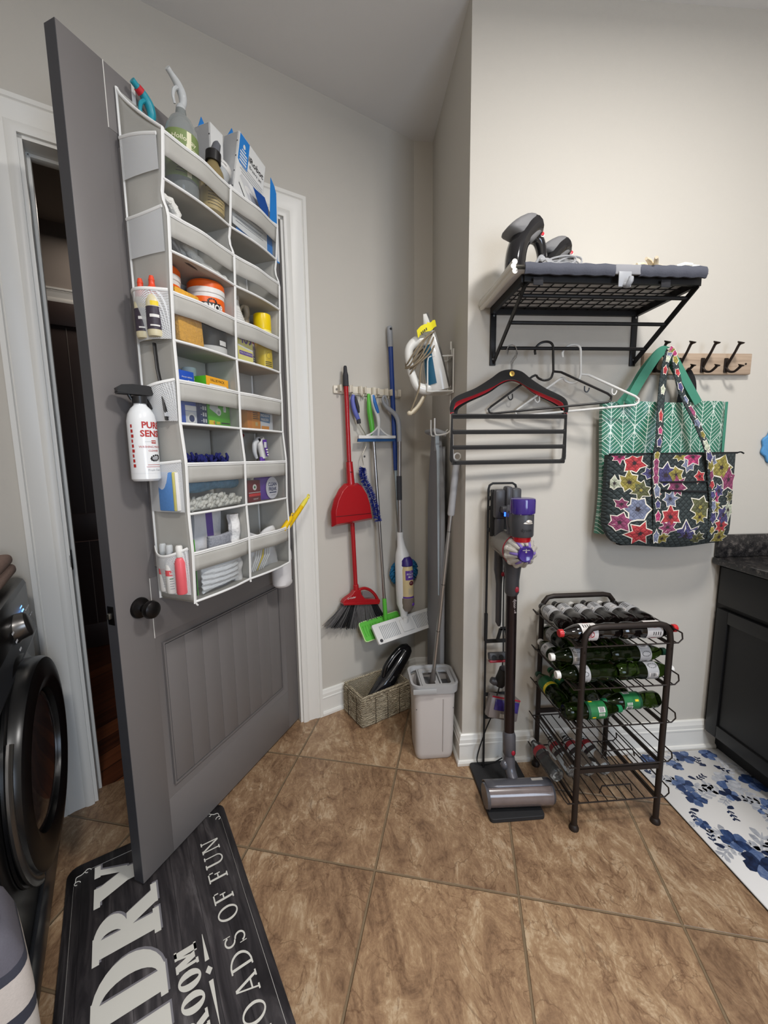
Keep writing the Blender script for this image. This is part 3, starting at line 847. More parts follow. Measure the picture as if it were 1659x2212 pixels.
# folded ironing pad lying on the shelf
def pad():
    mp = thing('ironing_pad', 'folded grey ironing pad lying on the wire wall shelf', 'pad', rw(0, 0, SZ + .0135))
    M_sil = mat('silvery_pad_cloth', (216, 215, 214), .55, vary=.03); M_blue = mat('slate_binding_cloth', (70, 72, 82), .8, vary=.06, bump=.2)
    M_wht = mat('white_pad_felt', (226, 223, 214), .85, vary=.03, bump=.2)
    x0, x1, y0, y1 = SX0 - .035, SX1 + .005, -SD - .030, -.006
    mb = MB()
    def f(u, v, z): return (x0 + (x1 - x0) * u, y0 + (y1 - y0) * v, z)
    nu, nv = 30, 14
    def top(u, v): return f(u, v, .019 + .004 * math.sin(9 * u) * math.sin(5 * v) - (.006 if v < .04 else 0))
    def bot(u, v): return f(1 - u, v, .0)
    mb.sheet(top, nu, nv, M_wht); mb.sheet(bot, nu, nv, M_sil); mb.build('pad', mp)
    mb = MB()
    for k in range(3):                                           # rolled layers along the near-left edge
        pts = [(x0 - (.004, .009, .005)[k], y0 + .004 + (y1 - y0) * t, -.002 + .0125 * k + .0015 * math.sin(7 * t + k)) for t in [i / 14 for i in range(15)]]
        mb.tube(pts, .0088, M_wht, 10)
    mb.build('folded_edge', mp)
    for a, b in ((x0 + .026, x0 + .318), (x0 + .40, x1 - .008)):
        mb = MB()
        def bind(u, v):
            x = a + (b - a) * u; q = v * 2 - 1; wv = .0015 * math.sin(30 * u)
            return (x, y0 - .006 + .006 * q * q, -.012 + .034 * v + wv)
        mb.slab(bind, 18, 6, .006, M_blue); mb.build('binding', mp)
    mb = MB(); mb.box((x0 + .36, y0 - .0005, .006), (.085, .008, .030), mat('dull_grey_edge', (134, 134, 138), .8), .003); mb.build('bare_edge', mp)
    for x in (x0 + .075, x1 - .135):
        mb = MB(); mb.box((x, y0 + .012, -.028), (.032, .003, .024), mat('black_hook_tape', (34, 34, 38), .9), .001); mb.build('fastening_tape', mp)
pad()
hk = thing('adhesive_hook', 'grey plastic hook stuck to the front of the ironing pad', 'hook', rw(.868, SD + .032, SZ - .012))
M_ghk = mat('grey_hook_plastic', (150, 152, 156), .4)
mb = MB(); mb.box((0, -.006, 0), (.042, .004, .046), M_ghk, .002); mb.build('plate', hk)
mb = MB(); mb.tube(catmull([(.0, -.008, -.018), (.002, -.018, -.022), (.006, -.024, -.012), (.008, -.025, 0)], 5), [.008, .008, .009, .007], M_ghk, 10); mb.build('prong', hk)
# garment steamers
M_sg = mat('grey_soft_plastic', (112, 111, 112), .62, vary=.02, bump=.05); M_gb = mat('gloss_black_plastic', (30, 29, 31), .12, coat=.5)
M_red = mat('red_button', (196, 40, 52), .3); M_cord = mat('grey_flex', (150, 150, 152), .55)
def steamer(nm, label, X, sc, lie):
    t = thing(nm, label, 'steamer', X @ Matrix.Scale(sc, 4), 'garment steamers on the wall shelf')
    # side view in x-z: head beak at upper left, body and loop handle below
    body = catmull([(-.030, 0, 0), (-.036, 0, .05), (-.028, 0, .10), (-.004, 0, .135), (.018, 0, .15)], 6)
    mb = MB(); mb.tube(body, [.024, .026, .026, .028, .030], M_gb, 14, flat=[1.3, 1.3, 1.4, 1.5, 1.5]); mb.build('body', t)
    mb = MB()
    head = [(.030, .128), (.034, .146), (.026, .166), (.006, .178), (-.018, .176), (-.048, .158), (-.072, .137), (-.066, .128), (-.040, .122), (-.020, .108), (-.008, .092), (.006, .104)]
    n = len(head)
    vs = [(x, -.026, z) for x, z in head] + [(x, .026, z) for x, z in head] + [(x * .90, -.036, .136 + (z - .136) * .82) for x, z in head] + [(x * .90, .036, .136 + (z - .136) * .82) for x, z in head]
    fs = [(i, (i + 1) % n, n + (i + 1) % n, n + i)[::-1] for i in range(n)]
    fs += [(i, (i + 1) % n, 2 * n + (i + 1) % n, 2 * n + i) for i in range(n)] + [(n + i, n + (i + 1) % n, 3 * n + (i + 1) % n, 3 * n + i)[::-1] for i in range(n)]
    fs += [tuple(2 * n + i for i in range(n)), tuple(3 * n + i for i in reversed(range(n)))]
    mb.add(vs, fs, M_sg); mb.build('steam_head', t, sub=1, soft=100)
    mb = MB()
    mb.tube(catmull([(.012, 0, .128), (.034, 0, .118), (.046, 0, .085), (.046, 0, .04), (.040, 0, 0)], 6), [.016, .015, .013, .013, .015], M_gb, 12, flat=1.2); mb.build('handle', t)
    mb = MB(); mb.lathe([(0, 0), (.009, 0), (.009, .003), (.006, .005), (0, .005)], mat('button_ring', (220, 216, 212), .3), T(.034, -.012, .128) @ RX(75), 16); mb.lathe([(0, .003), (.006, .005), (.006, .007), (0, .008)], M_red, T(.034, -.012, .128) @ RX(75), 16); mb.build('button', t)
    return t
steamer('garment_steamer', 'grey and black handheld garment steamer standing on the wall shelf', rw(.622, .170, SZ + .034) @ RZ(8), 1.25, 0)
steamer('garment_steamer', 'smaller-looking garment steamer lying low behind a bundled grey cord on the shelf', rw(.765, .090, SZ + .030) @ RZ(-4) @ RY(4), 1.12, 1)
# bundled cords
mb = MB()
for k in range(7):
    a = random.uniform(-.5, .5)
    c = (.715 + .010 * k, -.20 + .012 * (k % 3), .012 + .006 * (k % 4)); l = .075 + .008 * (k % 3)
    pts = [(c[0] + l * math.cos(t) * math.cos(.5 + .06 * k), c[1] + .018 * math.sin(t), c[2] + .012 + l * .42 * math.cos(t - .8) * math.sin(.5 + .06 * k) + .010 * math.sin(t)) for t in [i * PI / 9 for i in range(18)]]
    pts = [(x, y, max(z, .004)) for x, y, z in pts]
    mb.tube(pts, .0032, M_cord, 6, closed=True)
for k in range(5):
    pts = catmull([(.655 + .006 * k, -.215, .030 + .004 * k), (.672, -.222, .052 - .004 * k), (.70, -.216, .032 + .003 * k), (.74, -.21, .010 + .003 * k), (.79, -.20, .006)], 5)
    mb.tube(pts, .0032, M_cord, 6)
tag(mb.build('power_cord'), 'bundled grey steamer cord coiled on the wall shelf', 'cord', M=rw(-.03, .02, SZ + .048))
# rubber gloves heap at the right of the shelf
def glove(label, X, m, spread):
    mb = MB()
    mb.tube(catmull([(-.075, 0, .008), (-.04, .003, .010), (0, 0, .012)], 5), [.030, .026, .028], m, 12, flat=.24, up=(0, 1, 0))
    for k in range(5):
        a = (-.5 + .25 * k) * spread; b = Vector((.0 + (.0 if k else -.025), (-.02 + .011 * k), .012))
        e = b + Vector((math.cos(a) * (.05 if k else .035), math.sin(a) * .05, .006 * (k % 2)))
        mb.tube([b, (b + e) / 2 + Vector((0, 0, .004)), e], [.0068, .0062, .0042], m, 8)
    return tag(mb.build('latex_glove'), label, 'glove', 'gloves on the wall shelf', X)
M_lat = mat('cream_latex', (222, 206, 178), .6, vary=.08, vscale=40); M_wl = mat('white_latex', (216, 214, 208), .55, vary=.05)
glove('cream latex glove lying limp on the wall shelf', rw(.985, .285, SZ + .036) @ RZ(200) @ Matrix.Scale(1.15, 4), M_lat, 1.2)
glove('white latex glove at the far end of the wall shelf', rw(1.105, .270, SZ + .036) @ RZ(5) @ Matrix.Scale(1.15, 4), M_wl, .8)

# hangers ------------------------------------------------------------
M_velvet = mat('black_velvet', (18, 17, 18), .95, sheen=.5); M_rv = mat('red_velvet', (186, 22, 38), .9, sheen=.6)
M_steel = mat('polished_steel', (170, 168, 166), .22, .95, vary=.02)
RODX = Vector((0, WY - .095, 1.768))
def hook_pts(top, r=.020, drop=.052):
    """wire hook over the rod in the x-z plane, rod through the origin; returns points down to (0,-drop)"""
    pts = [(-r * 1.0 * math.cos(a) , 0, r * math.sin(a) - .012) for a in [R(k) for k in range(-20, 181, 20)]]
    return pts + [(r * .85, 0, -.026), (r * .3, 0, -.040), (0, 0, -drop)]
def yaw_frame(x, ang, z=1.779, y=None):
    return T(x, (WY - .072) if y is None else y, z) @ RZ(ang)
# four-bar trouser hanger
th_ = thing('trouser_hanger', 'black velvet trouser hanger with four horizontal bars hanging from the shelf rod', 'hanger', yaw_frame(.610, 3, 1.779, WY - .086))
W2, ZT = .230, -.100
mb = MB()
arm = catmull([(-W2, 0, ZT - .140), (-W2, 0, ZT - .120), (-W2 * .93, 0, ZT - .092), (-W2 * .6, 0, ZT - .062), (-.075, 0, ZT - .030), (-.035, 0, ZT - .006), (0, 0, ZT), (.035, 0, ZT - .006), (.075, 0, ZT - .030), (W2 * .6, 0, ZT - .060), (W2 * .93, 0, ZT - .092), (W2, 0, ZT - .120), (W2, 0, ZT - .140)], 6)
mb.tube(arm, [.008, .009, .010, .012, .017, .020, .020, .020, .017, .012, .010, .009, .008], M_velvet, 8, flat=.35, up=(0, 0, 1))
mb.build('shoulder', th_)
mb = MB()
zb = [ZT - .156, ZT - .214, ZT - .272, ZT - .330]
rrp = [(x, 0, z) for x, z in round_rect(-W2, zb[3], W2, zb[0] + .02, .018, 5)]
mb.tube([p for p in rrp if p[2] < zb[0] + .003], .0088, M_velvet, 8)
mb.build('side_frame', th_)
for z in zb:
    mb = MB(); mb.tube([(-W2, 0, z), (W2, 0, z)], .0088, M_velvet, 8)
    for s1 in (-1, 1): mb.tube([(s1 * (W2 - .012), 0, z), (s1 * W2, 0, z + .012)], .004, M_velvet, 6)
    mb.build('trouser_bar', th_)
mb = MB(); mb.tube(hook_pts(0), .0018, M_steel, 8, X=T(0, 0, 0)); mb.tube([(0, 0, -.05), (0, 0, ZT + .01)], .0022, M_steel, 8); mb.build('hook', th_)
mb = MB(); mb.lathe([(0, 0), (.010, 0), (.010, .0015), (.0085, .002), (0, .0012)], mat('gold_badge', (206, 166, 84), .3, .9), T(0, -.0075, ZT + .002) @ RX(90), 20)
mb.text('JS', .009, M_velvet, T(0, -.0098, ZT + .002)); mb.build('badge', th_)
def velvet_hanger(label, x, ang, m, w2, y):
    h = thing('velvet_hanger', label, 'hanger', yaw_frame(x, ang, 1.779, y), 'slim velvet hangers behind the trouser hanger')
    mb = MB()
    pts = catmull([(-w2, 0, ZT - .145), (-w2 * .97, 0, ZT - .118), (-w2 * .80, 0, ZT - .092), (-w2 * .45, 0, ZT - .056), (-.05, 0, ZT - .020), (0, 0, ZT - .004), (.05, 0, ZT - .020), (w2 * .45, 0, ZT - .056), (w2 * .80, 0, ZT - .092), (w2 * .97, 0, ZT - .118), (w2, 0, ZT - .145)], 6)
    mb.tube(pts, [.007, .009, .010, .011, .013, .014, .013, .011, .010, .009, .007], m, 8, flat=.35, up=(0, 0, 1)); mb.build('shoulder', h)
    mb = MB(); mb.tube(hook_pts(0), .0018, M_steel, 8); mb.tube([(0, 0, -.05), (0, 0, ZT + .004)], .0022, M_steel, 8); mb.build('hook', h)
    return h
velvet_hanger('red velvet hanger just behind the black trouser hanger', .620, 5, M_rv, .238, WY - .060)
velvet_hanger('plain black velvet hanger tucked behind the trouser hanger', .630, 5, M_velvet, .228, WY - .042)
def tube_hanger(label, x, ang, m, r, flip=1, dz=0):
    h = thing('plastic_hanger', label, 'hanger', yaw_frame(x, ang) @ T(0, 0, dz) @ RY(-4), 'tubular plastic hangers on the shelf rod')
    mb = MB()
    k = flip
    hookp = catmull([(-.042 * k, 0, -.018), (-.041 * k, 0, .004), (-.022 * k, 0, .022), (.004 * k, 0, .024), (.022 * k, 0, .010), (.023 * k, 0, -.030), (.022 * k, 0, -.088)], 6)
    mb.tube(hookp, r, m, 10); mb.build('hook', h)
    mb = MB(); w = .215
    pts = catmull([(.022 * k, 0, -.088), (.012 * k, 0, -.112), (-.010 * k, 0, -.118), (-.032 * k, 0, -.108), (-.042 * k, 0, -.094)], 5)
    mb.tube(pts, r, m, 10)
    tri = [(-.042 * k, 0, -.094), (-.055 * k, 0, -.098)] + [(-w * k, 0, -.196), (-(w + .012) * k, 0, -.206), (-(w + .008) * k, 0, -.219), (-w * k + .008 * k, 0, -.224)] + [(w * k, 0, -.224), ((w + .010) * k, 0, -.217), ((w + .012) * k, 0, -.204), (w * k, 0, -.192)] + [(.05 * k, 0, -.094), (.022 * k, 0, -.088)]
    mb.tube(tri, r, m, 10); mb.build('shoulder', h)
    for s1 in (-1, 1):
        mb = MB(); xx = s1 * w * .62 * k
        mb.tube(catmull([(xx, 0, -.155), (xx, 0, -.172), (xx + s1 * k * .008, 0, -.178), (xx + s1 * k * .015, 0, -.170), (xx + s1 * k * .016, 0, -.163)], 4), r * .55, m, 8); mb.build('strap_notch', h)
    return h
tube_hanger('black plastic tubular hanger hanging alone at mid rod', .752, -14, mat('black_hanger_plastic', (22, 21, 22), .3), .0044)
tube_hanger('white plastic tubular hanger hanging at mid rod', .862, -14, mat('white_hanger_plastic', (216, 215, 211), .35), .0046, dz=-.010)

# ================================================================== COAT RACK AND BAGS
def wood(name, a, b, sx=2, sz=40):
    k = NT(name)
    mp = k.n('ShaderNodeMapping'); mp.inputs['Scale'].default_value = (sx, sz, sz); k.l(k.coord(), mp.inputs[0])
    k.l(k.ramp(k.noise(mp.outputs[0], 1.5, 6, .6, .5), [(.3, a), (.7, b)]), k.b.inputs['Base Color']); k.b.inputs['Roughness'].default_value = .55
    return k.m
M_rackw = wood('washed_oak', (150, 128, 108), (186, 164, 142))
M_brz = mat('dark_bronze', (50, 42, 38), .4, .7)
cr = thing('coat_rack', 'pale wooden coat rack board with four dark bronze hooks on the wall', 'coat rack', rw(0, 0, 0))
mb = MB(); mb.box((1.4195, -.010, 1.7365), (.469, .019, .083), M_rackw, .003)
for x in (1.212, 1.628): mb.tube([(x, -.021, 1.7365), (x, -.019, 1.7365)], .004, M_brz, 10)
mb.build('board', cr)
for x in (1.231, 1.335, 1.437, 1.539):
    mb = MB(T(x, -.0195, 0))
    mb.box((0, -.003, 1.730), (.017, .006, .058), M_brz, .003)
    mb.tube(catmull([(0, -.006, 1.728), (.001, -.022, 1.752), (.003, -.036, 1.775), (.006, -.046, 1.798), (.008, -.050, 1.804)], 5), [.0062, .0052, .0048, .005, .006], M_brz, 10)
    mb.tube([(.008, -.050, 1.802), (.0085, -.0518, 1.806), (.009, -.0535, 1.810)], [.006, .0118, .0125], M_brz, 14)
    mb.tube(catmull([(0, -.006, 1.716), (.003, -.018, 1.703), (.010, -.033, 1.700), (.017, -.046, 1.712), (.019, -.050, 1.718)], 5), [.0058, .0048, .0046, .005, .006], M_brz, 10)
    mb.tube([(.0188, -.0495, 1.717), (.0195, -.051, 1.720), (.020, -.052, 1.723)], [.006, .0105, .011], M_brz, 14)
    mb.build('hook', cr)

def leaf_cloth():
    k = NT('green_leaf_print')
    v = k.xyz(k.coord())
    p, H = .094, .155
    x = k.math('ADD', v[0], 10.02); z = k.math('ADD', v[2], 10.0)
    pa = k.math('MULTIPLY', k.math('PINGPONG', k.math('DIVIDE', x, p), .5), p)
    wa = k.math('MULTIPLY', k.math('ADD', k.math('MULTIPLY', k.math('COSINE', k.math('MULTIPLY', z, 2 * PI / H)), .5), .5), p / 2)
    inA = k.math('LESS_THAN', pa, wa)
    dB = k.math('SUBTRACT', p / 2, pa)
    d = k.math('ADD', k.math('MULTIPLY', inA, pa), k.math('MULTIPLY', k.math('SUBTRACT', 1.0, inA), dB))
    edge = k.math('LESS_THAN', k.math('ABSOLUTE', k.math('SUBTRACT', pa, wa)), .0017)
    mid = k.math('LESS_THAN', d, .0012)
    che = k.math('LESS_THAN', k.math('FRACT', k.math('DIVIDE', k.math('SUBTRACT', z, k.math('MULTIPLY', d, .95)), .0165)), .16)
    w = k.math('MAXIMUM', k.math('MAXIMUM', edge, mid), che)
    k.l(k.mix(w, k.mix(k.noise(k.coord(), 12, 3), lin((40, 104, 84)), lin((58, 126, 102))), lin((214, 226, 216))), k.b.inputs['Base Color'])
    k.b.inputs['Roughness'].default_value = .28
    k.bump(k.noise(k.coord(), 16, 4, .6, .4), .6, .012)
    return k.m
M_leaf = leaf_cloth(); M_green = mat('green_webbing', (62, 128, 106), .8, vary=.06, bump=.2, bscale=500); M_blk = mat('black_webbing', (18, 18, 20), .85)
def ribbon(mb, pts, hw, m, th=.0022, n=8):
    mb.tube(catmull(pts, n), th, m, 8, flat=hw / th, up=(0, 1, 0))
# black bag at the back
bb = thing('tote_bag', 'plain black tote bag hanging hidden behind the floral bag, strap on the second hook', 'bag', rw(0, 0, 0))
mb = MB()
mb.slab(lambda u, v: (1.10 + .44 * u + .02 * (1 - v), -.040 - .012 * math.sin(PI * u), .992 + .52 * v), 10, 10, .026, M_blk); mb.build('body', bb)
mb = MB()
ribbon(mb, [(1.345, -.050, 1.705), (1.362, -.050, 1.690), (1.385, -.046, 1.640), (1.392, -.040, 1.51)], .014, M_blk)
ribbon(mb, [(1.345, -.050, 1.703), (1.340, -.050, 1.67), (1.334, -.046, 1.60), (1.330, -.040, 1.51)], .014, M_blk); mb.build('strap', bb)
# green tote
gt = thing('tote_bag', 'green and white leaf patterned shopping tote hanging from the first hook', 'bag', rw(0, 0, 0))
def green(u, v):
    x = 1.000 + .512 * u; z = 1.05 + .526 * v
    b = math.sin(PI * min(max(u, 0), 1)) ** .5
    return (x + .006 * math.sin(5 * v), -.062 - .035 * b - .006 * math.sin(11 * u + 3 * v), z + (.004 * math.sin(9 * u) if v > .98 else 0))
mb = MB(); mb.slab(green, 26, 24, .020, M_leaf)
def fold(u, v): return (1.510 + .030 * u, -.066 + .020 * u + .012 * math.sin(3 * v), 1.05 + .500 * v - .02 * u)
mb.slab(fold, 4, 12, .012, M_leaf); mb.build('body', gt)
mb = MB(); ribbon(mb, [(1.512, -.070, 1.05), (1.514, -.072, 1.3), (1.511, -.072, 1.578)], .006, M_green); mb.build('edge_binding', gt)
for dy in (0, .022):
    mb = MB(); ribbon(mb, [(1.075 - dy * .9, -.100 + dy, 1.565), (1.105, -.097 + dy, 1.625), (1.150, -.090 + dy, 1.695), (1.205 + dy * .4, -.080 + dy, 1.765), (1.240, -.075 + dy, 1.7715), (1.262, -.082 + dy, 1.745), (1.310, -.092 + dy, 1.66), (1.365, -.100 + dy, 1.57)], .019, M_green); mb.build('handle', gt)
# quilted floral tote
fb = thing('tote_bag', 'quilted dark tote bag with bright flowers hanging in front of the green tote', 'bag', rw(0, 0, 0))
def quilt():
    k = NT('dark_quilted_cotton')
    v = k.xyz(k.coord())
    a = k.math('DIVIDE', k.math('ADD', v[0], v[2]), .0235); b = k.math('DIVIDE', k.math('SUBTRACT', v[0], v[2]), .0235)
    h = k.math('MINIMUM', k.math('PINGPONG', a, .5), k.math('PINGPONG', b, .5))
    k.l(k.mix(k.math('LESS_THAN', h, .035), lin((48, 57, 58)), lin((22, 28, 30))), k.b.inputs['Base Color'])
    k.b.inputs['Roughness'].default_value = .85; k.bump(k.math('POWER', h, .5), .8, .008)
    return k.m
M_quilt = quilt()
def petalmat(nm, c):
    k = NT(nm); v = k.xyz(k.coord())
    a = k.math('DIVIDE', k.math('ADD', v[0], v[2]), .0235); b = k.math('DIVIDE', k.math('SUBTRACT', v[0], v[2]), .0235)
    h = k.math('MINIMUM', k.math('PINGPONG', a, .5), k.math('PINGPONG', b, .5))
    d = tuple(q * .35 for q in lin(c)[:3]) + (1,)
    f = k.ramp(k.noise(k.coord(), 60, 3), [(.35, c), (.7, tuple(int(q * .8) for q in c))])
    k.l(k.mix(k.math('LESS_THAN', h, .03), f, d), k.b.inputs['Base Color']); k.b.inputs['Roughness'].default_value = .85
    k.bump(k.math('POWER', h, .5), .6, .006)
    return k.m
FC = {'r': petalmat('red_flower', (190, 62, 68)), 'p': petalmat('pink_flower', (150, 70, 108)), 'v': petalmat('violet_flower', (78, 74, 122)), 'l': petalmat('lavender_flower', (128, 136, 162)),
      'y': petalmat('mustard_flower', (158, 146, 70)), 'o': petalmat('olive_flower', (104, 106, 70)), 'c': petalmat('cream_flower', (200, 206, 182)), 'm': petalmat('magenta_flower', (190, 66, 118))}
M_out = mat('cream_print_outline', (226, 220, 206), .85); M_dot = mat('dark_flower_centre', (50, 40, 44), .9)
FZ0, FZ1, FXA, FXB = 1.012, 1.372, .992, 1.523
def fsurf(x, z):
    u = (x - FXA) / (FXB - FXA); v = (z - FZ0) / (FZ1 - FZ0)
    u = min(max(u, 0), 1); v = min(max(v, 0), 1)
    return -.120 - .075 * (math.sin(PI * u) ** .45) * (1 - .35 * v) * (min(1, v * 4 + .25)) ** .5
def fbag(u, v):
    z = FZ0 + (FZ1 - FZ0) * v
    c = .07; ins = 0
    if v < .24: q = (1 - v / .24); ins = c * (1 - math.sqrt(max(0, 1 - q * q)))
    x = FXA + ins + (FXB - FXA - 2 * ins) * u
    if v > .9: x += .012 * (u - .5) * 0
    return (x, fsurf(x, z) , z + .006 * math.cos(6 * u) * (1 - v))
mb = MB(); mb.slab(fbag, 40, 30, lambda u, v: .012 - .035 * 0 + max(0.006, -(fsurf(FXA + (FXB - FXA) * u, FZ0 + (FZ1 - FZ0) * v) + .110)), M_quilt)
def onbag(x, z):
    x, z = .9597 + x * .000468, 1.8728 - z * .000457
    return FXA + (x - .987) / .566 * (FXB - FXA), (FZ0 + (z - .995) / .382 * (FZ1 - FZ0)) if z < 1.377 else z - .005
def bagpatch(pts, c, lift, m):
    n = len(pts)
    mid = [((p[0] + c[0]) / 2, (p[1] + c[1]) / 2) for p in pts]
    V = [(c[0], fsurf(*c) - lift, c[1])] + [(p[0], fsurf(*p) - lift, p[1]) for p in mid] + [(p[0], fsurf(*p) - lift, p[1]) for p in pts]
    F = [(0, 1 + (i + 1) % n, 1 + i) for i in range(n)] + [(1 + i, 1 + (i + 1) % n, 1 + n + (i + 1) % n, 1 + n + i) for i in range(n)]
    mb.add(V, [f[::-1] if len(f) == 3 else f[::-1] for f in F], m)
LF = [(250, 1160, 95, 'r'), (215, 1330, 95, 'y'), (310, 1400, 85, 'o'), (520, 1270, 110, 'v'), (610, 1265, 75, 'y'), (730, 1175, 70, 'l'), (835, 1285, 58, 'r'), (1060, 1210, 110, 'y'), (1150, 1320, 105, 'p'), (620, 1370, 95, 'p'), (290, 1570, 120, 'l'), (150, 1690, 90, 'p'), (160, 1525, 55, 'p'),
      (320, 1790, 105, 'r'), (570, 1640, 95, 'r'), (545, 1735, 70, 'p'), (850, 1560, 110, 'o'), (845, 1650, 60, 'y'), (730, 1820, 125, 'v'), (860, 1850, 65, 'o'), (1090, 1740, 75, 'r'), (1110, 1640, 95, 'v'), (1170, 1600, 85, 'c'), (1010, 1570, 60, 'y'), (1100, 1850, 85, 'y'), (130, 1100, 55, 'm'), (760, 1110, 85, 'm'), (560, 1480, 70, 'l'),
      (1040, 1420, 60, 'v'), (380, 1250, 60, 'v'), (100, 1340, 60, 'c'), (520, 1840, 60, 'y'), (440, 1440, 45, 'r'), (955, 1150, 55, 'l'), (1000, 1480, 50, 'm'), (640, 1095, 60, 'y'), (1180, 1480, 50, 'o')]
for i, (zx, zy, r, c) in enumerate(LF):
    x, z = onbag(zx, zy); r *= .00047
    rot = random.uniform(0, 6); nn = random.choice((5, 6, 6, 7))
    random.seed(i * 3 + 1); o1 = star_shape(x, z, r * 1.10, nn, rot, .60, .20)
    random.seed(i * 3 + 1); o2 = star_shape(x, z, r * .98, nn, rot, .58, .20)
    lim = lambda P_: [(min(max(a, FXA + .006), FXB - .006), min(max(b, FZ0 + .012), FZ1 - .004)) for a, b in P_]
    bagpatch(lim(o1), (x, z), .0009 + .00005 * i, M_out); bagpatch(lim(o2), (x, z), .0013 + .00005 * i, FC[c])
    bagpatch(lim(star_shape(x, z, r * .2, 5, rot, .6)), (x, z), .0017 + .00005 * i, M_dot if c not in 'o' else FC['y'])
    for q in range(nn):
        a = rot + 2 * PI * q / nn; wv = .0009
        for da, ln_ in ((0, .8), (.28, .5), (-.28, .5)):
            ee = (x + r * ln_ * math.cos(a + da), z + r * ln_ * math.sin(a + da)); pp = lim([(x - wv * math.sin(a), z + wv * math.cos(a)), (x + wv * math.sin(a), z - wv * math.cos(a)), ee])
            mb.add([(p_[0], fsurf(*p_) - .0016 - .00005 * i, p_[1]) for p_ in pp], [(0, 1, 2)], M_dot)
mb.build('body', fb)
random.seed(11)
mb = MB()
for x0, z0, x1, z1 in ((470, 1330, 905, 1330), (480, 1400, 910, 1425)):
    a, b = onbag(x0, z0), onbag(x1, z1)
    pts = [(a[0] + (b[0] - a[0]) * t, 0, a[1] + (b[1] - a[1]) * t) for t in [k / 10 for k in range(11)]]
    pts = [(x, fsurf(x, z) - .005, z) for x, _, z in pts]; mb.tube(pts, .0035, M_blk, 8, flat=.6)
mb.build('pocket_zip', fb)
mb = MB()
mb.tube([(x, -.128 - .02 * math.sin(PI * (x - FXA) / (FXB - FXA)), 1.374) for x in [FXA + (FXB - FXA) * k / 14 for k in range(15)]], .004, M_blk, 8); mb.tube(catmull([(1.523, -.128, 1.374), (1.536, -.130, 1.377), (1.548, -.132, 1.371)], 4), .003, M_blk, 6)
mb.build('top_zip', fb)
def strap(P, nm='handle'):
    global mb
    mb = MB(); pts = catmull(P, 8)
    mb.tube(pts, .0045, M_quilt, 8, flat=3.4, up=(0, 1, 0))
    for k in range(0, len(pts) - 3, 3):
        if random.random() < .75:
            p = pts[k + 1]; c = FC[random.choice('rpvylcm')]
            d = (pts[k + 2] - pts[k]).normalized(); nx = Vector((d.z, 0, -d.x))
            L_ = random.uniform(.016, .030); W_ = random.uniform(.009, .0125); o = nx * random.uniform(-.002, .002)
            for lf, s_, m in ((.0050, 1.2, M_out), (.0054, 1.0, c)):
                q = [p + o + d * (L_ * s_ * (1 - .35 * (i % 2)) * math.cos(i * PI / 5)) + nx * (W_ * s_ * (1 - .2 * (i % 2)) * math.sin(i * PI / 5)) + Vector((0, -lf, 0)) for i in range(10)]
                mb.add(q, [tuple(range(9, -1, -1))], m)
    mb.build(nm, fb)
def sp(zx, zy, off=None):
    x, z = onbag(zx, zy); return (x, (fsurf(x, z) - .007) if off is None else -off, z)
strap([sp(455, 1850), sp(440, 1600), sp(420, 1300), sp(418, 1120), sp(430, 960, .175), sp(500, 650, .13), sp(570, 400, .095), (1.236, -.082, 1.748), (1.246, -.082, 1.772), (1.262, -.082, 1.748), sp(700, 560, .12), sp(790, 830, .16), sp(870, 1080, .185), sp(930, 1300), sp(960, 1550), sp(985, 1850)])

# blue cloth at the right of the coat rack
M_bcl = mat('sky_blue_terry', (86, 148, 200), .9, vary=.08, vscale=90, bump=.5, bscale=300)
mb = MB()
pts = []
for k in range(40):
    a = 2 * PI * k / 40; r = .075 * (1 + .07 * math.cos(9 * a)); pts.append((r * math.cos(a), r * 1.02 * math.sin(a)))
mb.prism(pts, -.012, 0, M_bcl)
tag(mb.build('hot_pad', bevel=.004), 'scalloped sky blue cloth pad hanging on the wall above the granite counter', 'cloth', M=rw(1.826, .001, 1.400))

# ================================================================== VACUUM AND ITS STAND
M_matblk = mat('matte_black_metal', (28, 28, 29), .6, metal=.1)
vs_ = thing('vacuum_stand', 'black metal floor stand holding a cordless vacuum between the mop bucket and the bottle rack', 'stand', T(0, 0, 0))
mb = MB(); q = round_rect(.490, 1.353, .704, 1.648, .014, 4); n = len(q)
mb.add([(x, y, .001) for x, y in q] + [(x, y, .017) for x, y in q], [tuple(range(n - 1, -1, -1)), tuple(range(n, 2 * n))] + [(i, (i + 1) % n, (i + 1) % n + n, i + n) for i in range(n)], mat('black_stand_board', (36, 36, 38), .7, bump=.1))
mb.build('base_plate', vs_, bevel=.002)
mb = MB()
mb.tube([(.545, 1.615, .012), (.545, 1.622, .66), (.545, 1.625, 1.24), (.549, 1.625, 1.256), (.562, 1.625, 1.264), (.643, 1.625, 1.264), (.656, 1.625, 1.256), (.660, 1.625, 1.24), (.660, 1.622, .66), (.660, 1.615, .012)], .0048, M_matblk, 8, flat=.8)
mb.tube([(.545, 1.622, .60), (.545, 1.622, .72)], .0075, M_matblk, 8); mb.tube([(.660, 1.622, .60), (.660, 1.622, .72)], .0075, M_matblk, 8)
mb.build('pole_frame', vs_)
for z in (.60, .36, .255):
    mb = MB(); barp(mb, (.545, 1.616, z), (.660, 1.616, z), .004, .016, M_matblk); mb.build('crossbar', vs_)
mb = MB(); barp(mb, (.592, 1.612, .600), (.606, 1.612, .655), .004, .014, M_matblk, (1, 0, 0)); barp(mb, (.604, 1.612, .655), (.628, 1.612, .655), .004, .014, M_matblk); barp(mb, (.626, 1.612, .655), (.640, 1.612, .600), .004, .014, M_matblk, (1, 0, 0)); mb.build('cradle_hook', vs_)
mb = MB()
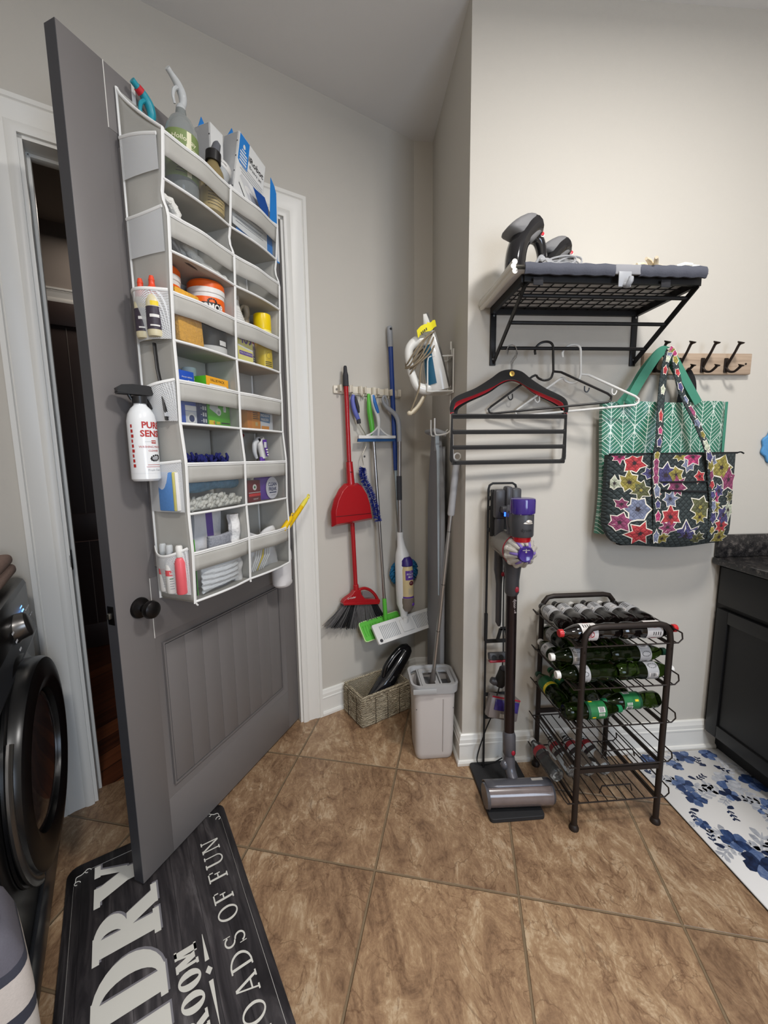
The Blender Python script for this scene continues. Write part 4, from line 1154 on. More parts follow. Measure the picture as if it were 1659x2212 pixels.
for z in (1.205, 1.165, 1.075): mb.box((.553, 1.622, z), (.022, .012, .016), M_matblk, .002)
mb.box((.602, 1.612, 1.145), (.105, .010, .19), M_matblk, .004); mb.build('back_plate', vs_)
M_dg = mat('charcoal_plastic', (62, 62, 66), .38, vary=.03); M_gm = mat('gunmetal_plastic', (92, 92, 98), .28, .35, vary=.03)
mb = MB(); mb.box((.578, 1.590, 1.185), (.046, .042, .115), M_dg, .010); mb.box((.642, 1.590, 1.195), (.040, .042, .105), M_dg, .010); mb.box((.607, 1.578, 1.195), (.026, .046, .12), M_dg, .008); mb.box((.580, 1.594, 1.085), (.036, .034, .09), M_dg, .010)
mb.build('charging_dock', vs_)
mb = MB(); mb.tube(catmull([(.612, 1.60, 1.04), (.614, 1.612, .90), (.617, 1.618, .70), (.622, 1.622, .50), (.600, 1.632, .30), (.556, 1.630, .18), (.520, 1.625, .06), (.535, 1.625, .024), (.590, 1.630, .022), (.635, 1.628, .045)], 8), .0026, M_blk, 6); mb.build('power_lead', vs_)

vc = thing('cordless_vacuum', 'cordless stick vacuum with purple filter cap docked on the black floor stand', 'vacuum', T(0, 0, 0))
M_clr = mat('clear_bin_plastic', (196, 190, 182), .12, trans=.55, ior=1.15, vary=.15, vscale=18); M_purp = mat('purple_filter', (54, 34, 116), .15, vary=.06, coat=.4); M_lpurp = mat('lilac_plastic', (120, 100, 168), .25)
M_slv = mat('silver_plastic', (196, 190, 182), .25, .35, vary=.03); M_dred = mat('dark_red_catch', (150, 26, 46), .3)
VX = .606
def cyl(mb, x, y, z, prof, m, seg=28, **k): mb.lathe(prof, m, T(x, y, z), seg, **k)
mb = MB(); cyl(mb, VX, 1.430, 0, [(0, 1.085), (.038, 1.085), (.0405, 1.09), (.0405, 1.165), (.039, 1.170)], M_dg); mb.box((VX, 1.485, 1.135), (.048, .075, .07), M_dg, .012)
mb.text('dyson', .017, mat('grey_lettering', (22, 22, 24), .4), T(VX, 1.430, 1.112), wrap=.0409, bold=.01)
mb.blob((VX + .008, 1.3905, 1.142), (.012, .003, .0075), M_slv, seg=12, rings=8); mb.blob((VX + .005, 1.390, 1.137), (.017, .0015, .0035), M_slv, seg=12, rings=8)
mb.build('motor_body', vc)
mb = MB(); cyl(mb, VX, 1.430, 0, [(.0405, 1.166), (.0440, 1.170), (.0445, 1.176), (.0445, 1.215), (.043, 1.221), (.038, 1.223), (0, 1.223)], M_purp); mb.build('filter_cap', vc)
mb = MB(); cyl(mb, VX, 1.430, 0, [(0, 1.066), (.030, 1.066), (.0325, 1.072), (.034, 1.088), (.030, 1.089)], mat('red_ring', (176, 22, 34), .2, coat=.4)); cyl(mb, VX, 1.430, 0, [(0, 1.046), (.016, 1.05), (.026, 1.058), (.030, 1.067)], M_slv); mb.build('red_collar', vc)
# cyclones around a horizontal axis pointing to the room
CZ = 1.026
AX = T(VX, 1.448, CZ) @ RX(90) @ Matrix.Scale(1.10, 4)
mb = MB(); mb.lathe([(0, -.16), (.040, -.16), (.047, -.155), (.052, -.02), (.054, 0), (.050, .012), (0, .012)], M_clr, AX, 28); mb.lathe([(.0535, -.012), (.0552, -.010), (.0552, -.006), (.0535, -.004)], M_dred, AX, 28); mb.build('dust_bin', vc)
mb = MB(); mb.lathe([(0, -.14), (.026, -.14), (.030, -.13), (.030, -.02), (0, -.02)], mat('dusty_shroud', (150, 144, 138), .8, vary=.2, vscale=60), AX, 20); mb.build('shroud', vc)
mb = MB(); mb.lathe([(0, .0), (.050, .0), (.053, .008), (.048, .022), (.034, .034), (.020, .038), (0, .038)], M_slv, AX, 28)
for k in range(12):
    a = 2 * PI * k / 12 + .26; c = AX @ Vector((.047 * math.cos(a), .047 * math.sin(a), .010)); e = AX @ Vector((.026 * math.cos(a), .026 * math.sin(a), .048))
    mb.tube([c, c.lerp(e, .35) , c.lerp(e, .7), e], [.0115, .0105, .0075, .005], M_slv, 10); mb.blob(c, (.0125, .0125, .0125), M_slv, seg=12, rings=8)
mb.build('cyclone_cluster', vc)
mb = MB()
for k in range(6):
    a = 2 * PI * k / 6; mb.tube([AX @ Vector((.042 * math.cos(a), .042 * math.sin(a), .026)), AX @ Vector((.030 * math.cos(a), .030 * math.sin(a), .046)), AX @ Vector((.020 * math.cos(a), .020 * math.sin(a), .052))], [.004, .006, .005], M_lpurp, 8)
mb.lathe([(.022, .038), (.0255, .044), (.0265, .054), (.0235, .058), (.020, .056), (0, .056)], M_purp, AX, 28)
mb.tube([AX @ Vector((0, .006, .0565)), AX @ Vector((0, .019, .0565))], .0012, M_slv, 6); mb.tube([AX @ Vector((-.012, .014, .0565)), AX @ Vector((.012, .014, .0565))], .0010, M_slv, 6); mb.blob(AX @ Vector((0, .008, .0565)), (.0032, .001, .0035), M_slv, seg=8, rings=6)
mb.build('purple_hub', vc)
mb = MB()
mb.tube(catmull([(VX, 1.555, 1.175), (VX - .006, 1.535, 1.155), (VX - .008, 1.515, 1.10), (VX - .006, 1.505, 1.06)], 5), [.014, .016, .015, .017], M_gm, 12); mb.box((VX - .016, 1.560, 1.165), (.036, .040, .030), M_dg, .010); mb.build('handle', vc)
mb = MB(); mb.box((VX - .022, 1.536, 1.150), (.010, .004, .016), mat('blue_charge_light', (40, 90, 255), .3, emit=4.0), .001)
mb.build('charge_light', vc)
mb = MB()
mb.tube([(VX - .002, 1.500, .985), (VX - .002, 1.500, .945), (VX - .002, 1.502, .90), (VX - .001, 1.503, .850), (VX - .001, 1.503, .838)], [.040, .031, .027, .027, .020], M_dg, 20); mb.blob((VX + .008, 1.4775, .868), (.0085, .004, .012), M_dred, seg=14, rings=8); mb.build('wand_socket', vc)
mb = MB(); mb.tube([(VX - .001, 1.503, .842), (VX + .002, 1.496, .262)], .0205, mat('dark_bronze_wand', (44, 35, 36), .22, .55), 20)
mb.text('dyson v8', .016, mat('pale_lettering', (170, 160, 160), .4), T(VX + .004, 1.503, .80) @ RY(90) @ T(0, -.0208, 0), bold=.005); mb.build('wand', vc)
mb = MB(); mb.tube([(VX + .002, 1.496, .270), (VX + .002, 1.494, .255), (VX + .003, 1.490, .180), (VX + .003, 1.489, .172)], [.021, .0255, .0255, .021], M_gm, 20); mb.blob((VX + .010, 1.4655, .195), (.008, .004, .011), M_dred, seg=14, rings=8); mb.build('wand_collar', vc)
mb = MB(); mb.tube(catmull([(VX + .003, 1.489, .178), (VX + .002, 1.484, .140), (VX + .004, 1.468, .108), (VX + .010, 1.430, .075)], 5), [.019, .024, .022, .022, .019], M_gm, 16); mb.blob((VX - .018, 1.480, .135), (.018, .016, .020), M_gm, seg=14, rings=8); mb.build('swivel_neck', vc)
hd = T(VX + .012, 1.418, .062)
mb = MB(); mb.tube([(VX + .012 - .125, 1.418, .064), (VX + .012 + .125, 1.408, .064)], .044, mat('cloudy_roller_window', (112, 100, 98), .2, vary=.25, vscale=30, coat=.6), 24)
mb.build('brush_roller', vc)
mb = MB()
def hood(u, v):
    a = R(20 + 95 * v); x = -.128 + .256 * u
    return (VX + .012 + x, 1.418 - .010 * u + .0475 * math.cos(a) + .003, .064 + .0475 * math.sin(a))
mb.sheet(hood, 6, 10, M_gm); mb.box((VX + .012, 1.452, .045), (.25, .035, .050), M_dg, .010); mb.build('head_cover', vc, solid=.003)
for s1 in (-1, 1):
    mb = MB(); mb.tube([(VX + .012 + s1 * .123, 1.413, .064), (VX + .012 + s1 * .134, 1.413, .064)], [.047, .043], M_gm, 24); mb.build('end_cap', vc)
mb = MB(); mb.box((VX + .090, 1.4215, .1125), (.045, .012, .001), M_slv, X=None); mb.build('spec_sticker', vc)
# tools on the stand
ct = thing('crevice_tool', 'long black crevice tool hanging on the vacuum stand behind the wand', 'vacuum tool', T(.578, 1.578, 0))
mb = MB(); mb.tube([(0, 0, 1.02), (0, 0, .92), (.002, 0, .895), (.003, 0, .86), (.004, 0, .70), (.008, 0, .682)], [.019, .019, .016, .0125, .012, .006], M_dg, 14, flat=.8); mb.build('nozzle', ct)
mb = MB(); mb.blob((.012, -.016, .905), (.007, .004, .010), M_dred, seg=12, rings=8); mb.build('catch', ct)
st_ = thing('soft_brush_tool', 'black and red soft brush tool clipped to the vacuum stand', 'vacuum tool', T(.598, 1.592, .545) @ RX(-18))
mb = MB(); mb.box((0, 0, 0), (.098, .030, .030), M_dg, .006)
for k in range(3): mb.tube([(-.03 + .03 * k, -.008, -.004), (-.03 + .03 * k, -.019, -.004)], .010, M_matblk, 12)
mb.build('tool_body', st_)
mb = MB(); mb.box((0, 0, -.020), (.095, .026, .010), M_dred, .002); mb.build('bristle_strip', st_)
mt = thing('combination_tool', 'dusty black combination tool on the vacuum stand under the brush tool', 'vacuum tool', T(.606, 1.578, .455))
mb = MB(); mb.tube(catmull([(.005, -.01, .045), (.004, -.006, .020), (-.004, 0, -.010), (-.012, .006, -.035)], 5), [.022, .026, .026, .020], M_matblk, 14); mb.tube([(.005, -.010, .046), (.0052, -.0105, .049)], [.020, .014], M_dg, 14); mb.build('socket', mt)
mb = MB(); mb.tube(catmull([(-.010, .004, -.015), (-.030, .004, -.018), (-.046, .006, -.010)], 5), [.016, .017, .013], M_dg, 12); mb.tube([(-.012, 0, -.04), (-.024, -.006, -.075)], .0025, M_matblk, 6); mb.build('brush', mt)
mm_ = thing('mini_motor_head', 'grey boxy mini motor tool tilted at the foot of the vacuum stand', 'vacuum tool', T(.612, 1.586, .318) @ RY(14) @ RX(-12))
mb = MB(); mb.box((0, 0, 0), (.130, .048, .094), mat('grey_tool_shell', (120, 112, 110), .35, .2, vary=.08), .008); mb.build('shell', mm_)
mb = MB(); mb.box((.006, -.0255, .012), (.105, .004, .044), mat('violet_brush_window', (54, 44, 110), .2, vary=.5, vscale=60), .003); mb.box((-.002, -.0255, -.030), (.030, .002, .016), M_slv); mb.box((0, -.025, .042), (.124, .002, .006), M_dred)
mb.build('brush_window', mm_)

# ================================================================== BOTTLE RACK
M_iron = mat('brown_black_iron', (44, 36, 32), .5, .35, vary=.08)
rk = thing('bottle_rack', 'five tier dark iron wire rack of soda bottles standing by the floral mat', 'rack', T(0, 0, 0))
RX0, RX1, RY0, RY1 = .789, 1.107, 1.306, 1.628
for x in (RX0, RX1):
    for y in (RY0, RY1):
        mb = MB(); mb.tube([(x, y, .012), (x, y, .70)], .0105, M_iron, 14)
        mb.lathe([(0, 0), (.017, 0), (.018, .006), (.014, .016), (.0105, .020), (0, .020)], M_iron, T(x, y, 0), 16); mb.build('leg', rk)
for y in (RY0, RY1):
    mb = MB(); mb.tube([(RX0, y, .69), (RX0, y, .72), (RX0 + .006, y, .755), (RX0 + .024, y, .777), (RX0 + .05, y, .782), (RX1 - .05, y, .782), (RX1 - .024, y, .777), (RX1 - .006, y, .755), (RX1, y, .72), (RX1, y, .69)], .0105, M_iron, 14); mb.build('top_hoop', rk)
SHZ = [.713, .556, .410, .254, .110]
for i, z in enumerate(SHZ):
    mb = MB(); xa, xb = RX0 - .052, RX1 + .040; w = .0026
    for y in (RY0 - .006, RY1 - .020):
        mb.tube([(xa + .004, y, z + .022), (xa + .020, y, z), (xb - .014, y, z), (xb, y, z + .014), (xb - .004, y, z + .036)], w, M_iron, 6)
    for sx_, zz in ((xa + .004, z + .022), (xb - .004, z + .036)): mb.tube([(sx_, RY0 - .006, zz), (sx_, RY1 - .02, zz)], w, M_iron, 6)
    for k in range(11): x = xa + .03 + (xb - xa - .05) * k / 10; mb.tube([(x, RY0 - .006, z), (x, RY1 - .020, z)], w * .85, M_iron, 6)
    if i >= 3:                                          # low wire fences that stop bottles rolling
        for y, x0 in ((RY1 - .05, .86), (RY0 + .03, .90)): mb.tube([(x0, y, z + .002), (x0 + .008, y, z + .030), (x0 + .12, y, z + .030), (x0 + .128, y, z + .002)], w, M_iron, 6)
    mb.build('wire_shelf', rk)
    for x in (RX0, RX1):
        mb = MB(); barp(mb, (x, RY0, z - .006), (x, RY1, z - .006), .008, .010, M_iron); mb.build('shelf_rail', rk)
for y, z in ((RY1, .262), (RY0, .236)):
    mb = MB(); barp(mb, (RX0, y, z), (RX1, y, z), .012, .016, M_iron); mb.build('cross_brace', rk)
# bottles
def soda(nm, label, liquid, cap, lab, drawing, group, ridged=False, lz=(.095, .155), r=.0325, L=.232, clear=None):
    t = thing(nm, label, 'bottle', None, group)
    mb = MB()
    if ridged:
        prof = [(0, .004), (.022, 0), (.030, .006), (r, .018)] + [(r - (.0022 if k % 2 else 0), .026 + .011 * k) for k in range(8)] + [(r, .118), (r, .150), (.028, .172), (.018, .190), (.0125, .200), (.0125, .212)]
    else:
        prof = [(0, .006), (.016, 0), (.026, .001), (r, .014), (r, .050), (r - .003, .066), (r - .0032, .080), (r, .094), (r, .158), (.030, .172), (.022, .194), (.0145, .210), (.0125, .214), (.0125, .220)]
    mb.lathe(prof, liquid, None, 22); mb.build('bottle_body', t)
    mb = MB(); z1 = prof[-1][1]
    mb.lathe([(.0125, z1 - .004), (.0148, z1 - .003), (.0148, z1 + .011), (.0135, z1 + .013), (0, z1 + .013)], cap, None, 20); mb.build('cap', t)
    if lab:
        mb = MB(); mb.lathe([(r + .0003, lz[0]), (r + .0004, lz[1])], lab, None, 22); drawing(mb, r + .0007, lz); mb.build('label', t)
    return t
M_cola = mat('dark_cola', (14, 9, 8), .06, coat=.6, vary=0); M_gpet = mat('green_bottle_plastic', (54, 76, 28), .05, trans=.92, ior=1.30, vary=0); M_wpet = mat('clear_bottle_plastic', (236, 240, 242), .06, trans=.95, ior=1.22, vary=0)
M_capw = mat('white_cap', (226, 224, 220), .4); M_capr = mat('red_cap', (190, 40, 44), .35); M_capg = mat('green_cap', (36, 128, 84), .35); M_capdg = mat('dark_green_cap', (18, 60, 44), .35); M_capb = mat('black_cap', (26, 25, 26), .35)
M_lgrey = mat('silver_grey_label', (166, 166, 168), .4, vary=.06, vscale=60); M_lwhite = mat('white_label', (222, 218, 216), .45); M_lgreen = mat('green_label', (34, 112, 62), .4, vary=.05); M_yel = mat('yellow_label', (232, 204, 40), .45); M_lblk = mat('label_black_print', (34, 32, 34), .5); M_lred = mat('label_red_print', (176, 40, 48), .5)
def draw_grey(mb, r, lz):
    z = lz[1] - .010
    for a in range(0, 360, 90):
        mb.patch(a - 22, a + 8, lz[0] + .012, lz[0] + .034, r, M_lwhite)
        for k in range(6): mb.patch(a - 19 + 4 * k, a - 17.4 + 4 * k, lz[0] + .016, lz[0] + .030, r + .0003, M_lblk, n=1)
        for k in range(4): mb.patch(a + 18, a + 48, z - .010 * k, z - .010 * k + .004, r, M_lblk, n=4)
def draw_diet(mb, r, lz):
    for a in range(0, 360, 120):
        for k in range(4): mb.patch(a - 36, a - 10 - 3 * (k % 2), lz[1] - .012 - .009 * k, lz[1] - .009 - .009 * k, r, M_lblk, n=4)
        mb.text('cola', .030, M_lred, RZ(a + 35) @ T(0, 0, (lz[0] + lz[1]) / 2) @ RY(78), wrap=None) if False else None
        for q in range(16):
            b0 = 2 * PI * q / 16; b1 = 2 * PI * (q + 1) / 16; f = lambda b: (a + 35 + 22 * math.cos(b), (lz[0] + lz[1]) / 2 + .014 * math.sin(b))
            p, s_ = f(b0), f(b1); mb.patch(min(p[0], s_[0]) - .8, max(p[0], s_[0]) + .8, min(p[1], s_[1]) - .0006, max(p[1], s_[1]) + .0006, r, M_lred, n=2)
        for q in range(5): mb.patch(a + 20 + 6 * q, a + 24 + 6 * q, lz[0] + .024 + .004 * (q % 2), lz[0] + .036, r, M_lred, n=2)
def draw_ale(mb, r, lz):
    for a in range(0, 360, 120):
        mb.patch(a - 30, a, lz[0] + .006, lz[1] - .006, r, M_lwhite)
        for k in range(9): mb.patch(a - 28 + 3 * k, a - 26.6 + 3 * k, lz[0] + .010, lz[0] + .030, r + .0003, M_lblk, n=1)
        for k in range(4): mb.patch(a - 27, a - 6, lz[1] - .024 + .004 * k, lz[1] - .0225 + .004 * k, r + .0003, M_lblk, n=3)
        for q in range(14):
            b0 = 2 * PI * q / 14; mb.patch(a + 40 + 16 * math.cos(b0), a + 45 + 16 * math.cos(b0), (lz[0] + lz[1]) / 2 + .016 * math.sin(b0), (lz[0] + lz[1]) / 2 + .003 + .016 * math.sin(b0), r, M_lblk, n=2)
def draw_ginger(mb, r, lz):
    mb.patch(0, 360, lz[0], lz[0] + .010, r - .0001, mat('dark_green_band', (16, 70, 44), .4), n=24)
    for a in range(0, 360, 120):
        mb.patch(a - 20, a + 14, lz[1] - .034, lz[1] - .008, r, M_lwhite)
        for k in range(8): mb.patch(a - 17 + 3.6 * k, a - 15 + 3.6 * k, lz[1] - .031, lz[1] - .012, r + .0003, M_lblk, n=1)
        for k in range(4): mb.patch(a + 20, a + 40, lz[1] - .014 - .006 * k, lz[1] - .011 - .006 * k, r, M_lwhite, n=3)
        mb.patch(a + 44, a + 58, lz[0] + .016, lz[0] + .030, r, M_yel)
def lying(x, y, z, ang_cap, roll=0, tilt=0):
    """bottle on its side with its cap pointing along ang_cap in plan, middle of the bottle at x, y"""
    return T(x, y, z) @ RZ(ang_cap) @ RY(90 - tilt) @ RZ(roll) @ Matrix.Scale(.94, 4) @ T(0, 0, -.118)
G1, G2, G3, G4, G5 = 'cola bottles lying on the top of the rack', 'ginger ale bottles on the second tier', 'bottles with green labels on the third tier', 'clear water bottles on the lowest tier', 'cola bottles across the front of the rack'
zt = SHZ[0] + .0026 + .0306
col_t = soda('cola_bottle', '', M_cola, M_capb, M_lgrey, draw_grey, G1, lz=(.094, .156))
ords = ['first', 'second', 'third', 'fourth', 'fifth', 'sixth']
for k in range(6):
    x = RX0 - .010 + .0632 * k
    M_ = lying(x, 1.505 if k in (0, 5) else (1.520 if k % 2 else 1.508), zt, 90, 40 * k + 10, 0)
    lab_ = '%s cola bottle from the vacuum stand on the top tier, cap towards the wall' % ords[k]
    if k == 0: col_t.matrix_world = M_; col_t['label'] = lab_
    else:
        q_ = dup(col_t, M_, lab_, G1)
        if k in (2, 4):
            for c_ in q_.children:
                if c_.name.startswith('cap'): c_.data = c_.data.copy(); c_.data.materials[0] = M_capw
dt = soda('cola_bottle', 'white labelled cola bottle across the rack front, red cap over the left post', M_cola, M_capr, M_lwhite, draw_diet, G5, lz=(.094, .156))
dt.matrix_world = lying(.826, 1.3480, zt, 180, 150)
dup(dt, lying(1.052, 1.3480, zt, 0, 30), 'white labelled cola bottle whose red cap passes the right post', G5)
z2 = SHZ[1] + .0026 + .0306
al = soda('ginger_ale_bottle', 'lower green bottle across the second tier, white cap near the left post', M_gpet, M_capw, M_lgrey, draw_ale, G2, lz=(.110, .156))
al.matrix_world = lying(.822, 1.3480, z2, 180, 160)
dup(al, lying(1.050, 1.3480, z2, 0, 20), 'lower green bottle across the second tier, white cap past the right post', G2)
dup(al, lying(.810, 1.3730, z2 + .0560, 180, 200), 'upper green bottle across the second tier with a white cap beside the left post', G2)
u = dup(al, lying(1.036, 1.3730, z2 + .0560, 0, 60), 'upper green bottle across the second tier with a dark green cap', G2)
for c in u.children:
    if c.name.startswith('cap'): c.data = c.data.copy(); c.data.materials[0] = M_capdg
for k in range(6):
    dup(al, lying(RX0 - .010 + .0632 * k, 1.505 if k in (0, 5) else 1.530, z2, 90, 60 * k), '%s bottom layer green bottle from the vacuum stand on the second tier' % ords[k], G2)
for k in range(4):
    dup(al, lying(RX0 + .0216 + .0632 * k, 1.533, z2 + .0535, 90, 60 * k + 20), '%s upper layer green bottle from the vacuum stand on the second tier' % ords[k], G2)
z3 = SHZ[2] + .0026 + .0306
gi = soda('ginger_ale_bottle', 'green labelled bottle at the front of the third tier with its green cap pointing right', M_gpet, M_capg, M_lgreen, draw_ginger, G3, lz=(.084, .158))
gi.matrix_world = lying(.862, 1.3480, z3, 0, 90)
dup(gi, lying(1.020, 1.3740, z3 + .012, 180, 40), 'green labelled bottle behind the front bottle, its base at the right post', G3)
gl = soda('ginger_ale_bottle', 'dark green bottle with a yellow band at the vacuum stand end of the third tier', M_gpet, M_capdg, mat('dark_green_label', (28, 92, 52), .4), lambda mb, r, lz: (mb.patch(0, 360, lz[0] + .004, lz[0] + .020, r, M_yel, n=24), mb.text('Schweppes', .014, M_lblk, RZ(-80) @ T(0, 0, lz[0] + .012), wrap=r + .0004), mb.text('Schweppes', .014, M_lblk, RZ(40) @ T(0, 0, lz[0] + .012), wrap=r + .0004)), G3, lz=(.112, .190) if False else (.090, .158))
gl.matrix_world = lying(RX0 - .014, 1.505, z3, 90, 0)
for k in range(1, 5):
    dup(gi, lying(RX0 - .010 + .0632 * k, 1.532, z3, 90, 60 * k), '%s green bottle from the vacuum stand deep in the third tier' % ords[k], G3)
z5 = SHZ[4] + .0026 + .0295
wb = soda('water_bottle', '', M_wpet, M_capw, mat('red_white_label', (158, 46, 52), .4, vary=.3, vscale=70), lambda mb, r, lz: mb.patch(-50, 20, lz[0] + .006, lz[1] - .006, r, M_lwhite), G4, ridged=True, lz=(.126, .150), r=.031)
for k in range(4):
    lab_ = '%s clear water bottle from the vacuum stand on the lowest tier' % ords[k]; M_ = lying((.760, .838, .904, .970)[k], 1.504 if k == 0 else 1.52, z5, 90 + (3 if k == 0 else 0), 50 * k)
    if k == 0: wb.matrix_world = M_; wb['label'] = lab_
    else: dup(wb, M_, lab_, G4)

# ================================================================== TOOLS ON THE DOOR WALL
M_ivory = mat('ivory_plastic', (222, 214, 198), .45); M_redp = mat('red_plastic', (166, 22, 30), .28, vary=.04, coat=.3); M_gryp = mat('grey_plastic', (160, 162, 166), .45)
M_chr = mat('brushed_aluminium', (176, 174, 172), .28, .95, vary=.04); M_whp = mat('white_plastic', (222, 221, 218), .35); M_dkp = mat('dark_grey_rubber', (52, 52, 56), .7)
M_blu = mat('royal_blue_plastic', (36, 66, 140), .3, vary=.04); M_grn = mat('lime_green_plastic', (94, 186, 66), .35, vary=.04); M_peri = mat('periwinkle_plastic', (96, 104, 178), .4)
rl = thing('tool_holder', 'ivory wall rail with spring clips holding the broom and mops', 'holder', lw(0, 0, 0))
mb = MB(); mb.box((1.170, -.006, 1.712), (.404, .012, .040), M_ivory, .006)
mb.build('rail', rl)
for x in (.983, 1.358):
    mb = MB(); mb.tube([(x, -.012, 1.712), (x, -.0145, 1.712)], .0055, M_chr, 10); mb.build('screw', rl)
for x in (1.021, 1.085, 1.165, 1.245, 1.328):
    mb = MB()
    mb.box((x, -.0135, 1.716), (.066, .005, .034), M_ivory, .002)
    for s1 in (-1, 1):
        mb.slab(lambda u, v: (x + s1 * (.0285 - .010 * math.sin(PI * u)) , -.012 - .034 * u, 1.698 + .036 * v), 8, 2, .004, M_ivory)
        mb.box((x + s1 * .027, -.028, 1.716), (.010, .030, .034), M_ivory, .004)
    mb.build('clip', rl)
for x in (1.062, 1.128, 1.205, 1.285):
    mb = MB(); mb.tube(catmull([(x, -.010, 1.700), (x, -.014, 1.690), (x, -.028, 1.686), (x, -.032, 1.696)], 4), .004, M_ivory, 8); mb.box((x, -.014, 1.712), (.018, .006, .034), M_ivory, .002); mb.build('hook', rl)

# broom
br = thing('broom', 'red handled angle broom with grey bristles hanging in the wall rail', 'broom', lw(0, 0, 0))
mb = MB(); mb.tube([(1.022, -.040, 1.745), (1.030, -.040, 1.35), (1.050, -.045, .67)], .0118, M_redp, 14); mb.build('handle', br)
mb = MB(); mb.tube([(1.0215, -.040, 1.726), (1.0208, -.040, 1.778), (1.0205, -.040, 1.796), (1.020, -.040, 1.818), (1.020, -.040, 1.824)], [.0148, .0142, .010, .0085, .006], M_dkp, 14); mb.build('grip', br)
mb = MB()
mb.tube([(1.050, -.045, .70), (1.052, -.045, .655)], [.015, .018], M_redp, 14)
capo = [(.966, .608), (1.185, .568), (1.196, .580), (1.192, .592), (1.10, .612), (1.075, .645), (1.072, .672), (1.034, .672), (1.020, .655), (.972, .634), (.962, .620)]
mb.prism(capo, -.062, -.030, M_redp)
loop = catmull([(1.068, -.046, .668), (1.105, -.046, .668), (1.140, -.046, .650), (1.170, -.046, .618), (1.188, -.046, .585)], 6); mb.tube(loop, .009, M_redp, 10)
mb.prism([(.966, .606), (1.186, .566), (1.190, .580), (.962, .621)], -.066, -.026, M_redp)
mb.prism([(1.088, .616), (1.165, .606), (1.130, .645), (1.088, .655)], -.050, -.042, mat('grey_web_plastic', (120, 112, 112), .5))
mb.text('O-Cedar', .014, M_whp, T(1.012, -.0665, .6385), bold=.01)
mb.build('head', br, bevel=.003)
mb = MB(); M_bg = mat('grey_bristle', (104, 102, 102), .8, vary=.3, vscale=120); M_bb = mat('black_bristle', (30, 30, 32), .85)
def bris(a0, a1, n, m, zz):
    for k in range(n):
        s = a0 + (a1 - a0) * (k + random.random()) / n
        top = Vector((.968 + .216 * s, -.040 + random.uniform(-.012, .012), .602 - .038 * s)); sp_ = (s - .52)
        l = .125 + .015 * random.random() - .03 * abs(sp_)
        end = top + Vector((sp_ * .17 - .030 * (1 - s) ** 3 + random.uniform(-.006, .006), random.uniform(-.012, .012), -l * (1 - .22 * (1 - s) ** 4)))
        mid = top.lerp(end, .5) + Vector((-sp_ * .012, 0, 0))
        mb.tube([top, mid, end], [.0016, .0015, .0011], m, 4, cap=False)
bris(.02, .22, 90, M_bg, 0); bris(.10, .40, 150, M_bb, 0); bris(.34, .80, 260, M_bg, 0); bris(.78, .99, 120, M_bb, 0)
mb.build('bristles', br, soft=180, kind='stuff')
# dustpan clipped on the broom handle
dp = thing('dustpan', 'glossy red dustpan clipped upside down onto the broom handle', 'dustpan', lw(0, 0, 0))
outl = [(.908, 1.030), (1.146, 1.046), (1.140, 1.070), (1.132, 1.125), (1.112, 1.185), (1.085, 1.228), (1.060, 1.243), (.985, 1.243), (.955, 1.215), (.925, 1.165), (.907, 1.105)]
mb = MB(); mb.prism(outl, -.070, -.058, M_redp); 
n = len(outl); c0 = (1.022, 1.12)
inn = [(c0[0] + (x - c0[0]) * .88, c0[1] + (z - c0[1]) * .88 + .004) for x, z in outl]
mb.add([(x, -.070, z) for x, z in outl] + [(x, -.094, z) for x, z in inn], [(i, (i + 1) % n, n + (i + 1) % n, n + i) for i in range(n)] + [tuple(range(n, 2 * n))], M_redp)
mb.box((1.022, -.0935, 1.083), (.205, .005, .0035), mat('dark_red_groove', (92, 12, 18), .5), X=None)
mb.build('pan', dp, bevel=.006)
mb = MB(); mb.tube([(1.0245, -.062, 1.235), (1.0225, -.060, 1.29), (1.0195, -.060, 1.352)], [.0215, .0195, .0175], M_redp, 16); mb.box((1.020, -.079, 1.30), (.012, .004, .004), mat('dark_red_groove', (92, 12, 18), .5)); mb.tube([(1.0195, -.060, 1.352), (1.0195, -.060, 1.353)], .012, M_dkp, 12); mb.build('socket', dp)
# long flexible brush with wire
bh = thing('radiator_brush', 'bendy blue wire brush with a periwinkle handle hanging beside the dustpan', 'brush', lw(0, 0, 0))
mb = MB()
mb.tube(catmull([(1.066, -.036, 1.688), (1.062, -.036, 1.665), (1.066, -.038, 1.63), (1.076, -.040, 1.595), (1.090, -.040, 1.565)], 6), [.008, .0135, .0145, .0135, .011], M_peri, 14, flat=.85)
mb.build('handle', bh)
mb = MB(); mb.tube(catmull([(1.072, -.046, 1.680), (1.074, -.050, 1.655), (1.081, -.052, 1.625), (1.087, -.051, 1.598)], 5), [.004, .0085, .009, .005], M_dkp, 12); mb.tube([(1.090, -.040, 1.568), (1.093, -.040, 1.545)], [.0115, .0105], M_dkp, 14); mb.build('grip', bh)
wire = catmull([(1.093, -.040, 1.546), (1.110, -.040, 1.52), (1.128, -.040, 1.494), (1.135, -.040, 1.460), (1.132, -.040, 1.43), (1.114, -.040, 1.395), (1.107, -.040, 1.375), (1.114, -.040, 1.335), (1.105, -.046, 1.30), (1.111, -.056, 1.25), (1.136, -.070, 1.19), (1.157, -.080, 1.115), (1.172, -.086, 1.035)], 8)
mb = MB(); mb.tube(wire, .0022, mat('twisted_wire', (150, 144, 132), .35, .8), 6); mb.build('wire', bh)
mb = MB(); M_bbr = mat('blue_bristle', (28, 48, 150), .75, vary=.25, vscale=150)
bw = [p for p in wire if p.z < 1.322]
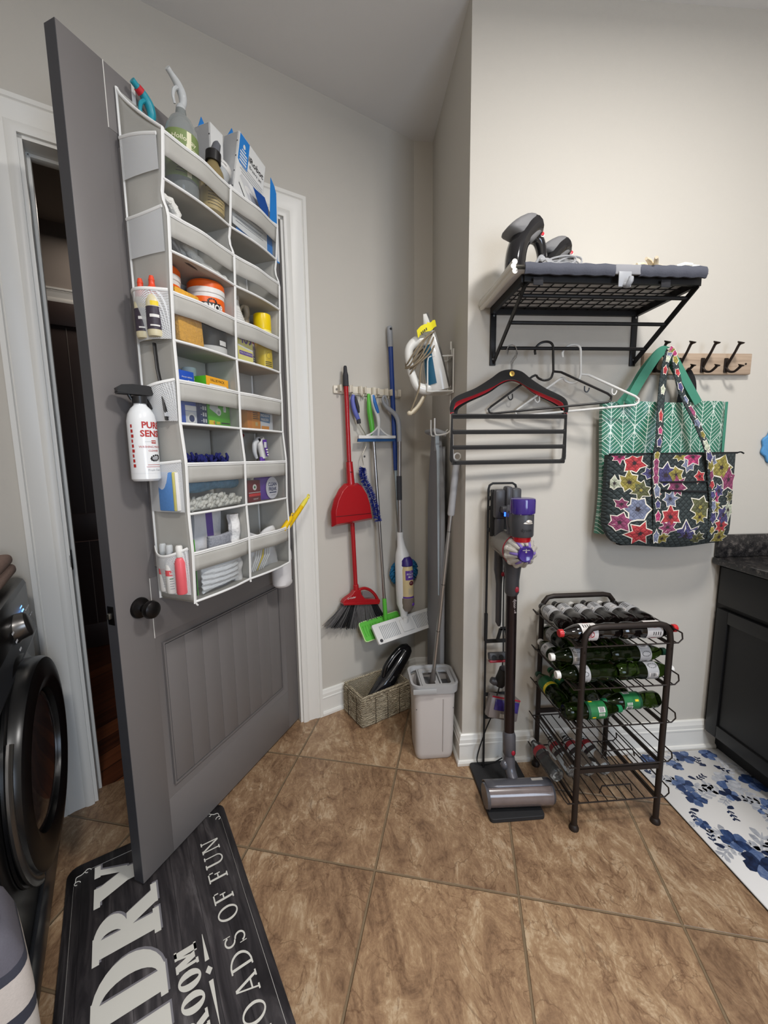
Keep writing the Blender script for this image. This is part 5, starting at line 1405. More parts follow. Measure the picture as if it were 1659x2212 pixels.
for i in range(len(bw) - 1):
    for k in range(30):
        p = bw[i].lerp(bw[i + 1], random.random()); t = (bw[i + 1] - bw[i]).normalized(); u = t.orthogonal().normalized(); w = t.cross(u); a = random.uniform(0, 2 * PI)
        e = p + (u * math.cos(a) + w * math.sin(a)) * random.uniform(.017, .023) + t * random.uniform(-.004, .004); mb.tube([p, e], [.0012, .0008], M_bbr, 3, cap=False)
mb.build('bristles', bh, soft=180, kind='stuff')
# squeegee
sq = thing('squeegee', 'white and blue hand squeegee hanging from the wall rail', 'squeegee', lw(0, 0, 0))
mb = MB(); mb.tube(catmull([(1.168, -.052, 1.692), (1.172, -.056, 1.66), (1.182, -.060, 1.62), (1.190, -.062, 1.595)], 5), [.0105, .0125, .0125, .0115], M_whp, 14); mb.tube(catmull([(1.188, -.062, 1.600), (1.197, -.062, 1.57), (1.201, -.060, 1.53), (1.198, -.058, 1.485)], 5), [.0115, .011, .008, .006], M_whp, 12); mb.build('handle', sq)
mb = MB(); mb.tube(catmull([(1.169, -.060, 1.690), (1.174, -.066, 1.655), (1.184, -.070, 1.62), (1.191, -.071, 1.60)], 5), [.006, .0095, .0095, .007], mat('sky_blue_grip', (46, 118, 196), .45), 12); mb.build('grip', sq)
mb = MB()
mb.prism([(1.076, 1.468), (1.306, 1.472), (1.306, 1.487), (1.076, 1.484)], -.066, -.048, M_whp)
for s1, xs in ((-1, 1.200), (1, 1.200)):
    mb.tube(catmull([(xs, -.058, 1.535), (xs + s1 * .018, -.058, 1.515), (xs + s1 * .045, -.058, 1.495), (xs + s1 * .075, -.058, 1.484)], 5), .005, M_whp, 8)
mb.prism([(1.158, 1.486), (1.245, 1.488), (1.205, 1.528), (1.197, 1.528)], -.061, -.055, M_gryp)
mb.build('blade_holder', sq, bevel=.002)
mb = MB(); mb.prism([(1.072, 1.452), (1.302, 1.457), (1.304, 1.470), (1.075, 1.468)], -.062, -.052, mat('blue_rubber', (34, 78, 128), .5)); mb.build('rubber_blade', sq)
# green dust mop
gm = thing('dust_mop', 'flat dust mop with lime green handle and silver pole', 'mop', lw(0, 0, .008) @ T(0, 0, 1.69) @ RX(-1.5) @ T(0, 0, -1.69))
mb = MB(); mb.tube(catmull([(1.156, -.036, 1.690), (1.156, -.036, 1.66), (1.158, -.038, 1.60), (1.166, -.040, 1.54), (1.172, -.040, 1.48), (1.175, -.042, 1.445)], 6), [.007, .0095, .014, .0145, .0115, .0105], M_grn, 14); mb.build('handle', gm)
mb = MB(); mb.tube([(1.175, -.042, 1.447), (1.210, -.050, .585)], .0088, M_chr, 14); mb.build('pole', gm)
mb = MB(); mb.tube([(1.2095, -.050, .590), (1.214, -.050, .480), (1.214, -.052, .462)], [.0115, .0125, .009], M_grn, 14); mb.blob((1.214, -.052, .458), (.014, .014, .012), M_grn, seg=14, rings=8); mb.build('joint', gm)
hg = T(1.190, -.052, .437) @ RY(-3) @ RX(-38)
mb = MB(hg); q = round_rect(-.128, -.052, .128, .052, .012, 4); mb.prism(q, -.004, .004, M_grn)
for k in range(6):
    for s1 in (-1, 1): mb.box((s1 * (.035 + .016 * k), -.006, 0), (.006, .006, .06), M_grn, .002)
mb.box((0, -.008, 0), (.03, .012, .05), M_grn, .004); mb.build('head_plate', gm, bevel=.001)
mb = MB(hg); mb.ring(round_rect(-.132, -.056, .132, .056, .014, 4), round_rect(-.126, -.050, .126, .050, .011, 4), -.001, .008, mat('pale_green_rim', (196, 228, 160), .5)); mb.build('rim', gm)
# spray mop
sm = thing('spray_mop', 'white spray mop with purple bottle label and grey curved handle', 'mop', lw(-.012, 0, .012) @ T(0, 0, 1.69) @ RX(-2.4) @ T(0, 0, -1.69))
M_taupe = mat('taupe_metal', (150, 144, 140), .32, .6, vary=.04)
mb = MB()
mb.tube(catmull([(1.252, -.050, 1.678), (1.246, -.050, 1.66), (1.253, -.050, 1.64), (1.268, -.052, 1.622), (1.292, -.058, 1.602), (1.318, -.066, 1.575), (1.330, -.070, 1.53), (1.331, -.070, 1.44)], 6), [.006, .007, .0085, .011, .0125, .0125, .0125, .0118], M_gryp, 14)
mb.tube(catmull([(1.252, -.050, 1.678), (1.262, -.050, 1.676), (1.272, -.051, 1.655), (1.274, -.052, 1.635), (1.268, -.052, 1.622)], 5), .0055, M_gryp, 10); mb.build('handle', sm)
mb = MB(); mb.tube([(1.331, -.070, 1.448), (1.321, -.070, 1.20), (1.316, -.070, .940)], .0112, M_taupe, 16); mb.build('pole', sm)
mb = MB(); mb.tube([(1.3215, -.070, 1.255), (1.319, -.070, 1.125)], .0142, M_dkp, 14); mb.build('foam_grip', sm)
mb = MB(); mb.tube([(1.316, -.070, .948), (1.316, -.070, .920), (1.319, -.072, .870), (1.323, -.074, .825), (1.324, -.075, .78), (1.325, -.075, .62), (1.325, -.075, .545), (1.322, -.074, .505), (1.320, -.074, .455)], [.0185, .0175, .024, .040, .045, .046, .044, .026, .0155], M_whp, 24, flat=.85); mb.build('body', sm)
M_cream = mat('cream_floor_polish', (214, 194, 146), .25); M_pur = mat('purple_label', (92, 52, 150), .4); M_mar = mat('maroon_spot', (96, 34, 44), .5)
mb = MB(T(1.331, -.102, 0))
mb.lathe([(0, .575), (.029, .575), (.034, .583), (.034, .60), (.0335, .745), (.030, .765), (.014, .772), (0, .772)], M_cream, None, 24)
mb.lathe([(.0344, .588), (.0344, .597)], M_pur, None, 24); mb.patch(-50, 60, .690, .742, .0346, M_pur); mb.text('POLISH', .0145, M_whp, T(0, 0, .722), wrap=.0352, bold=.02); mb.text('MOP', .0145, M_whp, T(0, 0, .707), wrap=.0352, bold=.02)
mb.text('Zep', .009, M_whp, T(0, 0, .736), wrap=.0352)
mb.blob((.003, -.0335, .672), (.014, .0022, .013), M_mar, seg=16, rings=8); mb.text('FLOOR', .006, M_whp, RZ(5) @ T(0, 0, .674), wrap=.0362)
for k in range(5): mb.patch(-28 + 3 * (k % 2), 16, .640 - .007 * k, .642 - .007 * k, .0346, M_gryp)
mb.build('bottle', sm)
mb = MB(T(1.331, -.100, 0)); mb.lathe([(0, .508), (.020, .510), (.033, .530), (.0375, .560), (.0375, .586), (.034, .587)], mat('taupe_bottle_holder', (124, 112, 102), .35), None, 24); mb.blob((.012, -.034, .552), (.009, .005, .010), M_pur, seg=14, rings=8); mb.build('cradle', sm)
mb = MB(T(1.331, -.100, 0)); mb.lathe([(.0335, .764), (.036, .768), (.034, .795), (.022, .812), (0, .815)], mat('deep_purple_plastic', (52, 36, 110), .35), None, 24); mb.build('bottle_collar', sm)
hs = T(1.318, -.098, .428) @ RY(-2) @ RX(-40)
mb = MB(hs); mb.prism(round_rect(-.205, -.055, .205, .055, .008, 4), -.006, .008, M_whp)
for k in range(11):
    for s1 in (-1, 1): mb.box((s1 * (.060 + .0105 * k), -.0066, 0), (.0046, .0016, .075), M_gryp, .0004)  # grey strips paint the shadow gaps between the slats
mb.box((0, -.010, 0), (.075, .010, .07), M_whp, .004); mb.tube([(0, -.006, .02), (.0, -.03, .035)], [.02, .014], M_whp, 12); mb.build('head_plate', sm, bevel=.0015)
for sx_, sz_ in ((-.185, -.038), (.185, .038)):
    mb = MB(hs); mb.tube([(sx_, -.007, sz_), (sx_, -.0088, sz_)], .009, M_dkp, 14); mb.build('pad_gripper', sm)
mb = MB(hs); mb.box((0, .0115, 0), (.40, .006, .105), mat('grey_mop_pad', (150, 148, 146), .9, bump=.4)); mb.build('mop_pad', sm)
# blue pole duster behind
du = thing('pole_duster', 'blue telescopic pole with grey grip and fluffy teal duster head at the bottom', 'duster', lw(0, 0, 0))
mb = MB(); mb.tube([(1.303, -.028, 1.955), (1.330, -.030, 1.30)], .0128, M_blu, 14); mb.build('pole', du)
mb = MB(); mb.tube([(1.2965, -.027, 2.058), (1.298, -.027, 2.052), (1.2985, -.027, 2.03), (1.303, -.028, 1.952)], [.009, .0145, .015, .0145], M_gryp, 16)
for k in range(9): z = 2.02 - .0065 * k; mb.tube([(1.299 + .0003 * k, -.0272, z), (1.299 + .0003 * k, -.0272, z - .003)], .0158, M_gryp, 14)
mb.tube([(1.2968, -.0435, 2.040), (1.2968, -.0365, 2.040)], .0065, M_dkp, 12); mb.build('grip', du)
mb = MB(); mb.tube([(1.330, -.030, 1.31), (1.345, -.030, 1.08), (1.366, -.034, .885), (1.370, -.036, .80)], [.0095, .009, .010, .009], mat('pale_blue_pole', (176, 196, 208), .35), 12); mb.tube([(1.365, -.034, .900), (1.369, -.034, .862)], .013, M_whp, 12); mb.build('lower_pole', du)
mb = MB(); M_teal = mat('teal_fluff', (40, 116, 164), .95, vary=.3, vscale=80)
for k in range(420):
    a = random.uniform(0, 2 * PI); b = math.acos(random.uniform(-1, 1)); c = Vector((1.374, -.041, .725))
    d = Vector((math.sin(b) * math.cos(a) * .098, math.sin(b) * math.sin(a) * .036, math.cos(b) * .085)); e = c + d * .72 + Vector((random.uniform(-.008, .008),) * 3)
    f = c + d + Vector((0, 0, -.012)); mb.tube([e, e.lerp(f, .5) + Vector((0, 0, .004)), f], [.006, .0062, .0035], M_teal, 5)
mb.blob((1.374, -.041, .725), (.075, .027, .064), M_teal); mb.build('duster_head', du, soft=180, kind='stuff')
mb = MB(lw(0, 0, 0)); mb.tube([(1.146, 0, 1.378), (1.146, -.003, 1.378)], .005, M_dkp, 10); mb.tube([(1.146, -.003, 1.378), (1.146, -.0045, 1.378)], .003, M_chr, 8)
tag(mb.build('wall_anchor'), 'small empty screw anchor in the wall between the brush and the dust mop', 'anchor')

# ================================================================== BASKET, HAND VACUUM, BUCKET
def wicker():
    k = NT('seagrass_wicker')
    v = k.xyz(k.coord())
    z = k.math('ADD', v[2], k.math('MULTIPLY', k.math('SUBTRACT', k.noise(k.coord(), 22, 2), .5), .012))
    row = k.math('PINGPONG', k.math('DIVIDE', z, .0054), .5)
    mp = k.n('ShaderNodeMapping'); mp.inputs['Scale'].default_value = (60, 60, 260); k.l(k.coord(), mp.inputs[0])
    f = k.math('ADD', k.math('MULTIPLY', k.noise(mp.outputs[0], 1.3, 5, .7), .7), k.math('MULTIPLY', row, .7))
    k.l(k.ramp(f, [(.30, (62, 52, 42)), (.42, (128, 113, 92)), (.54, (184, 170, 142)), (.70, (222, 211, 186))]), k.b.inputs['Base Color'])
    k.b.inputs['Roughness'].default_value = .9; k.bump(f, 1.0, .010)
    return k.m
M_wk = wicker(); M_wkd = mat('dark_binding_twine', (58, 46, 34), .9)
BW, BDp, BH = .298, .192, .158
BX = Vector((.262, .148, 0)).normalized()
bk = thing('wicker_basket', 'rectangular woven seagrass basket on the floor under the mops', 'basket', frame((.025, 1.947, 0), BX, (-BX.y, BX.x, 0)))
mb = MB()
for (x, y, a, b) in ((BW / 2, .006, BW, .012), (BW / 2, BDp - .006, BW, .012)): mb.box((x, y, BH / 2), (a, b, BH), M_wk, .004)
for x in (.006, BW - .006):
    for c, d in ((BDp * .22, BDp * .40), (BDp * .78, BDp * .40)): mb.box((x, c, BH / 2), (.012, d, BH), M_wk, .004)
    mb.box((x, BDp / 2, (BH - .055) / 2), (.012, BDp * .2, BH - .055), M_wk, .003); mb.box((x, BDp / 2, BH - .010), (.012, BDp * .2, .020), M_wk, .004)
mb.box((BW / 2, BDp / 2, .006), (BW, BDp, .012), M_wk, .003)
for k in range(14):
    z = .0105 + .0105 * k; q = round_rect(-.001, -.001, BW + .001, BDp + .001, .010, 4); pts = []
    per_ = [Vector((x, y, 0)) for x, y in q]
    for i in range(len(per_)):
        a, b = per_[i], per_[(i + 1) % len(per_)]; nn = max(1, int((b - a).length / .009))
        pts += [a.lerp(b, j / nn) for j in range(nn)]
    gap = [p for p in pts if not (BH - .056 < z < BH - .022 and BDp * .4 < p.y < BDp * .6)]
    pts = [Vector((p.x + random.uniform(-.0012, .0012), p.y + random.uniform(-.0012, .0012), z + random.uniform(-.0016, .0016))) for p in (pts if len(gap) == len(pts) else pts)]
    if len(gap) == len(pts): mb.tube(pts, [random.uniform(.0046, .0066) for _ in range(40)], M_wk, 7, closed=True)
    else:
        right = sorted([p for p in pts if p.y < BDp * .4], key=lambda p: math.atan2(p.y - BDp * .2, p.x - BW / 2)); 
        for sel, cy_ in (([p for p in pts if p.y <= BDp * .4], 0), ([p for p in pts if p.y >= BDp * .6], 1)):
            sel = sorted(sel, key=lambda p: math.atan2((p.y - BDp * (.5)) * (1 if cy_ else -1), (p.x - BW / 2)))
            mb.tube(sel, [random.uniform(.0046, .0066) for _ in range(30)], M_wk, 7)
mb.build('body', bk)
mb = MB(); q = round_rect(.005, .005, BW - .005, BDp - .005, .008, 3); pts = [(x, y, BH + .001) for x, y in q]
mb.tube(pts, .0072, M_wk, 8, closed=True)
for i in range(110):
    t = i / 110 * len(pts); k = int(t); p = Vector(pts[k]).lerp(Vector(pts[(k + 1) % len(pts)]), t - k)
n_ = 90; per = 2 * (BW + BDp)
for i in range(n_):
    d = per * i / n_
    if d < BW: p, t = Vector((d, .005, BH)), Vector((1, 0, 0))
    elif d < BW + BDp: p, t = Vector((BW - .005, d - BW, BH)), Vector((0, 1, 0))
    elif d < 2 * BW + BDp: p, t = Vector((2 * BW + BDp - d, BDp - .005, BH)), Vector((-1, 0, 0))
    else: p, t = Vector((.005, per - d, BH)), Vector((0, -1, 0))
    sd = t.cross(Vector((0, 0, 1))); mb.tube([p - t * .005 + sd * .007 + Vector((0, 0, .002)), p + Vector((0, 0, .0085)), p + t * .005 - sd * .007 + Vector((0, 0, .002))], .0026, M_wk, 5)
mb.build('braided_rim', bk)
mb = MB()
for x in (.075, .150, .225):
    for y in (-.0008, BDp + .0008): mb.tube([(x, y - (.006 if y < .1 else -.006), .004), (x, y - (.006 if y < .1 else -.006), BH - .008)], .0016, M_wkd, 6)
for y in (.05, .14):
    for x in (-.0068, BW + .0068): mb.tube([(x, y, .004), (x, y, BH - .008)], .0016, M_wkd, 6)
mb.build('twine', bk, soft=180)
hv = thing('handheld_vacuum', 'glossy black handheld vacuum leaning nose down in the seagrass basket', 'vacuum', bk.matrix_world @ T(.062, .092, .026) @ RY(48))
M_hv = mat('gloss_black_shell', (17, 17, 19), .16, coat=.4, vary=0)
mb = MB()
mb.tube([(0, 0, .006), (0, 0, .012), (0, 0, .10), (.002, 0, .17), (.006, 0, .20)], [.028, .032, .040, .045, .046], mat('smoked_dust_cup', (30, 30, 34), .12, coat=.4), 20, flat=[.35, .45, .85, 1, 1], up=(1, 0, 0)); mb.build('dust_cup', hv)
mb = MB(); mb.tube([(.006, 0, .195), (.008, 0, .22), (.004, 0, .29), (-.004, 0, .37), (-.006, 0, .40), (-.006, 0, .415)], [.047, .048, .042, .037, .030, .014], M_hv, 20, up=(1, 0, 0)); mb.build('motor_body', hv)
mb = MB(); mb.tube(catmull([(-.036, -.004, .20), (-.062, -.006, .245), (-.066, -.006, .31), (-.052, -.004, .375), (-.02, 0, .40)], 6), [.016, .015, .0145, .016, .020], M_hv, 14); mb.build('handle', hv)
mb = MB(); mb.tube([(-.062, -.022, .25), (-.066, -.021, .31), (-.056, -.018, .362)], .0035, mat('grey_trim_line', (98, 98, 102), .25), 8); mb.text('BISSELL', .012, M_gryp, T(-.012, -.047, .215) @ RY(90)); mb.build('badge', hv)

# mop bucket
bu = thing('mop_bucket', 'tall pale grey flat mop bucket standing at the corner of the alcove', 'bucket', T(.3465, 1.774, 0))
M_bk = mat('pale_grey_bucket', (196, 190, 186), .42, vary=.015); M_bk2 = mat('mid_grey_rim', (166, 166, 166), .42, vary=.02); M_bkd = mat('dark_grey_slot', (88, 88, 90), .6)
BWh, BDh, H_ = .094, .082, .372
mb = MB()
lv = [(0, .84, .80), (.006, .90, .86), (.03, .93, .90), (.20, .965, .95), (.335, 1.0, 1.0)]
prev = None; vs, fs = [], []
for z, a, b in lv:
    ring = round_rect(-BWh * a, -BDh * b, BWh * a, BDh * b, .030 * a, 5); vs += [(x, y, z) for x, y in ring]
m_ = len(ring)
for i in range(len(lv) - 1): fs += [(i * m_ + k, i * m_ + (k + 1) % m_, (i + 1) * m_ + (k + 1) % m_, (i + 1) * m_ + k) for k in range(m_)]
fs.append(tuple(range(m_ - 1, -1, -1))); mb.add(vs, fs, M_bk)
mb.tube([(.036, -.0806, .30), (.036, -.0779, .20), (.036, -.0741, .04)], .0028, mat('bucket_groove', (172, 166, 162), .5), 8); mb.build('tub', bu, soft=50)
mb = MB()
o = round_rect(-.107, -.096, .107, .096, .040, 6); i_ = round_rect(-.097, -.086, .097, .086, .033, 6); o2 = round_rect(-.104, -.093, .104, .093, .038, 6)
vs = [(x, y, .372) for x, y in o] + [(x, y, .372) for x, y in i_] + [(x, y, .333) for x, y in o2] + [(x * .97, y * .97, .352) for x, y in i_]; n = len(o)
mb.add(vs, [(k, (k + 1) % n, n + (k + 1) % n, n + k) for k in range(n)] + [(2 * n + k, 2 * n + (k + 1) % n, (k + 1) % n, k) for k in range(n)] + [(n + k, n + (k + 1) % n, 3 * n + (k + 1) % n, 3 * n + k) for k in range(n)], M_bk2); mb.build('rim', bu, soft=40)
mb = MB(); hp = [(x, -.100 if y < -.05 else y, .345 + 0 * x) for x, y in round_rect(-.110, -.099, .005, .099, .040, 6)]
mb.tube([p for p in hp if p[0] < .004], .005, M_bk2, 8, flat=2.2, up=(0, 0, 1)) if False else mb.box((-.05, -.0985, .350), (.105, .006, .024), M_bk2, .003); mb.build('bail_handle', bu)
mb = MB()
for x0, x1, y0, y1 in ((-.064, -.056, -.084, .084), (.030, .038, -.076, .076)): mb.box(((x0 + x1) / 2, (y0 + y1) / 2, .350), (x1 - x0, y1 - y0, .018), M_bk2, .003)
mb.ring(round_rect(-.056, -.080, .094, .080, .020, 4), round_rect(-.040, -.058, .078, .058, .012, 4), 0, .010, M_bk2, T(0, 0, .352) @ RX(90))
mb.box((.018, 0, .347), (.020, .14, .010), M_bk2, .003); mb.build('wringer_tray', bu)
mb = MB(); mb.box((-.015, 0, .325), (.070, .125, .006), M_bkd); mb.box((.055, 0, .310), (.055, .125, .006), M_bkd); mb.box((0, 0, .25), (.170, .145, .004), M_bkd); mb.build('wringer_slot', bu)
mp_ = thing('flat_mop', 'flat mop with steel pole and grey grip standing in the pale bucket', 'mop', T(0, 0, 0))
p0, p1 = Vector((.340, 1.768, .262)), Vector((.446, 1.752, 1.352)); d_ = (p1 - p0)
mb = MB(); mb.tube([p0 + d_ * .12, p0 + d_ * .80], .0088, M_chr, 14)
for k in (.30, .50, .72): mb.tube([p0 + d_ * (k - .002), p0 + d_ * (k + .002)], .0094, mat('pole_ring', (120, 118, 116), .3, .9), 14)
mb.build('pole', mp_)
mb = MB(); mb.tube([p0 + d_ * .785, p0 + d_ * .79, p0 + d_ * .99], [.012, .0155, .0155], mat('pale_grey_grip', (176, 176, 178), .55), 16); mb.build('grip', mp_)
mb = MB(); mb.tube([p1 - d_ * .012, p1 + d_ * .004], .0165, M_whp, 16); rc = p1 + d_ * .018; mb.tube([(rc.x + .0145 * math.cos(a), rc.y, rc.z + .0145 * math.sin(a)) for a in [i * PI / 10 for i in range(20)]], .0036, M_whp, 8, closed=True); mb.build('hanging_ring', mp_)
mb = MB(); mb.tube([p0 + d_ * .13, p0 + d_ * .08, p0 + d_ * .03], [.009, .014, .016], mat('mop_joint', (108, 102, 98), .4, .4), 14); mb.box(tuple(p0 + Vector((-.018, 0, .0))), (.012, .09, .06), M_whp, .003); mb.build('head', mp_)

# ================================================================== IRON AND IRONING BOARD ON THE ALCOVE SIDE
ih = thing('iron_holder', 'white wire iron holder screwed to the alcove side wall', 'holder', T(CX, 0, 0))
Yh = 1.93
M_ww = mat('white_coated_wire', (222, 220, 214), .35)
mb = MB()
for y in (Yh - .055, Yh + .055): mb.tube([(-.006, y, 1.66), (-.006, y, 1.845)], .0032, M_ww, 8)
for z in (1.66, 1.815): mb.tube([(-.006, Yh - .055, z), (-.006, Yh + .055, z)], .0032, M_ww, 8)
mb.tube([(-.006, Yh - .055, 1.655), (-.006, Yh - .055, 1.83)], .0035, M_ww, 8)
mb.tube(catmull([(-.006, Yh - .055, 1.665), (-.10, Yh - .055, 1.661), (-.118, Yh - .050, 1.661), (-.122, Yh - .03, 1.661), (-.122, Yh + .04, 1.661), (-.10, Yh + .055, 1.661), (-.006, Yh + .055, 1.665)], 4), .0034, M_ww, 8)
for s1 in (-1, 1): mb.tube([(-.006, Yh + s1 * .055, 1.815), (-.108, Yh + s1 * .055, 1.811), (-.118, Yh + s1 * .052, 1.806), (-.121, Yh + s1 * .050, 1.79), (-.121, Yh + s1 * .050, 1.661)], .0034, M_ww, 8)
for y in (Yh - .03, Yh, Yh + .03): mb.tube([(-.006, y, 1.665), (-.12, y, 1.661)], .0026, M_ww, 6)
mb.tube([(-.005, Yh, 1.66), (-.005, Yh, 1.46)], .0028, M_ww, 8); mb.tube([(-.012, Yh - .03, 1.875), (-.006, Yh - .03, 1.82)], .0035, M_ww, 8); mb.tube([(-.012, Yh - .03, 1.845), (-.012, Yh - .03, 1.88)], .0045, M_ww, 8)
mb.build('wire_frame', ih)
for y in (Yh - .045, Yh + .045):
    mb = MB(); mb.tube(catmull([(-.006, y, 1.50), (-.03, y, 1.478), (-.075, y, 1.470), (-.086, y, 1.485), (-.087, y, 1.545)], 5), .0036, M_ww, 8); mb.build('board_hook', ih)
iron = thing('steam_iron', 'white and teal steam iron with wrapped cord standing in the wire holder', 'iron', T(CX - .056, Yh - .005, 1.672) @ RZ(12) @ RY(-15))
M_iw = mat('iron_white', (224, 222, 216), .28, coat=.3); M_it = mat('iron_teal', (30, 94, 124), .2, coat=.3); M_sole = mat('sole_plate', (120, 118, 114), .3, .8); M_icord = mat('taupe_cord', (134, 120, 98), .8, vary=.15, vscale=200)
# local: heel down at z=0, tip up, sole towards +x, handle towards -x
def ibody(u, v):
    z = .335 * v; w = .052 * (1 - max(0, (v - .25) / .75) ** 1.8) + .002; th_x = .078 * (1 - v * .80)
    a = -PI / 2 + PI * u; return (.020 - th_x * math.cos(a) * (1 + .2 * math.sin(PI * v)), w * math.sin(a), z)
mb = MB(); mb.sheet(ibody, 16, 22, M_iw); mb.box((.006, 0, .004), (.060, .094, .010), M_iw, .003); mb.build('shell', iron)
mb = MB()
pts = [(.020, -(.054 * (1 - max(0, (v - .25) / .75) ** 1.8) + .001), .335 * v + .004) for v in [k / 14 for k in range(15)]]
n = len(pts); V = [(x, y, z) for x, y, z in pts] + [(x, -y, z) for x, y, z in reversed(pts)]
N_ = len(V); mb.add(V + [(x + .008, y, z) for x, y, z in V], [tuple(range(N_)), tuple(range(2 * N_ - 1, N_ - 1, -1))] + [(i, (i + 1) % N_, N_ + (i + 1) % N_, N_ + i) for i in range(N_)], M_sole); mb.build('soleplate', iron)
mb = MB(); mb.tube(catmull([(-.018, 0, .030), (-.060, 0, .020), (-.098, 0, .040), (-.112, 0, .090), (-.112, 0, .150), (-.098, 0, .205), (-.060, 0, .228), (-.020, 0, .225)], 6), [.028, .026, .021, .017, .0165, .019, .024, .026], M_iw, 16, flat=.95); mb.build('handle', iron)
mb = MB()
def tank(u, v): 
    q = ibody(.20 + .30 * u - .05 * v * u, .10 + .50 * v); return (q[0] - .003, q[1] * 1.04 - .002, q[2])
mb.sheet(tank, 10, 12, M_it); mb.build('water_tank', iron)
mb = MB()
for k in range(6):
    cz = .150 + .012 * k; s1 = .074 + .004 * (k % 3); cx = -.052 + .006 * (k % 2)
    mb.tube([(cx + s1 * math.cos(t), .046 * math.sin(t) * (1 + .1 * (k % 3)), cz + .055 * math.cos(t) + .012 * math.sin(2 * t + k)) for t in [i * PI / 12 for i in range(24)]], .0036, M_icord, 7, closed=True)
mb.tube(catmull([(-.050, -.03, .16), (-.085, -.035, .10), (-.105, -.02, .03), (-.145, -.01, -.03), (-.165, 0, -.062), (-.145, 0, -.066), (-.10, 0, -.035), (-.07, 0, .0)], 6), .0036, M_icord, 7)
mb.build('cord', iron)
mb = MB(); mb.tube(catmull([(-.170, 0, -.064), (-.155, 0, -.060), (-.12, 0, -.040), (-.085, 0, -.008)], 4), [.011, .0085, .0075, .0065], mat('ivory_strain_relief', (206, 194, 170), .5), 10); mb.blob((-.170, 0, -.062), (.011, .011, .011), mat('ivory_strain_relief', (206, 194, 170), .5), seg=12, rings=8); mb.build('plug', iron)
mb = MB()
M_ytag = mat('yellow_paper_tag', (240, 226, 40), .7)
mb.slab(lambda u, v: (-.062 + .085 * u, -.040 - .012 * math.sin(3 * u) - .004 * v, .236 + .030 * v + .030 * u + .006 * math.sin(6 * u)), 8, 3, .001, M_ytag); mb.slab(lambda u, v: (-.010 + .045 * u, -.050 + .01 * u, .262 + .028 * v - .004 * math.sin(5 * u)), 6, 3, .001, M_ytag)
for k in range(4): mb.box((-.048 + .009 * k, -.0545, .250 + .004 * k), (.004, .001, .010), M_lblk)
mb.build('warning_tag', iron)
ib = thing('ironing_board', 'grey covered ironing board hanging on edge from hooks in the alcove', 'ironing board', T(CX, 0, 0))
M_ibc = mat('grey_board_cover', (150, 152, 156), .85, vary=.04, bump=.25, bscale=700)
mb = MB()
prof = []
for k in range(21):
    t = k / 20; z = .125 + 1.37 * t; hw = .175 * (1 - max(0, (t - .62) / .38) ** 2.2 * .62); prof.append((hw, z))
poly = [(2.075 + h, z) for h, z in prof] + [(2.075 - h, z) for h, z in reversed(prof)]
V = [(-.052, y, z) for y, z in poly] + [(-.030, y, z) for y, z in poly]; n = len(poly)
mb.add(V, [tuple(range(n - 1, -1, -1)), tuple(range(n, 2 * n))] + [(i, (i + 1) % n, n + (i + 1) % n, n + i) for i in range(n)], M_ibc); mb.build('board', ib, bevel=.006)
mb = MB()
for y in (2.00, 2.15): mb.tube([(-.020, y, .16), (-.020, y, 1.42)], .009, M_gryp, 10)
mb.tube([(-.020, 1.94, 1.475), (-.07, 1.95, 1.495), (-.075, 2.15, 1.50), (-.020, 2.16, 1.475)], .011, M_gryp, 12); mb.tube([(-.046, 2.02, 1.50), (-.046, 2.02, 1.40)], [.014, .016], M_gryp, 12); mb.build('leg_frame', ib)
mb = MB(); mb.tube(catmull([(-.060, 1.96, 1.50), (-.060, 1.955, 1.43), (-.058, 1.945, 1.37), (-.056, 1.935, 1.10), (-.055, 1.925, .70)], 6), [.010, .009, .007, .007, .004], mat('pale_blue_tie', (178, 190, 200), .7), 10, flat=.4); mb.build('cover_tie', ib)

# ================================================================== OVER-DOOR ORGANIZER
def fabric():
    k = NT('light_grey_fabric')
    c = k.mix(k.noise(k.coord(), 10, 3), lin((204, 202, 195)), lin((214, 212, 206)))
    k.l(c, k.b.inputs['Base Color']); k.b.inputs['Roughness'].default_value = .85
    k.bump(k.noise(k.coord(), 600, 3), .15, .004)
    tl = k.n('ShaderNodeBsdfTranslucent'); k.l(c, tl.inputs[0])
    ms = k.n('ShaderNodeMixShader'); ms.inputs[0].default_value = .33
    k.l(k.b.outputs[0], ms.inputs[1]); k.l(tl.outputs[0], ms.inputs[2]); k.l(ms.outputs[0], k.out.inputs[0])
    return k.m
M_fab = fabric(); M_pipe = mat('white_binding_tape', (232, 232, 230), .7, vary=.02)
M_film = film('clear_vinyl_window', (250, 251, 251), .08, .04); M_net = netting('white_side_netting', (222, 224, 226), .0042, .095)
og = thing('door_organizer', 'tall light grey over-door organizer with clear pockets full of cleaning supplies', 'organizer', DOOR.copy())
U0, U1, U2 = .149, .412, .668
ROWS = [(2.262, 2.145), (2.055, 1.958), (1.851, 1.718), (1.606, 1.481), (1.362, 1.208), (1.086, .930)]
WF = [(.92, .150), (1.09, .156), (1.208, .151), (1.364, .156), (1.481, .145), (1.606, .148), (1.718, .145), (1.851, .150), (1.957, .156), (2.055, .160), (2.10, .141), (2.145, .150), (2.262, .162), (2.5, .162)]
def wf(z):
    for (a, b), (c, d) in zip(WF, WF[1:]):
        if z <= c: return b + (d - b) * max(0, (z - a) / (c - a))
    return WF[-1][1]
mb = MB(); mb.box(((U0 + U2) / 2, -.004, 1.668), (U2 - U0, .003, 1.476), M_fab); mb.build('back_panel', og)
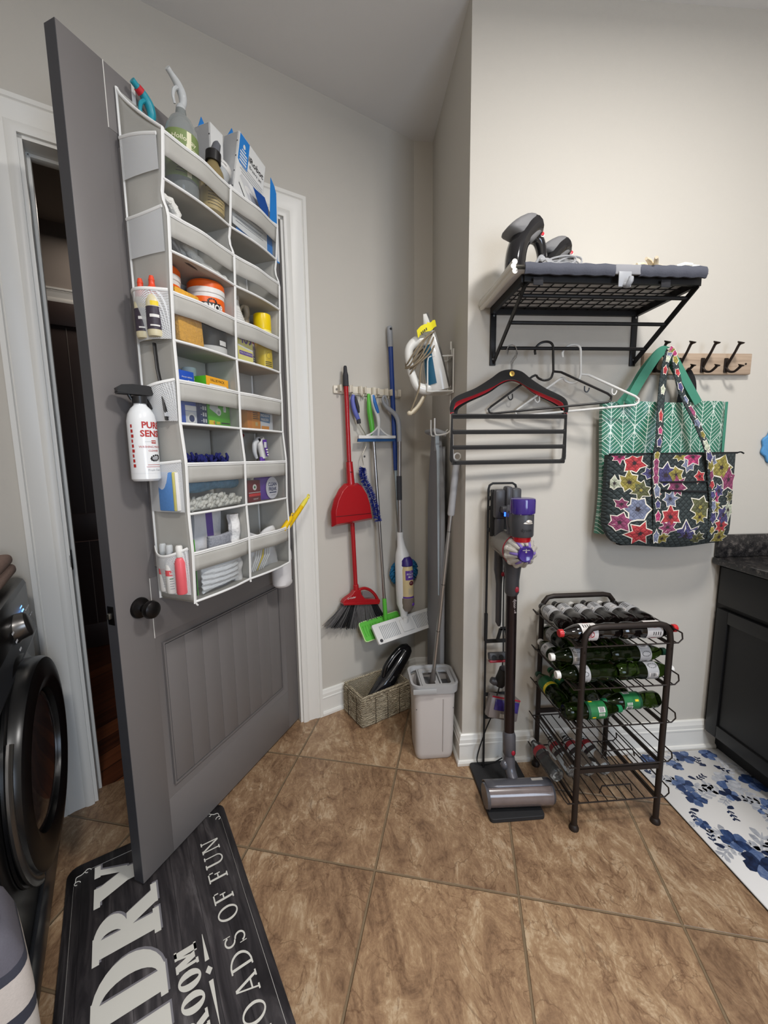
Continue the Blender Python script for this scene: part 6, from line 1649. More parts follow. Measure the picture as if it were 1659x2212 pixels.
for i, u in enumerate((U0, U1, U2)):
    def side(s, v):
        top = 2.405 - .140 * s ** .8 if i != 1 else 2.262
        z = .932 + (top - .932) * v; w = .005 + (wf(z) - .005) * s
        return (u + .005 * math.sin(PI * s) * math.sin(14 * v) * (1 if i != 1 else .6), -w, z)
    mb = MB(); mb.sheet(side, 8, 60, M_fab); mb.build('side_panel' if i != 1 else 'divider', og, solid=.0016, soft=80)
    mb = MB(); zt = 2.268
    mb.tube([(u, -wf(z) - .0015, z) for z in [.925 + (zt - .925) * k / 60 for k in range(61)]], .0016, M_pipe, 8, flat=3.6, up=(0, 1, 0)); mb.build('binding', og)
    if i != 1:
        mb = MB(); mb.tube([(u, -(.005 + (wf(2.26) - .005) * s), 2.406 - .140 * s ** .8) for s in [k / 12 for k in range(13)]], .0045, M_pipe, 8)
        mb.tube([(u, -.006, z) for z in (.928, 1.3, 1.7, 2.1, 2.409)], .0055, M_pipe, 8, flat=.6); mb.build('binding', og)
for r, (zt, zb) in enumerate(ROWS):
    for c, (a, b) in enumerate(((U0, U1), (U1, U2))):
        bow = lambda s: .010 * math.sin(PI * s)
        mb = MB(); W0 = wf(zb)
        mb.slab(lambda s, v: (a + (b - a) * s, -.006 - (W0 - .006 + bow(s) * .8) * (1 - v), zb), 10, 3, 0, M_fab) if False else mb.add(
            [(a + (b - a) * s, -.006 - (W0 - .006 + bow(s)) * t, zb + dz) for dz in (-.002, .002) for t in (0, 1) for s in [k / 10 for k in range(11)]],
            [(k, k + 1, 12 + k, 11 + k)[::-1] for k in range(10)] + [(22 + k, 22 + k + 1, 33 + k + 1, 33 + k)[::-1] for k in range(10)] + [(11 + k, 12 + k, 34 + k, 33 + k) for k in range(10)], M_fab)
        mb.tube([(a + (b - a) * k / 10, -W0 - bow(k / 10), zb) for k in range(11)], .0042, M_pipe, 8); mb.build('shelf', og)
        hb = .058
        def front(s, v, z0, z1, sl=.003):
            z = z0 + (z1 - z0) * v; return (a + .004 + (b - a - .008) * s, -wf(z) - bow(s) * (.75 + .25 * (z1 - z) / max(z1 - z0, .001)) + sl * math.sin(9 * s + r) * math.sin(PI * s), z)
        mb = MB(); mb.sheet(lambda s, v: front(s, v, zt - hb, zt), 14, 3, M_fab); mb.build('pocket_band', og, solid=.0016)
        mb = MB(); mb.sheet(lambda s, v: front(s, v, zb, zt - hb), 14, 4, M_film); mb.build('clear_window', og)
        mb = MB(); tp = [front(k / 14, 1, zt - hb, zt) for k in range(15)]
        mb.tube(tp, .0035, M_pipe, 8, flat=.8); mb.tube([(x, y - .0015, z - .006) for x, y, z in tp], .0016, M_pipe, 6); mb.build('binding', og)
# netting pockets down the free side of the organizer
NETS = [(2.276, 2.253, 2.165, .006, 0), (2.064, 2.072, 1.955, .006, .006), (1.857, 1.853, 1.720, .044, .004), (1.566, 1.607, 1.488, .034, .0), (1.366, 1.370, 1.215, .022, .004), (1.100, 1.103, .955, .034, .022)]
for i, (za, zc, zb, bl, sag) in enumerate(NETS):
    for s1, ux in ((-1, U0), (1, U2)):
        if s1 > 0 and i != 5: continue
        def net(s, v):
            w = .008 + (.146 - .008) * s; top = za + (zc - za) * s - sag * math.sin(PI * s); z = zb + (top - zb) * v
            return (ux + s1 * (.0075 + bl * math.sin(PI * s) * (.45 + .55 * v)), -w, z)
        mb = MB(); mb.sheet(net, 14, 10, M_net); mb.build('side_netting', og)
        mb = MB(); mb.tube([net(k / 14, 1) for k in range(15)], .0045, M_pipe, 8, flat=.6); mb.build('binding', og)
for u in (.206, .464):
    mb = MB(); mb.box((u, -.0022, 2.432), (.012, .0014, .062), M_pipe); mb.box((u, DT / 2 - .001, DH + .0012), (.012, DT + .004, .0014), M_pipe); mb.box((u, DT + .0016, 2.42), (.012, .0014, .07), M_pipe); mb.build('strap', og)
mb = MB(); mb.tube([(U0 + .003, -.148, .935), (U0 + .006, -.150, .921), (U0 + .012, -.149, .915)], .003, M_pipe, 6); mb.tube([(U1, -.150, .935), (U1 + .002, -.151, .918)], .004, M_pipe, 6); mb.build('binding', og)

# ------------------------------------------------------------------ what is in it
def put(name, label, cat, u, w, z, rz=0, rx=0, ry=0, group=None):
    return thing(name, label, cat, dw(u, w, z) @ RZ(rz) @ RY(ry) @ RX(rx), group)
def trigger(mb, z, m, m2=None, s=1.0, lever=True, aim=180):
    """spray trigger on a neck at height z, nozzle pointing along -x"""
    X = T(0, 0, z) @ RZ(aim + 180) @ Matrix.Scale(s, 4)
    mb.tube([(0, 0, 0), (0, 0, .014), (0, 0, .022)], [.015, .015, .011], m, 14, X=X)
    mb.tube(catmull([(.004, 0, .018), (.010, 0, .04), (.004, 0, .062), (-.014, 0, .078), (-.038, 0, .088)], 5), [.010, .012, .0135, .012, .0085], m, 12, X=X)
    mb.tube([(-.036, 0, .087), (-.050, 0, .093)], [.0085, .0085], m2 or m, 12, X=X)
    if lever: mb.tube(catmull([(-.012, 0, .066), (-.026, 0, .050), (-.030, 0, .028), (-.024, 0, .010)], 4), [.006, .006, .005, .004], m, 8, X=X)
SUP = 'cleaning supplies in the door organizer'
S1, S2, S3, S4, S5, S6 = [zb + .0025 for zt, zb in ROWS]
M_teal2 = mat('teal_trigger', (40, 150, 168), .35); M_navyb = mat('navy_bottle', (24, 62, 112), .3); M_lens = mat('clear_spray_plastic', (226, 229, 230), .12, trans=.35, ior=1.2, vary=0); M_liq = mat('clear_cleaner', (214, 220, 218), .06, trans=.7, ior=1.2, vary=0)
M_olv = mat('olive_label', (120, 138, 84), .5, vary=.08); M_creamp = mat('cream_print', (226, 222, 190), .5); M_tan = mat('tan_label', (192, 168, 112), .5, vary=.06); M_amb = mat('amber_cleaner', (170, 150, 104), .1, trans=.4, ior=1.3)
t = put('spray_bottle', 'navy spray bottle with a teal trigger standing at the top left corner pocket', 'bottle', .228, .032, S1 - .002)
mb = MB(); mb.lathe([(0, 0), (.022, .002), (.024, .02), (.024, .13), (.020, .165), (.015, .19), (.013, .215)], M_navyb); mb.build('bottle_body', t)
mb = MB(); trigger(mb, .205, M_teal2, M_teal2, .98); mb.tube([(-.022, 0, .2835), (-.034, 0, .2885)], [.0128, .0112], M_red, 14); mb.build('trigger', t)
t = put('spray_bottle', 'clear spray bottle with an olive green label and clear trigger in the top pocket', 'bottle', .264, .100, S1, ry=3, rz=-34)
mb = MB(); mb.lathe([(0, 0), (.040, .002), (.047, .012), (.047, .175), (.043, .205), (.030, .232), (.016, .246), (.014, .262)], M_liq, None, 28); mb.build('bottle_body', t)
mb = MB(); mb.lathe([(.0474, .055), (.0476, .060), (.0476, .175), (.0474, .182)], M_olv, None, 28); mb.text('Holloway', .019, M_creamp, T(0, 0, .158) @ RY(6), wrap=.0480, bold=.01); mb.text('House', .019, M_creamp, RZ(34) @ T(0, 0, .138), wrap=.0480)
mb.patch(8, 24, .056, .180, .0479, M_creamp); mb.text('TILE', .024, M_lblk, RZ(-10) @ T(0, 0, .118), wrap=.0480)
for k in range(5): mb.patch(-30 + 4 * (k % 2), 2, .098 - .008 * k, .100 - .008 * k, .0480, M_lblk); mb.patch(26, 50, .125 - .011 * k, .130 - .011 * k, .0480, M_lblk)
mb.build('label', t)
mb = MB(); trigger(mb, .255, M_lens, None, .92, aim=214); mb.build('trigger', t)
t = put('cleaner_bottle', 'amber bottle with a tan label full of small print in the top pocket', 'bottle', .332, .070, S1, rz=-28)
mb = MB(); mb.lathe([(0, 0), (.024, .002), (.027, .012), (.027, .095), (.023, .115), (.012, .135), (0, .140)], M_amb, None, 22); mb.build('bottle_body', t)
mb = MB(); mb.lathe([(.0274, .016), (.0274, .092)], M_tan, None, 22)
for k in range(11): mb.patch(-55 + 5 * (k % 3), 40 - 6 * (k % 2), .086 - .0062 * k, .0885 - .0062 * k, .0278, M_lblk)
mb.build('label', t)
t = put('cleaner_bottle', 'tan bottle with bold two word label, black cap and grey nozzle', 'bottle', .368, .112, S1, ry=6, rz=-22)
mb = MB(); mb.lathe([(0, 0), (.036, .002), (.040, .012), (.040, .120), (.034, .150), (.018, .178), (.016, .190)], M_amb, None, 24); mb.build('bottle_body', t)
mb = MB(); mb.lathe([(.0404, .020), (.0404, .105)], M_tan, None, 24); mb.text('NO MARK', .020, M_lblk, T(0, 0, .088), wrap=.0409, sx=.82, bold=.03)
for k in range(5): mb.patch(-40, 38 - 8 * (k % 2), .068 - .009 * k, .0695 - .009 * k, .0409, M_lblk)
mb.build('label', t)
mb = MB(); mb.tube([(0, 0, .182), (0, 0, .212), (0, 0, .218)], [.024, .024, .018], M_capb, 20); mb.tube([(.004, 0, .216), (.010, 0, .245), (.006, 0, .252)], [.0155, .0125, .008], mat('smoke_grey_nozzle', (98, 100, 106), .35), 14); mb.build('cap', t)
t = put('wipes_tub', 'white lidded clear tub leaning beside the vacuum pad boxes', 'tub', .385, .054, S1 + .010, ry=19, rz=-30)
mb = MB(); mb.lathe([(0, 0), (.032, .002), (.034, .01), (.041, .190), (.041, .200)], M_lens, None, 26); mb.build('body', t)
mb = MB(); mb.lathe([(.0415, .196), (.0428, .198), (.0428, .214), (.040, .218), (0, .217)], M_capw, None, 26); mb.text('FRESH WIPES', .006, M_lblk, T(0, 0, .206), wrap=.0432); mb.build('lid', t)
mb = MB(); mb.text('Jaxx', .026, M_lblk, T(0, 0, .162), wrap=.0415, bold=.02)
for k in range(4): mb.patch(-24, 20, .138 - .008 * k, .140 - .008 * k, .0415, M_gryp)
mb.build('label', t)
# boxes for the mopping robot
M_card = mat('white_card', (226, 226, 224), .5, vary=.01); M_sky = mat('sky_blue_card', (36, 128, 208), .45, vary=.04); M_deep = mat('deep_blue_card', (22, 74, 150), .45, vary=.04)
def padbox(label, u, w, z, wd, hh, ry, front):
    t = put('pad_box', label, 'box', u, w, z, ry=ry, rz=0)
    mb = MB(); mb.box((wd / 2, .0005, hh / 2), (wd, .001, hh), M_card); mb.box((wd / 2, .068, hh / 2), (wd, .001, hh), M_card); mb.box((wd - .0005, .034, hh / 2), (.001, .068, hh), M_card); mb.box((wd / 2, .034, .0005), (wd, .068, .001), M_card)
    mb.box((wd / 2, .034, hh), (wd, .068, .001), M_card); mb.box((.0006, .003, hh / 2), (.001, .006, hh), M_card); mb.build('carton', t)
    mb = MB(); mb.box((0, .036, hh / 2), (.0008, .062, hh - .004), film('clear_box_window', (250, 250, 250), .15, .42))
    for k in range(6): mb.tube([(-.0006, .004, .02 + k * hh / 6), (-.0012, .004, .02 + k * hh / 6)], .0025, M_dkp, 6)
    mb.build('clear_window', t)
    mb = MB(); mb.add([(0, .062, hh), (0, .006, hh), (.004, .034, hh + .042)], [(0, 1, 2), (2, 1, 0)], M_sky) if False else mb.prism([(-.001, hh - .002), (.058, hh - .002), (.014, hh + .040)], .050, .0515, M_sky); mb.build('hang_tab', t)
    if front:
        mb = MB(); y = -.0004
        bl = [(.006, hh - .10), (.012, hh - .107), (.058, hh - .107), (.058, hh), (.006, hh)]
        mb.flat([(.006, hh - .097), (.016, hh - .106), (.056, hh - .106), (.056, hh - .001), (.006, hh - .001)], y, M_sky)
        for k in range(4): mb.quad(.013 , hh - .064 - .011 * k, .049, hh - .058 - .011 * k, y - .0003, M_card)
        mb.flat([(.031 + .006 * math.sin(a), hh - .036 + (.006 if math.cos(a) < .5 else .011) * math.cos(a)) for a in [2 * PI * k / 14 for k in range(14, 0, -1)]], y - .0003, M_card); mb.quad(.021, hh - .052, .041, hh - .047, y - .0003, M_card)
        mb.text('iRobot', .030, M_lblk, T(.098, y - .0003, hh - .052), bold=.02); mb.text('Braava jet', .0175, M_dkp, T(.098, y - .0003, hh - .078))
        for k in range(4): mb.quad(.020 + .008 * (k % 2), hh - .102 - .009 * k, .142, hh - .0995 - .009 * k, y - .0003, M_gryp)
        # line drawing of the little robot
        mb.flat([(.022, hh - .150), (.090, hh - .205), (.128, hh - .192), (.128, hh - .176), (.062, hh - .138), (.030, hh - .136)], y - .0003, mat('pale_robot_print', (204, 204, 204), .5)); mb.flat([(.022, hh - .150), (.022, hh - .172), (.088, hh - .226), (.128, hh - .206), (.128, hh - .192), (.090, hh - .205)], y - .0005, mat('pale_robot_side', (226, 226, 222), .5))
        mb.flat([(.022, hh - .172), (.088, hh - .226), (.128, hh - .206), (.128, hh - .210), (.088, hh - .231), (.021, hh - .176)], y - .0006, M_dkp); mb.quad(.100, hh - .209, .106, hh - .205, y - .0008, M_lblk); mb.quad(.110, hh - .206, .116, hh - .202, y - .0008, M_lblk)
        mb.flat([(.072 + .022 * math.cos(a), hh - .166 + .011 * math.sin(a)) for a in [2 * PI * k / 18 for k in range(18)]], y - .0006, M_capw)
        mb.build('print', t)
    return t
padbox('', .452, .118, S1 + .040, .148, .338, 13, True)['label'] = 'white robot mop pad box with line drawing leaning out of the upper right pocket'
padbox('narrow clear sided pad box with a blue tab standing behind the white lidded tub', .418, .072, S1 + .006, .060, .343, 3, False)
t = put('pad_packet', 'blue and white cardboard pad packet in the upper right pocket', 'packet', 0, .134, 0)
mb = MB(); mb.prism([(.462, 2.150), (.712, 2.150), (.714, 2.400), (.700, 2.428), (.678, 2.447), (.662, 2.300), (.655, 2.262), (.462, 2.262)], -.0015, .0, M_sky); mb.prism([(.700, 2.155), (.714, 2.155), (.7145, 2.405), (.7105, 2.405)], -.0018, .0002, M_card); mb.build('blue_sheet', t)
mb = MB(); mb.prism([(.440, 2.172), (.628, 2.158), (.632, 2.275), (.440, 2.290)], -.006, -.004, M_card)
for k in range(5): mb.quad(.455, 2.186 + .012 * k, .605 - .01 * (k % 2), 2.189 + .012 * k, -.0064, M_gryp)
mb.text('jet mo', .024, M_lblk, T(.590, -.0064, 2.258), bold=.02); mb.build('white_sheet', t)
mb = MB(); mb.prism([(.556, 2.345), (.585, 2.300), (.640, 2.270), (.640, 2.318), (.622, 2.345)], -.010, -.009, M_deep); mb.build('flap', t)
# second tier
M_terry = mat('white_terry', (228, 226, 220), .95, vary=.05, vscale=90, bump=.7, bscale=260); M_gcl = mat('charcoal_cloth', (88, 88, 90), .95, bump=.3)
t = put('hand_towel', 'rumpled white terry towel drooping in the second left pocket', 'towel', 0, 0, 0)
pth = catmull([(.160, 0, 2.108), (.192, 0, 2.104), (.212, 0, 2.065), (.236, 0, 2.015), (.285, 0, 1.985), (.345, 0, 1.975), (.400, 0, 1.973)], 5)
mb = MB()
for k, w in enumerate((.062, .085, .108, .128)): mb.tube([(p.x + .004 * math.sin(3 * i + k), -w, p.z + .003 * math.sin(2 * i + 2 * k)) for i, p in enumerate(pth)], [.011, .016, .014, .015, .012], M_terry, 10)
mb.build('towel', t)
t = put('folded_cloth', 'folded charcoal cloth lying under the white towel in the second left pocket', 'cloth', 0, 0, 0)
mb = MB(); mb.slab(lambda s, v: (.162 + .20 * s, -.13 + .10 * v, 0), 2, 2, 0, M_gcl) if False else mb.tube(catmull([(.166, -.10, 2.03), (.185, -.12, 2.0), (.215, -.125, 1.975), (.30, -.120, 1.969), (.39, -.115, 1.967)], 5), [.006, .012, .010, .006, .005], M_gcl, 10, flat=3, up=(0, 0, 1)); mb.build('cloth', t)
# third tier
M_org = mat('orange_plastic', (226, 96, 26), .35, vary=.03); M_orl = mat('orange_label', (236, 100, 24), .35, vary=.1, vscale=12); M_blkl = mat('black_label', (26, 26, 28), .35, vary=.2, vscale=60)
def tub(label, u, w, ry=0, sc=1.0):
    t = put('wipes_canister', label, 'canister', u, w, S3, ry=ry, rz=-32, group='orange wipes canisters'); t.scale = (sc, sc, .955)
    r = .056
    mb = MB(); mb.lathe([(0, 0), (r - .002, 0), (r, .004), (r, .205), (r - .003, .208)], M_capw, None, 30); mb.build('body', t)
    mb = MB(); mb.lathe([(r + .0005, .026), (r + .0005, .118)], M_blkl, None, 30); mb.lathe([(r + .0005, .118), (r + .0005, .184)], M_orl, None, 30)
    mb.patch(-30, 34, .134, .166, r + .0009, M_blkl); mb.text('ARMOR', .030, M_capw, RZ(2) @ T(0, 0, .150), wrap=r + .0014, sx=.78, bold=.03)
    for q in range(11): a = 2 * PI * q / 11; mb.patch(3 + 13 * math.cos(a) - 3, 3 + 13 * math.cos(a) + 3, .166 + .009 * math.sin(a), .171 + .009 * math.sin(a), r + .001, M_blkl, n=2)
    mb.patch(20, 50, .030, .046, r + .001, M_capw)
    mb.build('label', t)
    mb = MB(); mb.lathe([(r, .196), (r + .0025, .198), (r + .0025, .214)], M_capw, None, 30); mb.lathe([(r + .0022, .214), (r + .0022, .232), (r - .004, .240), (0, .239)], M_org, None, 30); mb.build('lid', t)
tub('large orange wipes canister with a white ring under its lid in the third left pocket', .352, .086)
tub('second orange wipes canister mostly hidden behind the yellow sponge', .205, .056, sc=.9)
M_spg = mat('yellow_sponge_foam', (226, 166, 58), .9, vary=.18, vscale=120, bump=1.0, bscale=160)
mb = MB(); mb.box((0, 0, .080), (.098, .028, .160), M_spg, .010)
tag(mb.build('car_sponge'), 'big golden yellow sponge leaning at the front of the third left pocket', 'sponge', M=dw(.222, .132, S3 + .001) @ RX(-5) @ RY(2))
t = put('spray_bottle', 'white ribbed neck cleaner bottle with pale yellow label and purple lettering', 'bottle', .482, .098, S3)
mb = MB(); mb.lathe([(0, 0), (.046, .002), (.048, .012), (.048, .105), (.042, .135), (.022, .175), (.014, .215), (.014, .23)], mat('white_bottle', (224, 222, 216), .35), None, 26, sy=.65)
for k in range(7): mb.lathe([(.040 - .0042 * k, .140 + .009 * k), (.042 - .0042 * k, .144 + .009 * k), (.039 - .0042 * k, .148 + .009 * k)], M_capw, None, 26, sy=.68)
mb.build('bottle_body', t)
mb = MB(); mb.box((0, -.0318, .055), (.082, .001, .104), mat('pale_yellow_label', (232, 222, 130), .45, vary=.1, vscale=15)); mb.text('409', .046, M_pur, T(.004, -.0326, .082), bold=.03); mb.quad(-.034, .026, .038, .040, -.0326, M_pur); mb.text('MULTI-SURFACE', .009, M_capw, T(.002, -.0330, .033)); mb.flat([(-.04, .054), (.04, .046), (.04, .052), (-.04, .060)], -.0326, M_capw); mb.build('label', t)
mb = MB(); trigger(mb, .222, mat('warm_grey_trigger', (176, 168, 158), .4), None, .9); mb.build('trigger', t)
t = put('spray_bottle', 'magenta spray bottle with beige trigger and white purple label', 'bottle', .566, .062, S3, ry=3)
mb = MB(); mb.lathe([(0, 0), (.034, .002), (.036, .012), (.036, .090), (.032, .130), (.020, .165), (.014, .180)], mat('magenta_bottle', (132, 20, 66), .25), None, 24, sy=.75); mb.build('bottle_body', t)
mb = MB(); mb.lathe([(.0365, .012), (.0365, .050)], M_pur, None, 24, sy=.75); mb.lathe([(.0365, .050), (.0365, .095)], mat('lilac_white_label', (206, 196, 214), .45), None, 24, sy=.75); mb.text('ACTIVA', .018, M_pur, T(.004, .0275 - .0275, .080), wrap=None, sx=.8, X=None) if False else mb.text('ACTIVA', .018, M_pur, T(.002, -.0285, .078), sx=.8, bold=.01)
for k in range(4): mb.quad(-.014, .040 - .008 * k, .016, .043 - .008 * k, -.0285, M_capw)
mb.build('label', t)
mb = MB(); trigger(mb, .172, mat('beige_trigger', (166, 152, 130), .45), None, .95); mb.build('trigger', t)
t = put('spray_can', 'bright yellow spray can with a yellow cap in the third right pocket', 'can', .618, .108, S3, rz=-30)
mb = MB(); mb.lathe([(0, 0), (.031, 0), (.033, .005), (.033, .150), (.030, .156)], mat('yellow_can', (232, 200, 30), .3, .1, vary=.06), None, 28); mb.build('can', t)
mb = MB(); mb.lathe([(.0326, .150), (.0335, .152), (.0335, .196), (.0325, .208), (.028, .211), (.026, .204), (0, .203)], mat('yellow_cap', (240, 206, 12), .3), None, 28); mb.build('cap', t)
mb = MB(); mb.lathe([(.0334, .118), (.0334, .148)], mat('pale_yellow_band', (240, 228, 130), .4), None, 28); mb.text('endust', .012, M_lblk, T(0, 0, .128), wrap=.0339); mb.blob((.006, -.0318, .100), (.013, .003, .010), M_deep, seg=14, rings=8)
for k in range(14): a = 2 * PI * k / 14; mb.patch(10 + 16 * math.cos(a), 12.5 + 16 * math.cos(a), .050 + .011 * math.sin(a), .0525 + .011 * math.sin(a), .0339, M_lblk, n=1)
for k in range(3): mb.patch(-14, 34, .026 - .007 * k, .029 - .007 * k, .0339, M_lblk)
mb.build('label', t)
# fourth tier
def carton(name, label, u0, u1, w, d, z, h, m, rz=0, ry=0, rx=0):
    t = put(name, label, 'box', (u0 + u1) / 2, w, z, rz=rz, ry=ry, rx=rx)
    mb = MB(); mb.box((0, d / 2, h / 2), (u1 - u0, d, h), m, .0012); mb.build('carton', t)
    return t, (u1 - u0) / 2
M_bl = mat('detergent_blue', (34, 80, 178), .4, vary=.08); M_nv = mat('navy_card', (26, 44, 92), .4); M_lg = mat('leaf_green_card', (86, 178, 44), .4, vary=.05); M_og = mat('orange_yellow_card', (236, 168, 44), .45); M_lt = mat('light_grey_print', (200, 202, 206), .45)
t, hw = carton('detergent_box', 'royal blue washing machine cleaner box in the fourth left pocket', .186, .252, .108, .045, S4, .165, M_bl)
mb = MB(); y = -.0006
mb.flat([(-.033, .168 - .04), (-.012, .126), (.006, .112), (.010, .096), (-.002, .080), (-.033, .074)][::-1], y, M_pur); mb.flat([(-.030, .072), (-.002, .076), (.010, .080), (-.030, .082)], y - .0002, M_capw); mb.text('Affresh', .013, M_capw, T(-.004, y - .0004, .108), bold=.01); mb.quad(-.028, .090, .000, .097, y - .0004, M_red); mb.quad(-.012, .044, .033, .060, y - .0003, M_capw); mb.quad(-.012, .004, .033, .043, y - .0003, M_lt)
mb.flat([(.012 + .016 * math.cos(a), .020 + .016 * math.sin(a)) for a in [2 * PI * k / 20 for k in range(20)]], y - .0006, M_capw); mb.flat([(.012 + .011 * math.cos(a), .020 + .011 * math.sin(a)) for a in [2 * PI * k / 20 for k in range(20)]], y - .0008, M_nv); mb.text('cleaner tablets', .007, M_capw, T(.004, y - .0004, .146)); mb.text('6', .012, M_capw, T(.010, y - .0004, .134)); mb.build('print', t)
t, hw = carton('tablet_card', 'navy card with rows of pale squares beside the royal blue box', .2535, .292, .118, .020, S4, .112, M_nv, rz=10)
mb = MB()
for r in range(5):
    for c in range(2): mb.quad(-.006 + .012 * c, .010 + .020 * r, .002 + .012 * c, .022 + .020 * r, -.0006, M_lt)
    mb.quad(-.016, .014 + .020 * r, -.009, .016 + .020 * r, -.0006, M_lt)
mb.build('print', t)
t = put('pill_bottle', 'small pale blue white bottle behind the green value pack box', 'bottle', .306, .036, S4)
mb = MB(); mb.lathe([(0, 0), (.026, .001), (.028, .006), (.028, .140), (.024, .158), (.019, .162), (.019, .168)], mat('pale_blue_white', (206, 218, 220), .35), None, 24); mb.build('bottle_body', t)
mb = MB(); mb.lathe([(.0215, .166), (.0225, .167), (.0225, .192), (.021, .195), (0, .195)], mat('pale_blue_cap', (196, 212, 216), .4), None, 24); mb.build('cap', t)
t, hw = carton('value_pack_box', 'lime green and orange value pack box in the fourth left pocket', .292, .406, .113, .045, S4, .163, M_lg, rz=5)
mb = MB(); y = -.0006
mb.quad(-.057, .124, .057, .1635, y, M_og); mb.text('VALUE PACK', .0125, M_lblk, T(0, y - .0003, .152), bold=.01); mb.add([(x, y - .0003, z) for x, z in round_rect(-.042, .128, .048, .140, .005, 3)], [tuple(range(24))], M_capw)
mb.flat([(-.026 + .024 * math.cos(a), .088 + .019 * math.sin(a)) for a in [2 * PI * k / 22 for k in range(22)]], y - .0003, M_gryp); mb.flat([(-.026 + .017 * math.cos(a), .090 + .012 * math.sin(a)) for a in [2 * PI * k / 22 for k in range(22)]], y - .0005, M_dkp); mb.flat([(-.050, .058), (-.010, .040), (-.006, .070), (-.046, .078)], y - .0004, M_lt)
for q in range(3): mb.flat([(-.026 + .006 * math.cos(a + q * 2), .090 + .011 * math.sin(a + q * 2) * (1 if q else .6)) for a in (0, 1.2, 2.1, 4)], y - .0007, M_capw)
mb.flat([(-.005 + .0125 * math.cos(a), .050 + .0125 * math.sin(a)) for a in [2 * PI * k / 20 for k in range(20)]], y - .0008, M_capw); mb.flat([(-.005 + .007 * math.cos(a), .048 + .006 * math.sin(a)) for a in [2 * PI * k / 16 for k in range(16)]], y - .001, M_gryp); mb.flat([(.022, .052), (.034, .052), (.036, .068), (.031, .076), (.024, .076), (.020, .068)], y - .0004, M_capw); mb.flat([(.024, .056), (.032, .056), (.033, .066), (.023, .066)], y - .0006, M_lt)
mb.quad(-.055, .006, -.026, .020, y - .0003, M_yel); mb.text('6', .015, M_lred, T(-.030, y - .0006, .013), bold=.03); mb.quad(-.020, .009, .000, .012, y - .0004, M_yel); mb.quad(-.020, .014, .000, .017, y - .0004, M_yel); mb.quad(.006, .012, .052, .016, y - .0004, M_lblk); mb.build('print', t)
M_bko = mat('baking_soda_orange', (214, 140, 52), .5, vary=.04)
t, hw = carton('baking_soda_box', 'orange baking soda box with a pale freezer panel in the fourth right pocket', .486, .640, .118, .045, S4, .118, M_bko)
mb = MB(); y = -.0006
mb.quad(-.077, 0, -.052, .118, y, mat('orange_side', (200, 122, 40), .5)); mb.quad(-.001, .0, .062, .108, y, M_lt); mb.quad(.062, 0, .077, .118, y, M_lt)
for k in range(8): mb.quad(-.045, .042 + .007 * k, -.012 - .004 * (k % 2), .0445 + .007 * k, y - .0002, M_lblk)
mb.quad(-.032, .016, -.018, .030, y - .0002, M_tan); mb.flat([(.028 + .018 * math.cos(a), .088 + .014 * math.sin(a)) for a in [2 * PI * k / 20 for k in range(20)]], y - .0004, M_lred); mb.flat([(.028 + .012 * math.cos(a), .089 + .009 * math.sin(a)) for a in [2 * PI * k / 20 for k in range(20)]], y - .0006, M_capw)
mb.flat([(-.004, .036), (.058, .030), (.062, .064), (.0, .070)], y - .0004, mat('steel_blue_print', (84, 120, 156), .5)); mb.text('FRIDGE-N-', .0135, M_capw, T(.029, y - .0006, .058), sx=.85, bold=.02); mb.text('FREEZER', .0135, M_capw, T(.027, y - .0006, .042), sx=.95, bold=.02); mb.quad(.004, .004, .052, .018, y - .0004, M_bko); mb.build('print', t)
# fifth tier
M_mitt = mat('navy_chenille', (24, 28, 92), .95, vary=.2)
mb = MB()
for k in range(150):
    p = Vector((random.uniform(.165, .372), random.uniform(-.135, -.060), random.uniform(1.335, 1.372))); mb.tube([p, p + Vector((random.uniform(-.006, .006), random.uniform(-.004, .004), .012)), p + Vector((random.uniform(-.009, .009), random.uniform(-.006, .006), random.uniform(.016, .026)))], [.0055, .0058, .0035], M_mitt, 6)
mb.blob((.270, -.098, 1.338), (.112, .042, .022), M_mitt)
tag(mb.build('wash_mitt', soft=180), 'navy chenille wash mitt poking over the fifth left pocket band', 'mitt', M=dw(0, 0, 0))
M_bt = mat('blue_flecked_cloth', (84, 128, 156), .95, vary=.5, vscale=70, bump=.5)
t = put('rolled_towel', 'rolled blue flecked towel lying above the white mop pad', 'towel', 0, 0, 0)
mb = MB(); mb.tube(catmull([(.164, -.112, 1.296), (.22, -.116, 1.292), (.30, -.114, 1.298), (.38, -.112, 1.294), (.404, -.110, 1.292)], 5), [.024, .025, .024, .024, .020], M_bt, 14); mb.build('roll', t)
mb = MB(); mb.tube([(.160, -.112, 1.296), (.171, -.1125, 1.296)], [.0245, .0252], M_lred, 14); mb.build('red_edge', t)
M_rope = mat('white_cotton_loops', (222, 220, 210), .95, vary=.06, bump=.3)
mb = MB()
for k in range(150):
    x = random.uniform(.166, .400); y = -random.uniform(.095, .150); z = 1.2155 + random.uniform(.006, .042) * (1 - .3 * abs((x - .28) / .12)); a = random.uniform(.2, 1.0)
    d = Vector((math.cos(a) * .011, 0, math.sin(a) * .009)); c = Vector((x, y, z)); mb.tube([c - d, c + Vector((0, -.003, 0)), c + d], [.005, .0065, .0045], M_rope, 7)
mb.box((.283, -.118, 1.228), (.236, .050, .030), M_rope, .010)
tag(mb.build('loop_mop_pad', soft=180), 'white looped cotton mop pad at the bottom of the fifth left pocket', 'mop pad', M=dw(0, 0, 0))
M_dr = mat('dark_red_card', (112, 22, 30), .4, vary=.06)
t, hw = carton('red_box', 'dark red box with a round white spot in the fifth right pocket', .448, .518, .136, .035, S5, .082, M_dr)
